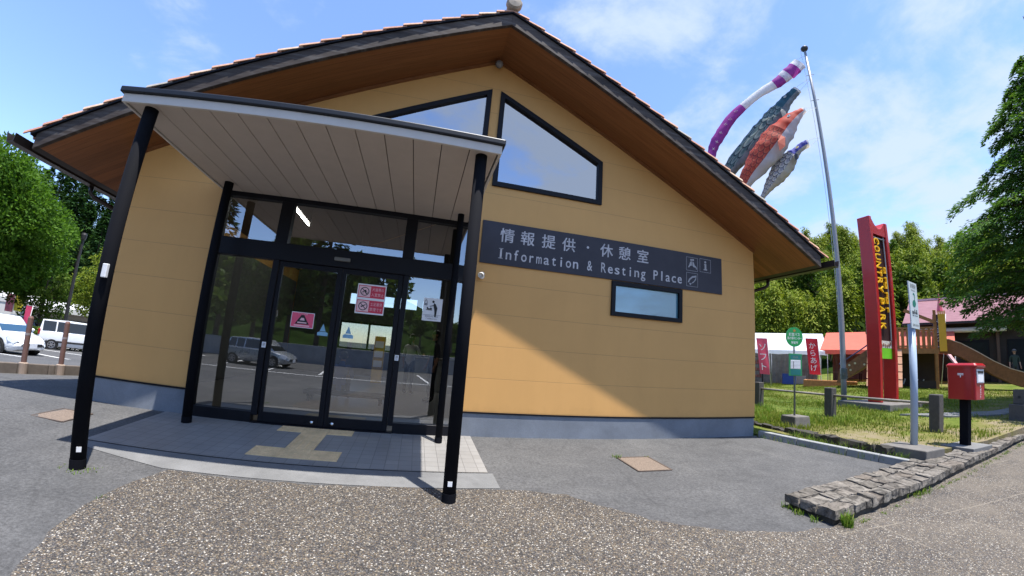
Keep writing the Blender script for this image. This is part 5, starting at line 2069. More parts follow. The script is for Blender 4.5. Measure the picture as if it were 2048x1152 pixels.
# postal mark on the side, slot and panel on the front
mb = MB()
xm = bx0 - .002
yc = -2.47
mb.span(xm - .001, xm, yc - .05, yc + .05, 1.575, 1.588)
mb.span(xm - .001, xm, yc - .05, yc + .05, 1.553, 1.566)
mb.span(xm - .001, xm, yc - .007, yc + .007, 1.515, 1.5525)
sub(mb.build('postal_mark', M_PAPW, pb), bx)
mb = MB()
ym = by0 - .003
mb.span(bx0 + .05, bx1 - .05, ym - .01, ym + .002, 1.42, 1.66)
fpn = sub(mb.build('front_panel', pm('panel_silver', (0.55, 0.57, 0.60), 0.4, .2), pb, bevel=.004), bx)
mb = MB()
mb.span(bx0 + .08, bx1 - .08, ym - .013, ym - .010, 1.59, 1.63)
sub(mb.build('letter_slot', M_INK, pb), bx)
mb = MB()
mb.span(bx0 + .09, bx1 - .09, ym - .0125, ym - .010, 1.44, 1.56)
sub(mb.build('collection_notice', M_PAPW, pb), bx)
mb = MB()
for i, ch in enumerate('〒ポスト'):
    cjk_g = glyph(ch)
    put_char(mb, ch, ((bx0 + bx1) / 2, ym - .0008, 1.33 - i * .058), R_, U_, .07)
sub(mb.build('lettering', M_PAPW, pb), bx)

# ------------------------------------------------------------------ low stone post fence
M_POST = m_concrete('rough_grey_stone', (0.085, 0.078, 0.072), 14)
fc = thing('post_fence', 'low fence of three squat stone posts with round rails on the grass', 'fence', (9.85, 1.27, .34), world=True)
pts = [(9.85, 3.74), (9.85, 1.27), (9.88, -1.32)]
for x, y in pts:
    mb = MB()
    z = lz(x, y)
    w = .112
    P = [(x - w, y - w), (x + w, y - w), (x + w, y + w), (x - w, y + w)]
    mb.hexa([(a, b, z - .1) for a, b in P] + [(a, b, 1.13) for a, b in P])
    mb.build('post', M_POST, fc, bevel=.02)
for (x, y), (x2, y2) in zip(pts[:-1], pts[1:]):
    mb = MB()
    mb.tube([(x, y - .10, .93), (x2, y2 + .10, .93)], .032, 10)
    mb.build('rail', pm('old_timber_rail', (0.21, 0.19, 0.165), 0.8, var=.3), fc, smooth=True)
gp = thing('stone_post', 'dark shaded stone post with square hole under the big tree', 'post', (13.05, -2.0, .43), world=True)
mb = MB()
mb.span(12.85, 13.25, -2.25, -1.80, .30, .86)
mb.build('plinth_block', M_POST, gp, bevel=.02)
mb = MB()
mb.span(12.92, 13.18, -2.17, -1.88, .86, 1.22)
up_ = mb.build('upper_block', M_POST, gp, bevel=.02)
mb = MB()
mb.span(12.915, 12.93, -2.06, -1.99, 1.0, 1.07)
sub(mb.build('rail_hole', M_INK, gp), up_)
# ------------------------------------------------------------------ playground tower with ramp and slide
M_TIMB = pm('orange_timber', (0.36, 0.155, 0.045), 0.6, var=.25, scale=9, bump=.2)
M_TIMD = pm('brown_timber', (0.20, 0.085, 0.03), 0.6, var=.25, scale=9)
M_PLY = pm('pinkish_ply', (0.50, 0.26, 0.15), 0.7, var=.15)
px0, py0 = 21.0, 4.35
pz = lz(px0, py0)
pt_ = thing('play_tower', 'brown timber play tower with climbing ramp, ladder wall and long slide', 'play tower', (px0, py0, pz), radians(-64.5))
# local: x to the right along the front, -y towards the viewer, z up
dk = 1.72
posts = [(-.85, -.8, 2.65), (.85, -.8, 3.45), (-.85, .8, 2.75), (.85, .8, 2.75)]
for x, y, h in posts:
    m = MB(); m.span(x - .06, x + .06, y - .06, y + .06, -.15, h); m.build('post', M_TIMB, pt_, bevel=.012)
m = MB(); m.span(-.9, .9, -.85, .85, dk - .10, dk)
m.span(-.95, .95, -.88, -.851, dk - .2, dk + .03)
m.build('deck', M_TIMB, pt_)
for y, xa, xb in ((-.8, -.85, .85), (.8, -.85, .85)):
    m = MB()
    m.span(xa, xb, y - .03, y + .03, dk + .92, dk + 1.0); m.span(xa, xb, y - .03, y + .03, dk + .1, dk + .17)
    k = xa + .16
    while k < xb - .1:
        m.span(k - .055, k + .055, y - .018, y + .018, dk + .02, dk + .98)
        k += .215
    m.build('railing', M_TIMB, pt_)
m = MB(); m.bar((-.85, -.8, 2.68), (-2.0, -.8, 2.5), .1, .14); m.bar((-.95, -.8, 2.62), (-.95, .8, 2.62), .1, .12)
m.build('beam', M_TIMB, pt_)
m = MB(); m.bar((.85, -.86, 2.9), (-.35, -.86, 3.95 - .45), .08, .14); m.build('brace', M_TIMB, pt_)
# ramp on the left with round holes (drawn as dark plugs) and a rail
m = MB()
P0, P1 = Vector((-3.3, -.1, .12)), Vector((-.9, -.1, dk + .02))
m.bar(P0, P1, 1.3, .09)
rp = m.build('ramp', M_TIMD, pt_)
m = MB()
for y in (-.80, .55):
    m.add([(-3.3, y, .05), (-3.2, y, .75), (-.9, y, dk + .82), (-.9, y, dk - .02), (-3.3, y + .05, .05), (-3.2, y + .05, .75), (-.9, y + .05, dk + .82), (-.9, y + .05, dk - .02)],
          [(0, 3, 2, 1), (4, 5, 6, 7), (0, 1, 5, 4), (1, 2, 6, 5), (2, 3, 7, 6), (3, 0, 4, 7)])
sub(m.build('ramp_side', M_TIMD, pt_), rp)
m = MB()
for fx_, fz_ in ((-2.7, .72), (-2.5, 1.05), (-2.75, .95), (-2.1, 1.0), (-1.8, 1.35), (-1.5, 1.3)):
    m.lathe([(0, 0), (.05, 0), (.05, .004), (0, .004)], 10, (fx_, -.806, fz_), Matrix.Rotation(pi / 2, 3, 'X'))
sub(m.build('grip_hole', pm('grip_pale', (0.55, 0.50, 0.32), 0.6), pt_), rp)
m = MB(); m.tube([(-3.2, -.82, .98), (-2.1, -.82, 1.8), (-.9, -.82, dk + 1.0)], .03, 8)
m.build('handrail', pm('blue_rope', (0.03, 0.05, 0.14), 0.6), pt_, smooth=True)
# sloping climbing wall in front, two pinkish boards with slots
for xa, xb in ((-1.95, -1.35), (-1.18, -.52)):
    m = MB()
    for k in range(5):
        f0, f1 = k / 5 + .012, (k + 1) / 5 - .012
        a0, a1 = Vector((0, -1.75 + .85 * f0, dk * f0)), Vector((0, -1.75 + .85 * f1, dk * f1))
        m.add([(xa, a0.y, a0.z), (xb, a0.y, a0.z), (xb, a1.y, a1.z), (xa, a1.y, a1.z), (xa, a0.y + .04, a0.z), (xb, a0.y + .04, a0.z), (xb, a1.y + .04, a1.z), (xa, a1.y + .04, a1.z)],
              [(0, 1, 2, 3), (7, 6, 5, 4), (0, 4, 5, 1), (1, 5, 6, 2), (2, 6, 7, 3), (3, 7, 4, 0)])
    m.build('climbing_wall', M_PLY, pt_)
# dark playhouse wall under the deck, pale cut-outs
m = MB(); m.span(-.80, .8, .55, .6, .0, dk - .12); m.span(-.2, .8, -.62, -.58, .0, .32)
m.build('under_wall', pm('dark_timber', (0.05, 0.03, 0.02), 0.7), pt_)
m = MB()
for x in (-.62, -.48, -.1, .05, .3):
    m.bar((x - .04, .53, .12), (x + .04, .53, .38), .03, .05)
m.build('toy_pegs', M_PAPW, pt_)
# yellow turret post with a pink spire
m = MB(); m.span(.98, 1.26, -.92, -.86, dk - .1, 3.25)
for k in range(4):
    m.span(.98 + k * .078, 1.03 + k * .078, -.92, -.86, 3.25, 3.40)
m.build('turret_panel', pm('bright_yellow', (0.80, 0.42, 0.03), 0.5, var=.06), pt_)
m = MB(); m.lathe([(.13, 0), (.06, .42), (.0, .85)], 8, (1.08, -.89, 3.38))
m.build('turret_spire', pm('spire_pink', (0.62, 0.10, 0.16), 0.5), pt_)
m = MB(); m.span(-.15, -.02, -.86, -.84, dk + .2, dk + 1.05)
m.build('toy_panel', pm('toy_yellow', (0.75, 0.40, 0.05), 0.5, var=.5, scale=6), pt_)
# slide
prof = [(1.0, dk + .12), (1.35, dk + .10), (1.8, dk - .08), (2.4, dk - .45), (3.0, dk - .85), (3.6, dk - 1.16), (4.1, dk - 1.32), (4.8, dk - 1.36)]
m = MB()
for (xa, za), (xb, zb2) in zip(prof[:-1], prof[1:]):
    m.add([(xa, -.62, za), (xb, -.62, zb2), (xb, .0, zb2), (xa, .0, za), (xa, -.62, za - .03), (xb, -.62, zb2 - .03), (xb, .0, zb2 - .03), (xa, .0, za - .03)], [(0, 1, 2, 3), (7, 6, 5, 4), (0, 4, 5, 1), (2, 6, 7, 3)])
sd = m.build('slide_bed', pm('steel_bed', (0.5, 0.5, 0.5), 0.25, .9), pt_)
for y in (-.68, .02):
    m = MB(); m2 = MB()
    for (xa, za), (xb, zb2) in zip(prof[:-1], prof[1:]):
        la, lb = za + .32, zb2 + .32
        ba, bb_ = za - .28, zb2 - .28
        m.add([(xa, y, ba), (xb, y, bb_), (xb, y, lb), (xa, y, la), (xa, y + .05, ba), (xb, y + .05, bb_), (xb, y + .05, lb), (xa, y + .05, la)], [(0, 1, 2, 3), (7, 6, 5, 4), (0, 4, 5, 1), (3, 2, 6, 7)])
        m2.bar((xa, y + .025, la + .012), (xb, y + .025, lb + .012), .075, .03)
    sub(m.build('slide_side', M_TIMD, pt_), sd)
    sub(m2.build('slide_rail', pm('rail_cream', (0.62, 0.52, 0.40), 0.5), pt_), sd)
for x in (2.6, 4.2):
    m = MB(); m.span(x - .05, x + .05, -.35, -.25, -.15, 1.2 if x < 3 else .35); sub(m.build('slide_leg', M_TIMB, pt_), sd)
m = MB()
m.bar((1.3, -1.0, dk - .25), (2.0, -1.3, .35), .35, .06)
m.build('baby_slide', pm('pale_pink_board', (0.62, 0.35, 0.36), 0.6, var=.3), pt_)

def board(name, lab, cat, P, mat, **k):
    pass
wp = thing('sandbox', 'low flat timber sandbox frame on the grass before the tents', 'sandbox', (20.7, 8.6, lz(20.7, 8.6)), radians(-57))
m = MB()
for a in ((-1.3, 1.3, -.8, -.68), (-1.3, 1.3, .68, .8), (-1.3, -1.18, -.68, .68), (1.18, 1.3, -.68, .68)):
    m.span(a[0], a[1], a[2], a[3], -.1, .26)
m.build('frame', M_TIMB, wp, bevel=.01)
m = MB(); m.span(-1.18, 1.18, -.68, .68, -.1, .14); m.build('sand', pm('sand', (0.42, 0.36, 0.26), .9), wp)

# ------------------------------------------------------------------ market tents
def tent(lab, o, e, L, depth, zg_, eave, ridge, mat, over_r=0.0):
    """pipe tent: front eave starts at o and runs along e for L; ridge behind"""
    t_ = thing('market_tent', lab, 'tent', (o[0], o[1], zg_), atan2(e[1], e[0]))
    # local x along the eave, +y away from the viewer
    m = MB()
    th = .012
    A = [(0, 0, eave), (L, 0, eave), (L, depth / 2, ridge), (0, depth / 2, ridge), (L, depth, eave), (0, depth, eave)]
    n = int(L / .6)
    for (p, q, r, s) in ((0, 1, 2, 3), (3, 2, 4, 5)):
        P, Q, R2, S2 = (Vector(A[i]) for i in (p, q, r, s))
        rows = 5
        vs, fs = [], []
        for i in range(n + 1):
            for j in range(rows + 1):
                u, v = i / n, j / rows
                a = P.lerp(Q, u).lerp(S2.lerp(R2, u), v)
                a.z -= .05 * sin(pi * v) * (1 - abs(((i * L / n) % 3.6) / 1.8 - 1) ** 2)
                vs.append(a)
        for i in range(n):
            for j in range(rows):
                fs.append((i * (rows + 1) + j, (i + 1) * (rows + 1) + j, (i + 1) * (rows + 1) + j + 1, i * (rows + 1) + j + 1))
        m.add(vs, fs)
    m.add([(0, 0, eave), (0, depth, eave), (0, depth / 2, ridge)], [(0, 1, 2)])
    m.add([(L, 0, eave), (L, depth, eave), (L, depth / 2, ridge)], [(0, 1, 2)])
    rf = m.build('roof', mat, t_, smooth=False)
    m = MB()
    n = int(L / .25)
    r = random.Random(2)
    for y in (0, depth):
        for i in range(n):
            x0_, x1_ = L * i / n, L * (i + 1) / n
            d0, d1 = .04 * sin(i * 1.7), .04 * sin((i + 1) * 1.7)
            m.quad((x0_, y - .01, eave - .24 + d0 * .5), (x1_, y - .01, eave - .24 + d1 * .5), (x1_, y, eave), (x0_, y, eave))
    sub(m.build('valance', mat, t_), rf)
    k = max(1, round(L / 3.6))
    for i in range(k + 1):
        for y in (.03, depth - .03):
            x = min(L - .03, max(.03, L * i / k))
            m = MB(); m.tube([(x, y, -.3), (x, y, eave)], .024, 8); m.build('leg', M_ALU, t_, smooth=True)
    return t_
M_TW = cloth('tent_white', (0.78, 0.82, 0.88), .03, .35)
M_TR = cloth('tent_salmon', (0.80, 0.22, 0.15), .05, .45)
e1 = Vector((.70, -.714, 0))
o1 = Vector((17.7, 14.1, 0))
tent('long white market tent roof directly beside the ochre building', o1, e1, 6.25, 3.4, .70, 2.05, 3.20, M_TW)
e2 = Vector((.367, -.930, 0)).normalized()
o2 = Vector((21.86, 10.02, 0))
tent('salmon red market tent roof behind the flagpole and play tower', o2, e2, 6.6, 3.4, .85, 1.98, 3.12, M_TR)
# what stands in the shade of the tents
def local(o, e, x, y):
    nrm = Vector((-e.y, e.x, 0))
    return o + e * x + nrm * y
sc_ = thing('net_curtain', 'grey netting hung along the back of the white tent', 'curtain', (0, 0, 0), world=True)
m = MB()
for i in range(34):
    a, b = local(o1, e1, 1.3 + i * .14, 2.6 + .05 * (i % 2)), local(o1, e1, 1.44 + i * .14, 2.6 + .05 * ((i + 1) % 2))
    m.quad((a.x, a.y, .55), (b.x, b.y, .55), (b.x, b.y, 2.75), (a.x, a.y, 2.75))
m.build('net', pm('net_grey', (0.16, 0.16, 0.165), .9, var=.3, scale=3, kind='World'), sc_)
sc_ = thing('dark_curtain', 'dark brown curtain closing the back of the salmon tent', 'curtain', (0, 0, 0), world=True)
m = MB()
for i in range(40):
    a, b = local(o2, e2, .1 + i * .15, 2.7 + .05 * (i % 2)), local(o2, e2, .25 + i * .15, 2.7 + .05 * ((i + 1) % 2))
    m.quad((a.x, a.y, .7), (b.x, b.y, .7), (b.x, b.y, 2.8), (a.x, a.y, 2.8))
m.build('drape', pm('curtain_brown', (0.06, 0.04, 0.035), .9, var=.3, scale=3, kind='World'), sc_)
def crate(lab, p, w, d, h, mat, rz, z):
    t_ = thing('crate', lab, 'crate', (p.x, p.y, z), rz)
    m = MB()
    m.span(-w / 2, w / 2, -d / 2, d / 2, .0, .03)
    for y in (-d / 2, d / 2 - .025):
        m.span(-w / 2, w / 2, y, y + .025, .0301, h)
    for x in (-w / 2, w / 2 - .025):
        m.span(x, x + .025, -d / 2 + .026, d / 2 - .026, .0301, h)
    m.span(-w / 2 - .01, w / 2 + .01, -d / 2 - .012, -d / 2 - .0005, h - .06, h)
    m.build('shell', mat, t_)
    return t_
a1 = atan2(e1.y, e1.x)
crate('bright blue crate on the grass under the white tent', local(o1, e1, 4.15, .5), .75, .5, .62, pm('crate_blue', (0.02, 0.06, 0.30), .5), a1, .72)
def table(lab, p, L, d, h, z, rz, mat, items=()):
    t_ = thing('table', lab, 'table', (p.x, p.y, z), rz)
    m = MB(); m.span(-L / 2, L / 2, -d / 2, d / 2, h - .03, h); m.build('table_top', mat, t_)
    for x in (-L / 2 + .05, L / 2 - .05):
        for y in (-d / 2 + .05, d / 2 - .05):
            m = MB(); m.span(x - .02, x + .02, y - .02, y + .02, -.1, h - .031); m.build('leg', M_BLACK, t_)
    return t_
table('folding table in the shade of the white tent beside the netting', local(o1, e1, 2.3, 1.0), 1.8, .6, .72, .72, a1, pm('table_grey', (0.16, 0.15, 0.145), .6))
table('folding table in the shade of the salmon tent', local(o2, e2, 1.1, 1.0), 1.8, .6, .72, .85, atan2(e2.y, e2.x), pm('table_brown', (0.12, 0.08, 0.06), .6))
rk = thing('display_rack', 'dark display rack with reddish goods at the building corner', 'rack', (*local(o1, e1, 2.05, -.1)[:2], .70), a1)
for x in (-.55, .55):
    m = MB(); m.span(x - .02, x + .02, -.25, .25, -.05, 1.75); m.build('rack_side', M_BLACK, rk)
for z in (.35, .75, 1.15, 1.6):
    m = MB(); m.span(-.53, .53, -.24, .24, z - .015, z + .015); m.build('shelf', pm('rack_brown', (0.07, 0.03, 0.028), .6), rk)
r = random.Random(8)
for z in (.37, .77, 1.17):
    m = MB()
    for k in range(7):
        m.span(-.5 + k * .145, -.5 + k * .145 + .11, -.16, .08, z, z + r.uniform(.12, .26))
    m.build('goods', pm('goods_red', (0.26, 0.06, 0.055), .6, var=.5, scale=5), rk)
for i, (x, lab, c) in enumerate(((4.9, 'pale stock box beside the blue crate', (0.42, 0.40, 0.36)),)):
    crate(lab, local(o1, e1, x, 1.1), .5, .4, .5, pm('crate_pale', c, .6), a1, .75)

# ------------------------------------------------------------------ banners
def banner(lab, foot, rz, h, w, z0, mat, lean_=0.0, text=None, tmat=None, group=None, patch=None):
    """upright banner: pole with a top arm and a cloth beside it (local -y faces the viewer)"""
    t_ = thing('banner', lab, 'banner', foot, rz, group)
    m = MB()
    m.tube([(0, 0, -.05), (lean_ * .5, 0, h * .5), (lean_, 0, h)], .016, 8)
    m.tube([(lean_, 0, h - .02), (lean_ - w - .03, 0, h + .02)], .009, 6)
    m.build('pole', pm('banner_pole', (0.55, 0.54, 0.52), .4), t_, smooth=True)
    m = MB()
    nr, nc = 10, 5
    vs = []
    for j in range(nr + 1):
        f = j / nr
        z = h - .03 - f * (h - z0)
        xx = lean_ * (z / h) - .02
        for i in range(nc + 1):
            u = i / nc
            vs.append((xx - w * u * (1 - .1 * f), .05 * sin(u * 4 + f * 5) * f, z + .02 * u))
    m.add(vs, [(j * (nc + 1) + i, j * (nc + 1) + i + 1, (j + 1) * (nc + 1) + i + 1, (j + 1) * (nc + 1) + i) for j in range(nr) for i in range(nc)])
    cl = m.build('cloth', mat, t_, smooth=True)
    if text:
        m = MB()
        n = len(text)
        ch_h = (h - z0) * .82 / n
        for i, ch in enumerate(text):
            g = glyph(ch)
            if not g[0]:
                continue
            z = h - .1 - (h - z0) * .06 - ch_h * (i + .85)
            xx = lean_ * (z / h) - .02 - w * .48
            sz = min(w * .85, ch_h * .95)
            put_char(m, ch, (xx, -.075, z), Vector((1, 0, 0)), Vector((lean_ / h, 0, 1)), sz, .95)
        sub(m.build('lettering', tmat or M_PAPW, t_), cl)
    return t_
M_BRED = cloth('banner_red', (0.62, 0.03, 0.05), .15, .3)
M_BPINK = cloth('banner_pink', (0.75, 0.10, 0.16), .1, .3)
ang = lambda x, y: atan2(y - CAM.y, x - CAM.x) - pi / 2
def q_(x, y):
    return (x, y, lz(x, y))
banner('red banner with white brush lettering leaning before the salmon tent', q_(20.55, 9.0), ang(20.55, 9), 2.62, .62, .62, M_BRED, -.18, 'からあげ', M_PAPW, 'red banners by the tents')
banner('pink-red banner partly hidden behind the bus stop sign', q_(18.55, 10.75), ang(18.5, 10.75), 2.75, .58, .7, M_BPINK, -.2, 'ソフト', M_PAPW, 'red banners by the tents')
banner('black banner with white lettering leaning behind the yellow turret', q_(22.9, 4.05), ang(22.9, 4), 3.45, .55, 1.7, cloth('banner_black', (0.03, 0.025, 0.04), .2, .1), .35, 'そばうどん', M_PAPW)

# ------------------------------------------------------------------ brown house with pink roof
hx, hy = 29.0, 7.6
hs = thing('brown_house', 'dark timber house with a pink ribbed roof behind the slide', 'house', (hx, hy, lz(hx, hy) - .2), atan2(-.94, .34))
# local x along the ridge to the right, -y towards the viewer
HB = 0.0
def m_pinkroof():
    t = NT('pink_ribbed_roof')
    v = t.coord('Object')
    s = t.n('ShaderNodeSeparateXYZ')
    t.l(v, s.inputs[0])
    fr_ = t.math('FRACT', t.math('DIVIDE', s.outputs[1], .30))
    ln = t.math('LESS_THAN', fr_, .14)
    c = t.ramp(t.noise(v, 2.5, 4), [(0.3, (0.205, 0.098, 0.112)), (0.7, (0.245, 0.125, 0.14))])
    c = t.mix(t.math('MULTIPLY', ln, .55), c, (0.115, 0.05, 0.058))
    t.base(c, .65, 0, .2)
    t.bump(t.math('SUBTRACT', 1.0, ln), .4, .02)
    return t.m
m = MB()
rt, ev = 5.0, 3.15
for s in (-1, 1):
    P = [(-.6, 0, rt), (15, 0, rt), (15, s * 4.4, ev - .0), (-.6, s * 4.4, ev)]
    if s > 0:
        P = P[::-1]
    m.hexa([(x, y, z - .12) for x, y, z in P][::-1] + [(x, y, z) for x, y, z in P][::-1])
m.build('roof', m_pinkroof(), hs)
m = MB()
m.bar((-.65, 0, rt + .03), (15, 0, rt + .03), .3, .12)
m.build('ridge_cap', pm('ridge_pink', (0.60, 0.38, 0.38), .5), hs)
m = MB()
m.span(0, 14, -3.5, 3.5, -.4, ev + .12)
m.add([(0.001, -3.5, ev + .1), (0.001, 3.5, ev + .1), (0.001, 0, rt - .15)], [(0, 1, 2)])
m.build('wall', pm('dark_board_wall', (0.032, 0.022, 0.018), .75, var=.35, scale=2), hs)
for x0_, x1_ in ((1.2, 3.4), (4.2, 6.6), (7.4, 9.4)):
    m = MB(); m.span(x0_, x1_, -3.56, -3.505, 0.1, 2.2); w_ = m.build('window', M_FRAME, hs)
    m = MB(); m.span(x0_ + .08, x1_ - .08, -3.575, -3.562, .2, 2.1); sub(m.build('pane', pm('dark_pane', (0.02, 0.022, 0.025), .12), hs), w_)
for x in (.3, 3.8, 7.0):
    m = MB(); m.span(x - .07, x + .07, -3.72, -3.58, -.3, ev - .2); m.build('porch_post', pm('porch_timber', (0.10, 0.055, 0.035), .7), hs)
m = MB(); m.bar((-.6, -4.46, ev - .05), (15, -4.46, ev - .05), .12, .12); m.build('gutter', M_GUTTER, hs)
m = MB(); m.tube([(.2, -4.05, ev - .42), (4.2, -4.05, ev - .42)], .14, 14)
m.build('awning_roll', pm('awning_cream', (0.66, 0.62, 0.54), .6), hs, smooth=True)

# ------------------------------------------------------------------ parking lot in the west
mb = MB()
def gline(a, b, w):
    a, b = Vector(a), Vector(b)
    n = 8
    d = (b - a).normalized()
    s = Vector((-d.y, d.x)) * w / 2
    for i in range(n):
        p, q = a.lerp(b, i / n), a.lerp(b, (i + 1) / n)
        P = [p - s, q - s, q + s, p + s]
        mb.add([(v.x, v.y, gz(v.x, v.y) + .006) for v in P], [(0, 1, 2, 3)])
for a, b in (((-18.5, 9.4), (-14.53, 7.9)), ((-18.5, 12.0), (-14.5, 10.11)), ((-21.0, 15.3), (-17.31, 14.22)), ((-24, 20), (-18.5, 18.5)), ((-17.5, 5.6), (-13.7, 4.6)), ((-17, 2.5), (-13.2, 1.8))):
    gline(a, b, .14)
struct(mb.build('road_markings', M_WHITELINE))
mb = MB()
stone_row(mb, [(-9.2, -3.2), (-8.62, 0.3), (-8.0, 2.15), (-7.3, 4.6), (-6.9, 8.0)], .22, .19, lambda x, y: gz(x, y), .5, .7, .006, 31)
struct(mb.build('kerb', m_concrete('brown_kerb', (0.15, 0.125, 0.105), 5), bevel=.015))
for i, (x, y, lab) in enumerate(((-8.22, 1.58, 'thin brown steel bollard standing before the white hatchback'), (-8.0, 2.27, 'thin brown steel bollard standing before the white van'))):
    t_ = thing('bollard', lab, 'bollard', (x, y, gz(x, y)), group='brown bollards on the kerb')
    m = MB(); m.lathe([(0, 0), (.05, 0), (.05, 1.04), (.035, 1.075), (0, 1.08)], 14); m.build('shaft', pm('bollard_brown', (0.19, 0.105, 0.085), .5, .2), t_, smooth=False)
    m = MB(); m.lathe([(0, 0), (.085, 0), (.085, .2), (.055, .215), (0, .215)], 14); m.build('collar', pm('bollard_base', (0.30, 0.23, 0.18), .8), t_)
    m = MB(); m.lathe([(0, .72), (.052, .72), (.052, .76), (0, .76)], 14); m.build('band', pm('bollard_band', (0.28, 0.24, 0.24), .5), t_)

M_CARW = pm('car_white', (0.74, 0.76, 0.78), .25, var=.02, coat=.8)
M_CARS = pm('car_silver', (0.42, 0.44, 0.46), .28, .6, var=.02, coat=.6)
M_CARD = pm('car_black', (0.012, 0.012, 0.015), .25, var=.02, coat=.8)
M_CGL = pm('car_glass_dark', (0.010, 0.013, 0.016), .06, var=0, spec=.8)
M_CGLB = pm('car_glass_blue', (0.03, 0.075, 0.13), .05, var=0, spec=.9)
M_TYRE = pm('tyre', (0.012, 0.012, 0.012), .85, var=.1)
M_RIM = pm('alloy_rim', (0.45, 0.45, 0.47), .3, .9, var=.05)
M_LAMP = pm('headlamp_clear', (0.55, 0.58, 0.62), .1, .3, var=.2, scale=20)
M_TAIL = pm('tail_lamp', (0.35, 0.02, 0.02), .2, var=0)
M_TRIM = pm('car_trim_black', (0.018, 0.018, 0.02), .5, var=0)
def car(lab, loc, rz, L, Wd, H, hood, paint, ws, wglass, group=None, moulding=False, tall=False):
    """car pointing to +x; hood: length of the bonnet, H: roof height"""
    t_ = thing('parked_car', lab, 'car', loc, rz, group)
    hw = Wd / 2
    x0, x1 = -L / 2, L / 2
    belt = .92 if not tall else 1.0
    xa = x1 - hood                       # foot of the windscreen
    xr = xa - (H - belt) * (1.05 if not tall else .62)    # roof front
    xrb = x0 + (.38 if not tall else .14)
    # cross-sections along the car: (x, half width at sill/belt, zlow, zbelt/hood)
    st = [(x0, .80, .34, belt - .18), (x0 + .10, .94, .26, belt - .04), (x0 + .5, 1.0, .22, belt + .02), (-.2, 1.0, .22, belt), (xa - .1, 1.0, .22, belt - .02), (xa + hood * .45, .98, .22, belt - .13), (x1 - .22, .90, .24, belt - .27), (x1 - .05, .74, .30, belt - .40), (x1, .60, .38, belt - .48)]
    m = MB()
    vs = []
    for x, k, zl_, zt in st:
        w = hw * k
        ring = [(-w * .90, zl_), (-w * .985, zl_ + .12), (-w, (zl_ + zt) * .52), (-w * .955, zt - .04), (-w * .86, zt), (0, zt + .035), (w * .86, zt), (w * .955, zt - .04), (w, (zl_ + zt) * .52), (w * .985, zl_ + .12), (w * .90, zl_)]
        vs.append([(x, y, z) for y, z in ring])
    n = len(vs[0])
    flat_ = [p for r_ in vs for p in r_]
    fs = []
    for i in range(len(vs) - 1):
        for k in range(n):
            fs.append((i * n + k, i * n + (k + 1) % n, (i + 1) * n + (k + 1) % n, (i + 1) * n + k))
    fs.append(tuple(range(n)))
    fs.append(tuple((len(vs) - 1) * n + k for k in range(n))[::-1])
    m.add(flat_, fs)
    # cabin
    wb, wt = hw * .90, hw * .74
    zb2 = belt - .03
    cab = [(xa + .12, wb * .93, zb2 - .03), (xr, wt, H - .035), ((xr + xrb) / 2, wt * 1.02, H), (xrb, wt * .96, H - .05), (x0 + .10 if not tall else x0 + .05, wb * .95, zb2 + .05)]
    bot = [(xa + .12, wb * .95), (xr, wb), ((xr + xrb) / 2, wb), (xrb, wb), (x0 + .08 if not tall else x0 + .04, wb * .96)]
    cv, cf = [], []
    for (x, w, z), (bx_, bw_) in zip(cab, bot):
        cv += [(bx_, -bw_, zb2 - .05), (x, -w, z - .03), (x, -w * .88, z), (x, w * .88, z), (x, w, z - .03), (bx_, bw_, zb2 - .05)]
    for i in range(len(cab) - 1):
        for k in range(5):
            cf.append((i * 6 + k, (i + 1) * 6 + k, (i + 1) * 6 + k + 1, i * 6 + k + 1))
    cf.append((0, 1, 2, 3, 4, 5)); cf.append(tuple((len(cab) - 1) * 6 + k for k in range(6))[::-1])
    m.add(cv, cf)
    body = m.build('body', paint, t_, smooth=True, merge=True)
    es_ = body.modifiers.new('edge', 'EDGE_SPLIT'); es_.split_angle = radians(38)
    # glass, slightly proud of the cabin
    def lerp(a, b, f):
        return tuple(a[i] + (b[i] - a[i]) * f for i in range(3))
    def pane(name, a, b, c, d, mat, off=.012):
        A, B_, C_, D_ = map(Vector, (a, b, c, d))
        nrm = (B_ - A).cross(D_ - A).normalized() * off
        q = MB()
        q.quad(A + nrm, B_ + nrm, C_ + nrm, D_ + nrm)
        return q.build(name, mat, t_)
    F0, F1 = cab[0], cab[1]
    pane('windscreen', lerp((F0[0], -F0[1], F0[2]), (F1[0], -F1[1], F1[2]), .08), lerp((F0[0], F0[1], F0[2]), (F1[0], F1[1], F1[2]), .08),
         (F1[0] + .02, F1[1] * .92, F1[2] - .05), (F1[0] + .02, -F1[1] * .92, F1[2] - .05), ws)
    R0, R1 = cab[4], cab[3]
    pane('rear_window', lerp((R0[0], R0[1], R0[2]), (R1[0], R1[1], R1[2]), .25), lerp((R0[0], -R0[1], R0[2]), (R1[0], -R1[1], R1[2]), .25), (R1[0], -R1[1] * .9, R1[2] - .06), (R1[0], R1[1] * .9, R1[2] - .06), wglass)
    zw0, zw1 = belt + .03, H - .09
    def side_x(x, z, s):
        f = (z - (zb2 - .05)) / (H - .03 - zb2 + .05)
        return (x, s * (wb + (wt - wb) * f + .014), z)
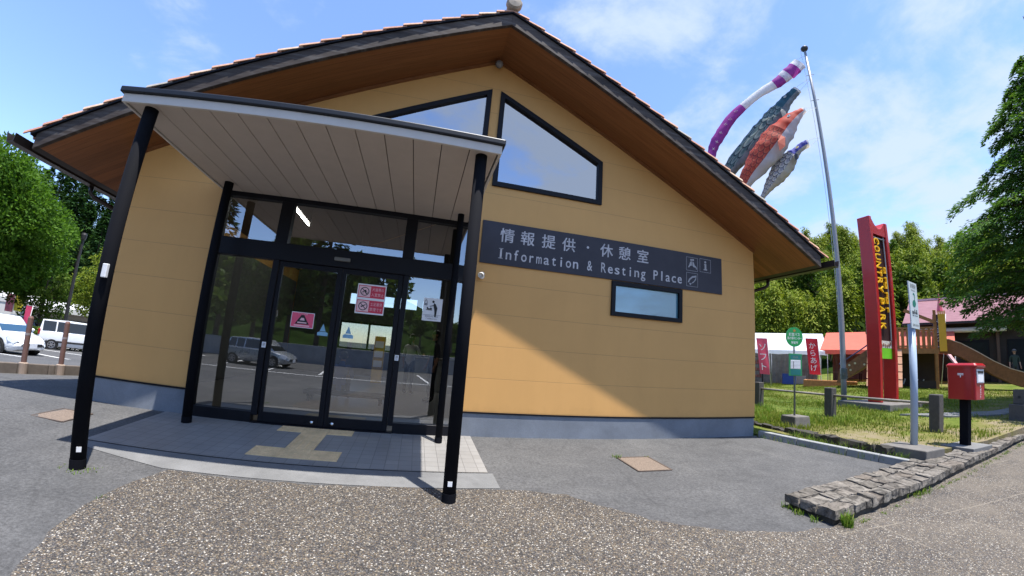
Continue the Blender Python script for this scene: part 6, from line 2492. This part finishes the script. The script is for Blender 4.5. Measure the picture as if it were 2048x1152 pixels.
    for s in (-1, 1):
        xm = (xr + xrb) / 2 - .1
        segs = [(xm + .05, xa - .18, xr - .05), (xrb + (.45 if not tall else .75), xm - .03, None), (x0 + .32 if not tall else x0 + .2, xrb + (.38 if not tall else .68), None)]
        for (a, b, btop) in segs:
            P = [side_x(a, zw0, s), side_x(b, zw0, s), side_x(btop if btop is not None else b, zw1, s), side_x(a + (.12 if a < xrb + .2 and not tall else 0), zw1, s)]
            if s > 0:
                P = P[::-1]
            q = MB(); q.add(P, [(0, 1, 2, 3)]); q.build('side_window', wglass, t_)
        # mirror
        q = MB(); q.sphere((xa - .28, s * (hw + .10), belt + .06), (.09, .11, .075), 10, 8); q.build('mirror', paint, t_, smooth=True)
        # lights
        q = MB()
        q.add([(x1 - .52, s * hw * .93, belt - .14), (x1 - .10, s * hw * .70, belt - .33), (x1 - .08, s * hw * .55, belt - .42), (x1 - .20, s * hw * .84, belt - .44), (x1 - .40, s * hw * .95, belt - .34)], [(0, 1, 2, 3, 4)])
        q.v = [(x + .03, y * 1.03, z + .015) for x, y, z in q.v]
        q.build('headlight', M_LAMP, t_)
        q = MB(); q.box((x0 + .05, s * hw * .80, belt - .05), (.12, .16, .42 if not tall else .30)); q.build('tail_light', M_TAIL, t_, bevel=.02)
        if moulding:
            q = MB(); q.box((-.05, s * (hw + .004), .48), (L * .48, .03, .10)); q.build('side_moulding', M_TRIM, t_, bevel=.012)
        for x in (x1 - .82, x0 + .72):
            q = MB()
            mm = Matrix.Rotation(-s * pi / 2, 3, 'X')
            q.lathe([(.0, -.02), (.345, -.02), (.345, .004), (0, .004)], 22, (x, s * hw * .985, .33), mm)
            q.build('wheel_arch', M_TRIM, t_)
            q = MB()
            q.lathe([(.17, -.2), (.29, -.2), (.305, -.16), (.305, -.02), (.29, .012), (.19, .012), (.19, -.01)], 22, (x, s * hw * .995, .305), mm)
            w_ = q.build('wheel', M_TYRE, t_, smooth=False)
            q = MB()
            q.lathe([(0, -.01), (.19, -.01), (.195, .006), (.165, .002), (.155, -.03), (0, -.03)], 22, (x, s * hw, .305), mm)
            for k in range(6):
                a = k * pi / 3
                q.bar((x, s * (hw + .012), .305), (x + .175 * cos(a), s * (hw + .008), .305 + .175 * sin(a)), .02, .045, up=Vector((0, 1, 0)).cross(Vector((cos(a), 0, sin(a)))))
            sub(q.build('rim', M_RIM, t_), w_)
    q = MB(); q.box((x1 - .01, 0, .47), (.06, Wd * .50, .12)); q.build('grille', M_TRIM, t_, bevel=.015)
    q = MB(); q.box((x1 + .03, 0, .44), (.012, .33, .16)); q.build('number_plate', M_PAPW, t_)
    q = MB(); q.box((x0 - .005, 0, .62), (.012, .33, .16)); q.build('number_plate', M_PAPW, t_)
    return t_
def on(x, y):
    return (x, y, gz(x, y))
car('white hatchback with a blue windscreen parked nose towards the brown bollards', on(-17.75, 9.75), radians(-4), 3.9, 1.69, 1.50, .95, M_CARW, M_CGLB, M_CGL, 'white cars in the lot')
car('tall white van-like car with dark windows parked behind the hatchback', on(-20.8, 17.6), radians(42), 3.6, 1.6, 1.66, .60, M_CARW, M_CGL, M_CGL, 'white cars in the lot', True, True)
car('black boxy car parked before the white shop buildings', on(-27.8, 20.9), radians(20), 3.5, 1.55, 1.75, .5, M_CARD, M_CGL, M_CGL, None, False, True)

# lamp post and utility pole
t_ = thing('lamp_post', 'slender dark lamp post rising before the trees of the lot', 'lamp post', on(-23.3, 19.55))
m = MB(); m.lathe([(0, -.1), (.17, -.1), (.16, .9), (.12, 1.0), (.10, 3.5), (.085, 7.0), (0, 7.0)], 12); m.build('post', pm('post_dark', (0.03, 0.028, 0.028), .5, .3), t_)
m = MB(); m.lathe([(.0, 6.95), (.16, 6.95), (.19, 7.25), (.14, 7.38), (0, 7.4)], 12); m.build('lamp_head', pm('post_dark', (0.03, 0.028, 0.028), .5, .3), t_)
t_ = thing('utility_pole', 'dark utility pole at the edge of the parking trees', 'pole', on(-34.1, 24.3))
m = MB(); m.lathe([(0, -.1), (.15, -.1), (.11, 7.2), (0, 7.2)], 10); m.build('post', pm('post_dark', (0.03, 0.028, 0.028), .5, .3), t_)
m = MB(); m.bar((-.5, 0, 6.7), (.5, 0, 6.7), .08, .08); m.build('crossarm', pm('post_dark', (0.03, 0.028, 0.028), .5, .3), t_)

# shop buildings at the far side
M_SHW = pm('shop_white', (0.62, 0.62, 0.60), .7, var=.05, scale=1)
M_SHB = pm('shop_beige', (0.40, 0.36, 0.31), .7, var=.08, scale=1)
def shop(lab, a, b, depth, h, roofmat, wallmat, opens, eave=.9):
    a, b = Vector(a), Vector(b)
    L = (b - a).length
    t_ = thing('shop_building', lab, 'building', (a.x, a.y, gz(a.x, a.y) - .2), atan2(b.y - a.y, b.x - a.x))
    m = MB(); m.span(0, L, 0, depth, -.2, h); m.build('wall', wallmat, t_)
    m = MB(); m.hexa([(-.3, -eave, h + .0), (L + .3, -eave, h + .0), (L + .3, depth + .3, h + .5), (-.3, depth + .3, h + .5), (-.3, -eave, h + .45), (L + .3, -eave, h + .45), (L + .3, depth + .3, h + .95), (-.3, depth + .3, h + .95)]); m.build('roof', roofmat, t_)
    for x0_, x1_, z0_, z1_ in opens:
        m = MB(); m.span(x0_, x1_, -.05, .0, z0_, z1_); w_ = m.build('window' if z0_ > .5 else 'door', M_FRAME, t_)
        m = MB(); m.span(x0_ + .06, x1_ - .06, -.065, -.052, z0_ + .06, z1_ - .06); sub(m.build('pane', pm('dark_pane', (0.02, 0.022, 0.025), .12), t_), w_)
    return t_
s1 = shop('long plain white shop with a pale blue sign beyond the cars', (-43.5, 24.4), (-35.9, 32.5), 6, 3.1, M_SHW, M_SHW, [(1, 3, .9, 2.0)], .05)
m = MB(); m.span(8.2, 9.6, -.09, -.055, 2.35, 2.6); m.build('sign_strip', pm('sign_pale_blue', (0.30, 0.52, 0.52), .6), s1)
m = MB(); m.span(2.0, 6.0, -.08, -.055, .3, 1.4); m.build('hoarding', pm('hoarding_grey', (0.35, 0.32, 0.30), .7), s1)
shop('low beige shed with a dark garage opening beyond the white van', (-34.4, 28.0), (-29.5, 33.0), 5, 2.75, M_SHW, M_SHB, [(.9, 1.7, 1.25, 1.85), (2.5, 5.6, .1, 2.2)], 1.0)
def lbanner(lab, x, y, h, w, z0, mat, lean_, grp):
    return banner(lab, on(x, y), ang(x, y), h, w, z0, mat, lean_, group=grp)
lbanner('pink banner fluttering before the white shop', -31.2, 23.05, 3.3, .55, 2.0, cloth('banner_rose', (0.75, 0.22, 0.24), .1, .4), .1, 'shop banners in the lot')
lbanner('yellow banner fluttering before the white shop', -30.75, 23.45, 3.3, .6, 2.1, cloth('banner_yellow', (0.72, 0.60, 0.06), .1, .4), .1, 'shop banners in the lot')
lbanner('bright pink banner upright beside the black boxy car', -21.95, 15.35, 2.2, .28, 1.05, cloth('banner_magenta', (0.78, 0.08, 0.18), .1, .4), .12, 'shop banners in the lot')
# clipped hedge between the cars
r = random.Random(77)
V, F = [], []
for _ in range(5200):
    p = Vector((r.uniform(-3.2, 3.2), r.uniform(-.55, .55), r.uniform(.0, 1.15)))
    leaf(V, F, p, rv(r), (Vector((0, 0, .8)) + rv(r)).normalized(), .13, .08)
hd = bpy.data.objects.new('hedge', mesh_of('hedge', V, F, M_LF_FOREST))
C.objects.link(hd)
hd.location = on(-22.4, 16.6); hd.rotation_euler = (0, 0, radians(48))
tag(hd, 'clipped dark green hedge between the two white cars', 'hedge')
# ------------------------------------------------------------------ across the road (mirrored in the glass)
def simple_row():
    r = random.Random(21)
    for i, x in enumerate((-30, -27.5, -25, -22.8, -20.5, -18.4, -16, -13.8, -11.2, -9.0, -6.5, -4.2)):
        y = -27 + r.uniform(-2, 2)
        k = ('f0', 'c1', 'f1', 'f0')[i % 4]
        nm, lab, grp = spec_b[k[0]]
        make_tree(nm, lab, 'tree', (x, y, gz(x, y)), *KINDS[k], group=grp, rz=r.uniform(0, 6), sc=r.uniform(.95, 1.25))
    plant_hill(120, 250, (78, 95), zb_, lambda a, d: ('f0', 'c1', 'f1'), 7, 107, spec_b, 3)
simple_row()
car('silver hatchback across the road mirrored in the entrance glass', (-9.5, -17.5, gz(-9.5, -17.5)), radians(8), 3.9, 1.68, 1.5, .9, M_CARS, M_CGL, M_CGL)
car('white van-like car across the road mirrored in the entrance glass', (3.5, -18.5, gz(3.5, -18.5)), radians(176), 3.5, 1.58, 1.7, .55, M_CARW, M_CGL, M_CGL, None, False, True)
t_ = thing('roadside_wall', 'low grey block wall across the road mirrored in the glass', 'wall', (0, -23, gz(0, -23)))
m = MB(); m.span(-30, 26, -.12, .12, -.2, 1.25); m.build('wall_blocks', m_concrete('block_wall', (0.30, 0.31, 0.32), 2), t_)
mb = MB()
for x in (-16, -13.4, -10.8, -8.2, -5.6, 0, 2.6, 5.2, 7.8):
    gline((x, -15.2), (x - .6, -20.2), .13)
gline((-24, -14.4), (20, -14.4), .15)
struct(mb.build('road_markings', M_WHITELINE))

# ------------------------------------------------------------------ people
def skin_body(name, verts, edges, radii, mats, pick, parent, lv=2):
    me = bpy.data.meshes.new(name)
    me.from_pydata([tuple(v) for v in verts], edges, [])
    o = bpy.data.objects.new(name, me)
    C.objects.link(o)
    sk = o.modifiers.new('skin', 'SKIN')
    sk.use_smooth_shade = True
    for i, sv in enumerate(me.skin_vertices[0].data):
        r_ = radii[i]
        sv.radius = r_ if isinstance(r_, tuple) else (r_, r_)
        sv.use_root = i == 0
    ss_ = o.modifiers.new('sub', 'SUBSURF'); ss_.levels = lv; ss_.render_levels = lv
    dg = bpy.context.evaluated_depsgraph_get()
    nm = bpy.data.meshes.new_from_object(o.evaluated_get(dg))
    o.modifiers.clear()
    o.data = nm
    nm.materials.clear()
    for mt in mats:
        nm.materials.append(mt)
    for p in nm.polygons:
        p.material_index = pick(p.center)
        p.use_smooth = True
    o.parent = parent
    return o
M_SKIN = pm('skin', (0.42, 0.23, 0.15), .5, var=.05)
M_HAIR = pm('hair_black', (0.012, 0.009, 0.008), .45, var=.2)
def person(lab, loc, rz, H, top, legs, shoes, pose, hair='long', cap=None, skirt=False):
    """front of the body towards local -y"""
    t_ = thing('person', lab, 'person', loc, rz)
    k = H / 1.65
    J = {'pelvis': (0, 0, .88), 'belly': (0, .005, 1.0), 'chest': (0, 0, 1.20), 'neck0': (0, .005, 1.37), 'neck': (0, -.005, 1.43), 'skull0': (0, -.01, 1.50), 'skull': (0, .0, 1.58)}
    for s, n in ((-1, 'r'), (1, 'l')):
        J['hip' + n] = (s * .085, 0, .84); J['knee' + n] = (s * .095, -.015, .47); J['ank' + n] = (s * .10, .02, .09); J['toe' + n] = (s * .115, -.13, .035)
        J['sh' + n] = (s * .165, .005, 1.325); J['el' + n] = (s * .215, .03, 1.06); J['wr' + n] = (s * .235, -.05, .84); J['hand' + n] = (s * .238, -.07, .78)
    J.update(pose)
    R = {'pelvis': (.135, .105), 'belly': (.12, .095), 'chest': (.145, .10), 'neck0': .062, 'neck': .05, 'skull0': (.062, .075), 'skull': (.075, .092)}
    for n in 'rl':
        R.update({'hip' + n: .088, 'knee' + n: .058, 'ank' + n: .042, 'toe' + n: .036, 'sh' + n: .056, 'el' + n: .040, 'wr' + n: .027, 'hand' + n: (.032, .018)})
    E_ = [('pelvis', 'belly'), ('belly', 'chest'), ('chest', 'neck0'), ('neck0', 'neck'), ('neck', 'skull0'), ('skull0', 'skull')]
    for n in 'rl':
        E_ += [('pelvis', 'hip' + n), ('hip' + n, 'knee' + n), ('knee' + n, 'ank' + n), ('ank' + n, 'toe' + n), ('chest', 'sh' + n), ('sh' + n, 'el' + n), ('el' + n, 'wr' + n), ('wr' + n, 'hand' + n)]
        # five fingers
        h, w = Vector(J['hand' + n]), Vector(J['wr' + n])
        d = (h - w).normalized()
        sd_ = Vector((0, 1, 0)) - d * d.y
        sd_ = sd_.normalized() if sd_.length > .2 else Vector((0, 0, 1))
        nr = d.cross(sd_)
        for i, L in enumerate((.062, .072, .068, .052)):
            o_ = (i - 1.5) * .018
            J['f%d%s' % (i, n)] = tuple(h + d * .035 + sd_ * o_)
            J['g%d%s' % (i, n)] = tuple(h + d * (.035 + L * .85) + sd_ * o_ * 1.15 + nr * .018)
            R['f%d%s' % (i, n)] = .0095; R['g%d%s' % (i, n)] = .0075
            E_ += [('hand' + n, 'f%d%s' % (i, n)), ('f%d%s' % (i, n), 'g%d%s' % (i, n))]
        J['t' + n] = tuple(h - d * .005 + sd_ * -.036 + nr * .02); R['t' + n] = .011
        J['u' + n] = tuple(h + d * .03 + sd_ * -.048 + nr * .03); R['u' + n] = .0085
        E_ += [('hand' + n, 't' + n), ('t' + n, 'u' + n)]
    names = list(J)
    ix = {n: i for i, n in enumerate(names)}
    vs = [Vector(J[n]) * k for n in names]
    rs = [tuple(q * k for q in R[n]) if isinstance(R[n], tuple) else R[n] * k for n in names]
    waist = (Vector(J['pelvis']).z + .06) * k
    ank = .10 * k
    chest_, neckz = Vector(J['chest']) * k, (Vector(J['neck']).z - .035) * k
    elb = {n: Vector(J['el' + n]) * k for n in 'rl'}
    def near(p, names2, r):
        return any((p - Vector(J[n]) * k).length < r * k for n in names2)
    def seg_d(p, a, b):
        A, B_ = Vector(J[a]) * k, Vector(J[b]) * k
        t = max(0, min(1, (p - A).dot(B_ - A) / (B_ - A).length_squared))
        return (p - A.lerp(B_, t)).length, t
    segs = [('pelvis', 'belly', 1), ('belly', 'chest', 1), ('chest', 'neck0', 1), ('neck0', 'neck', 0), ('neck', 'skull0', 0), ('skull0', 'skull', 0)]
    for n in 'rl':
        segs += [('hip' + n, 'knee' + n, 2), ('knee' + n, 'ank' + n, 2), ('ank' + n, 'toe' + n, 3), ('sh' + n, 'el' + n, 1), ('el' + n, 'wr' + n, 0), ('wr' + n, 'hand' + n, 0), ('chest', 'sh' + n, 1), ('pelvis', 'hip' + n, 2)]
    def pick(p):
        b = min(segs, key=lambda s: seg_d(p, s[0], s[1])[0] - .02 * k * (s[2] == 1))
        return b[2]
    skin_body('body', vs, [(ix[a], ix[b]) for a, b in E_], rs, [M_SKIN, top, legs, shoes], pick, t_)
    hc = (Vector(J['skull0']) * .4 + Vector(J['skull']) * .6) * k
    m = MB()
    m.sphere(hc + Vector((0, .018, .018)) * k, (.088 * k, .098 * k, .098 * k), 16, 12)
    m.f = [f for f in m.f if not (sum(m.v[i][2] for i in f) / len(f) < hc.z + .015 * k and sum(m.v[i][1] for i in f) / len(f) < hc.y - .015 * k)]
    m.mi = [0] * len(m.f)
    if hair == 'long':
        m.tube([hc + Vector((0, .075, .02)) * k, hc + Vector((0, .10, -.08)) * k, hc + Vector((0, .10, -.2)) * k], [.06 * k, .055 * k, .02 * k], 10)
    m.build('hair', M_HAIR, t_, smooth=True)
    m = MB()
    fy_ = hc.y - .088 * k
    m.add([(-.014 * k, fy_ + .01, hc.z - .03 * k), (.014 * k, fy_ + .01, hc.z - .03 * k), (0, fy_ + .012, hc.z + .012 * k), (0, fy_ - .018 * k, hc.z - .026 * k)], [(0, 3, 2), (3, 1, 2), (0, 1, 3)])
    for s in (-1, 1):
        m.sphere((s * .083 * k, hc.y + .01, hc.z - .01 * k), (.012 * k, .022 * k, .03 * k), 8, 6)
    m.build('face', M_SKIN, t_, smooth=True)
    m = MB()
    for s in (-1, 1):
        m.sphere((s * .032 * k, fy_ + .012 * k, hc.z + .006 * k), (.014 * k, .006 * k, .007 * k), 8, 6)
    m.box((0, fy_ + .014 * k, hc.z - .062 * k), (.045 * k, .012 * k, .008 * k))
    m.build('eyes_and_mouth', pm('face_dark', (0.06, 0.025, 0.02), .5, var=0), t_)
    if cap:
        m = MB()
        m.sphere(hc + Vector((0, .012, .035)) * k, (.095 * k, .108 * k, .085 * k), 16, 10)
        m.f = [f for f in m.f if sum(m.v[i][2] for i in f) / len(f) > hc.z + .04 * k]
        m.mi = [0] * len(m.f)
        m.hexa([Vector(p) * k + hc for p in ((-.07, -.16, .035), (.07, -.16, .035), (.08, -.07, .045), (-.08, -.07, .045), (-.07, -.16, .043), (.07, -.16, .043), (.08, -.07, .056), (-.08, -.07, .056))])
        m.build('cap', cap, t_, smooth=True)
    return t_
clothm = lambda n, c: pm(n, c, .85, var=.15)
person('woman in white blouse and dark trousers standing inside behind the entrance glass', (-.96, 4.45, .262), radians(150), 1.56, clothm('blouse_white', (0.70, 0.70, 0.70)), clothm('trousers_black', (0.015, 0.015, 0.02)), clothm('shoes_black', (0.02, 0.02, 0.02)),
       {'elr': (-.23, -.08, 1.10), 'wrr': (-.20, -.30, 1.08), 'handr': (-.19, -.36, 1.09)})
person('dark clothed person standing inside close to the slim rear column', (-.42, 3.2, .262), radians(-70), 1.66, clothm('jacket_dark', (0.05, 0.05, 0.055)), clothm('trousers_black', (0.015, 0.015, 0.02)), clothm('shoes_black', (0.02, 0.02, 0.02)), {}, hair='short')
# seated figure in blue on a bench
sp = {'pelvis': (0, .06, .32), 'belly': (0, .05, .45), 'chest': (0, .00, .63), 'neck0': (0, -.05, .78), 'neck': (0, -.08, .83), 'skull0': (0, -.12, .89), 'skull': (0, -.125, .97)}
for s, n in ((-1, 'r'), (1, 'l')):
    sp.update({'hip' + n: (s * .09, .02, .31), 'knee' + n: (s * .11, -.36, .44), 'ank' + n: (s * .11, -.44, .09), 'toe' + n: (s * .12, -.57, .035), 'sh' + n: (s * .165, -.02, .74), 'el' + n: (s * .23, -.10, .50), 'wr' + n: (s * .12, -.30, .50), 'hand' + n: (s * .08, -.35, .50)})
person('person in a blue shirt sitting low with back turned behind the door glass', (-2.30, 2.45, .262), radians(180), 1.62, clothm('shirt_blue', (0.05, 0.09, 0.26)), clothm('trousers_grey', (0.05, 0.05, 0.06)), clothm('shoes_black', (0.02, 0.02, 0.02)), sp, hair='short')
t_ = thing('bench', 'dark upholstered bench under the seated person in blue', 'bench', (-2.15, 2.42, .262), 0)
m = MB(); m.span(-.8, .8, -.22, .22, .14, .21); m.build('seat', pm('bench_dark', (0.03, 0.028, 0.03), .6), t_, bevel=.02)
for x in (-.7, .7):
    for y in (-.16, .16):
        m = MB(); m.span(x - .025, x + .025, y - .025, y + .025, 0, .145); m.build('leg', M_FRAME, t_)
t_ = thing('counter', 'pale low counter inside behind the woman in white', 'counter', (-.5, 5.6, .262), 0)
m = MB(); m.span(-1.0, 1.0, -.3, .3, .0, .9); m.build('counter_front', pm('counter_pale', (0.45, 0.46, 0.45), .6), t_, bevel=.01)
m = MB(); m.span(-1.05, 1.05, -.34, .34, .902, .95); m.build('counter_top', pm('counter_top', (0.25, 0.24, 0.22), .4), t_, bevel=.006)
t_ = thing('brochure_stand', 'yellow upright brochure stand inside beyond the sliding doors', 'stand', (-1.98, 6.8, .262), 0)
m = MB(); m.span(-.16, .16, -.12, .12, .0, 1.45); m.build('cabinet', pm('stand_yellow', (0.60, 0.36, 0.03), .5), t_, bevel=.01)
m = MB()
for z in (.5, .8, 1.1):
    m.span(-.13, .13, -.15, -.122, z, z + .2)
m.build('brochures', M_PAPW, t_)
# person by the brown house
hxp, hyp = 26.6, 2.0
person('person in dark shirt and cap standing before the brown house', (hxp, hyp, lz(hxp, hyp)), ang(hxp, hyp) + pi - pi + radians(15), 1.68, clothm('shirt_dark_green', (0.03, 0.045, 0.035)), clothm('trousers_dark', (0.03, 0.03, 0.035)), clothm('shoes_black', (0.02, 0.02, 0.02)), {}, hair='short', cap=clothm('cap_grey', (0.20, 0.19, 0.17)))

# ------------------------------------------------------------------ grass and weeds (nobody could count them)
def blades(V, F, r, x, y, z, h, w, lean_=.5):
    a = r.uniform(0, 2 * pi)
    d = Vector((cos(a), sin(a), 0))
    s = Vector((-d.y, d.x, 0)) * w / 2
    b = Vector((x, y, z - .01))
    k = r.uniform(.1, lean_)
    m_ = b + Vector((0, 0, h * .6)) + d * h * k * .35
    t = b + Vector((0, 0, h * r.uniform(.85, 1.0))) + d * h * k
    o = len(V)
    V.extend((tuple(b - s), tuple(b + s), tuple(m_ + s * .7), tuple(m_ - s * .7), tuple(t)))
    F.append((o, o + 1, o + 2, o + 3)); F.append((o + 3, o + 2, o + 4))
M_GRASS = m_leaf('grass_blade', [(0.0, (0.065, 0.12, 0.010)), (0.5, (0.13, 0.18, 0.020)), (0.78, (0.20, 0.21, 0.045)), (1.0, (0.28, 0.23, 0.10))], .3, .7)
M_WEED = m_leaf('weed_leaf', [(0.0, (0.06, 0.13, 0.015)), (0.6, (0.13, 0.22, 0.03)), (1.0, (0.34, 0.28, 0.10))], .3, .7)
r = random.Random(55)
from mathutils import noise as mnoise
V, F = [], []
cnt = 0
while cnt < 72000:
    u = r.random()
    x = 6.65 + 15.5 * u ** 1.5
    y = r.uniform(-2.35, 12)
    if y < lawn_front(x) + .02 or (6.5 < x < 7.35 and -2.65 < y < -1.75) or (12.05 < x < 14 and .85 < y < 2.5):
        continue
    d = mnoise.noise(Vector((x * .55, y * .55, 2)))
    e = mnoise.noise(Vector((x * 1.7, y * 1.7, 5)))
    want = .52 + .9 * d + .45 * e + (.35 if y > -.3 else -.12)
    if r.random() > want:
        continue
    h = r.uniform(.025, .08) + max(0, .17 * (d + .25 * e)) * r.random() + (.08 * r.random() if x < 9.5 and y > 0 else 0)
    blades(V, F, r, x, y, lz(x, y), h, r.uniform(.006, .013) * (1 + x / 18))
    cnt += 1
o = bpy.data.objects.new('grass', mesh_of('grass', V, F, M_GRASS)); C.objects.link(o); struct(o, 'stuff')
V, F = [], []
def tuft(x, y, z, n, rad, h, w=.012):
    for _ in range(n):
        a, q = r.uniform(0, 2 * pi), rad * r.random() ** .6
        blades(V, F, r, x + q * cos(a), y + q * sin(a), z, h * r.uniform(.35, 1.0), w * r.uniform(.7, 1.3), .8)
def weed_line(a, b, n, rad, h, per=14):
    for _ in range(n):
        f = r.random()
        x, y = a[0] + (b[0] - a[0]) * f, a[1] + (b[1] - a[1]) * f
        tuft(x, y, gz(x, y), int(per * r.uniform(.4, 1.4)), rad, h * r.uniform(.5, 1.2), .008)
g_ = lambda x, y: (x, y, gz(x, y))
tuft(*g_(-3.70, -2.33), 60, .10, .035, .008); tuft(*g_(-3.85, -2.28), 40, .08, .03, .008); tuft(*g_(-3.6, -2.25), 30, .08, .03, .008)
tuft(*g_(-3.17, -2.72), 30, .05, .03, .008)
tuft(*g_(3.20, -3.46), 90, .05, .21, .010); tuft(*g_(3.0, -3.05), 40, .06, .09, .009); tuft(*g_(2.99, -3.25), 30, .05, .08, .009); tuft(*g_(3.02, -2.9), 30, .06, .1, .009)
tuft(*g_(2.03, -.97), 50, .06, .08, .007); tuft(*g_(2.52, -.98), 30, .04, .05, .007)
weed_line((3.3, -3.46), (6.4, -3.13), 46, .035, .045); weed_line((6.4, -3.14), (11.4, -2.55), 40, .05, .07); weed_line((4.6, -3.25), (5.4, -3.2), 12, .05, .1)
weed_line((5.72, -.05), (6.5, -2.45), 60, .14, .16, 22); weed_line((6.3, -.3), (6.55, -2.3), 80, .12, .22, 24); weed_line((5.8, .2), (6.5, 1.5), 40, .2, .18, 24)
weed_line((6.50, -2.66), (7.3, -2.66), 22, .05, .16, 18)
weed_line((5.6, -3.0), (6.3, -2.8), 6, .05, .06)
for _ in range(70):
    x, y = r.uniform(6.9, 9.6), r.uniform(.2, 4)
    tuft(x, y, lz(x, y), 30, .14, .26, .012)
for _ in range(26):
    a = r.uniform(0, 2 * pi)
    tuft(13.0 + 1.15 * cos(a), 1.65 + .98 * sin(a), .47, 26, .12, .2, .014)
o = bpy.data.objects.new('weeds', mesh_of('weeds', V, F, M_WEED)); C.objects.link(o); struct(o, 'stuff')

for o in bpy.data.objects:
    if '_w' in o.keys():
        del o['_w']
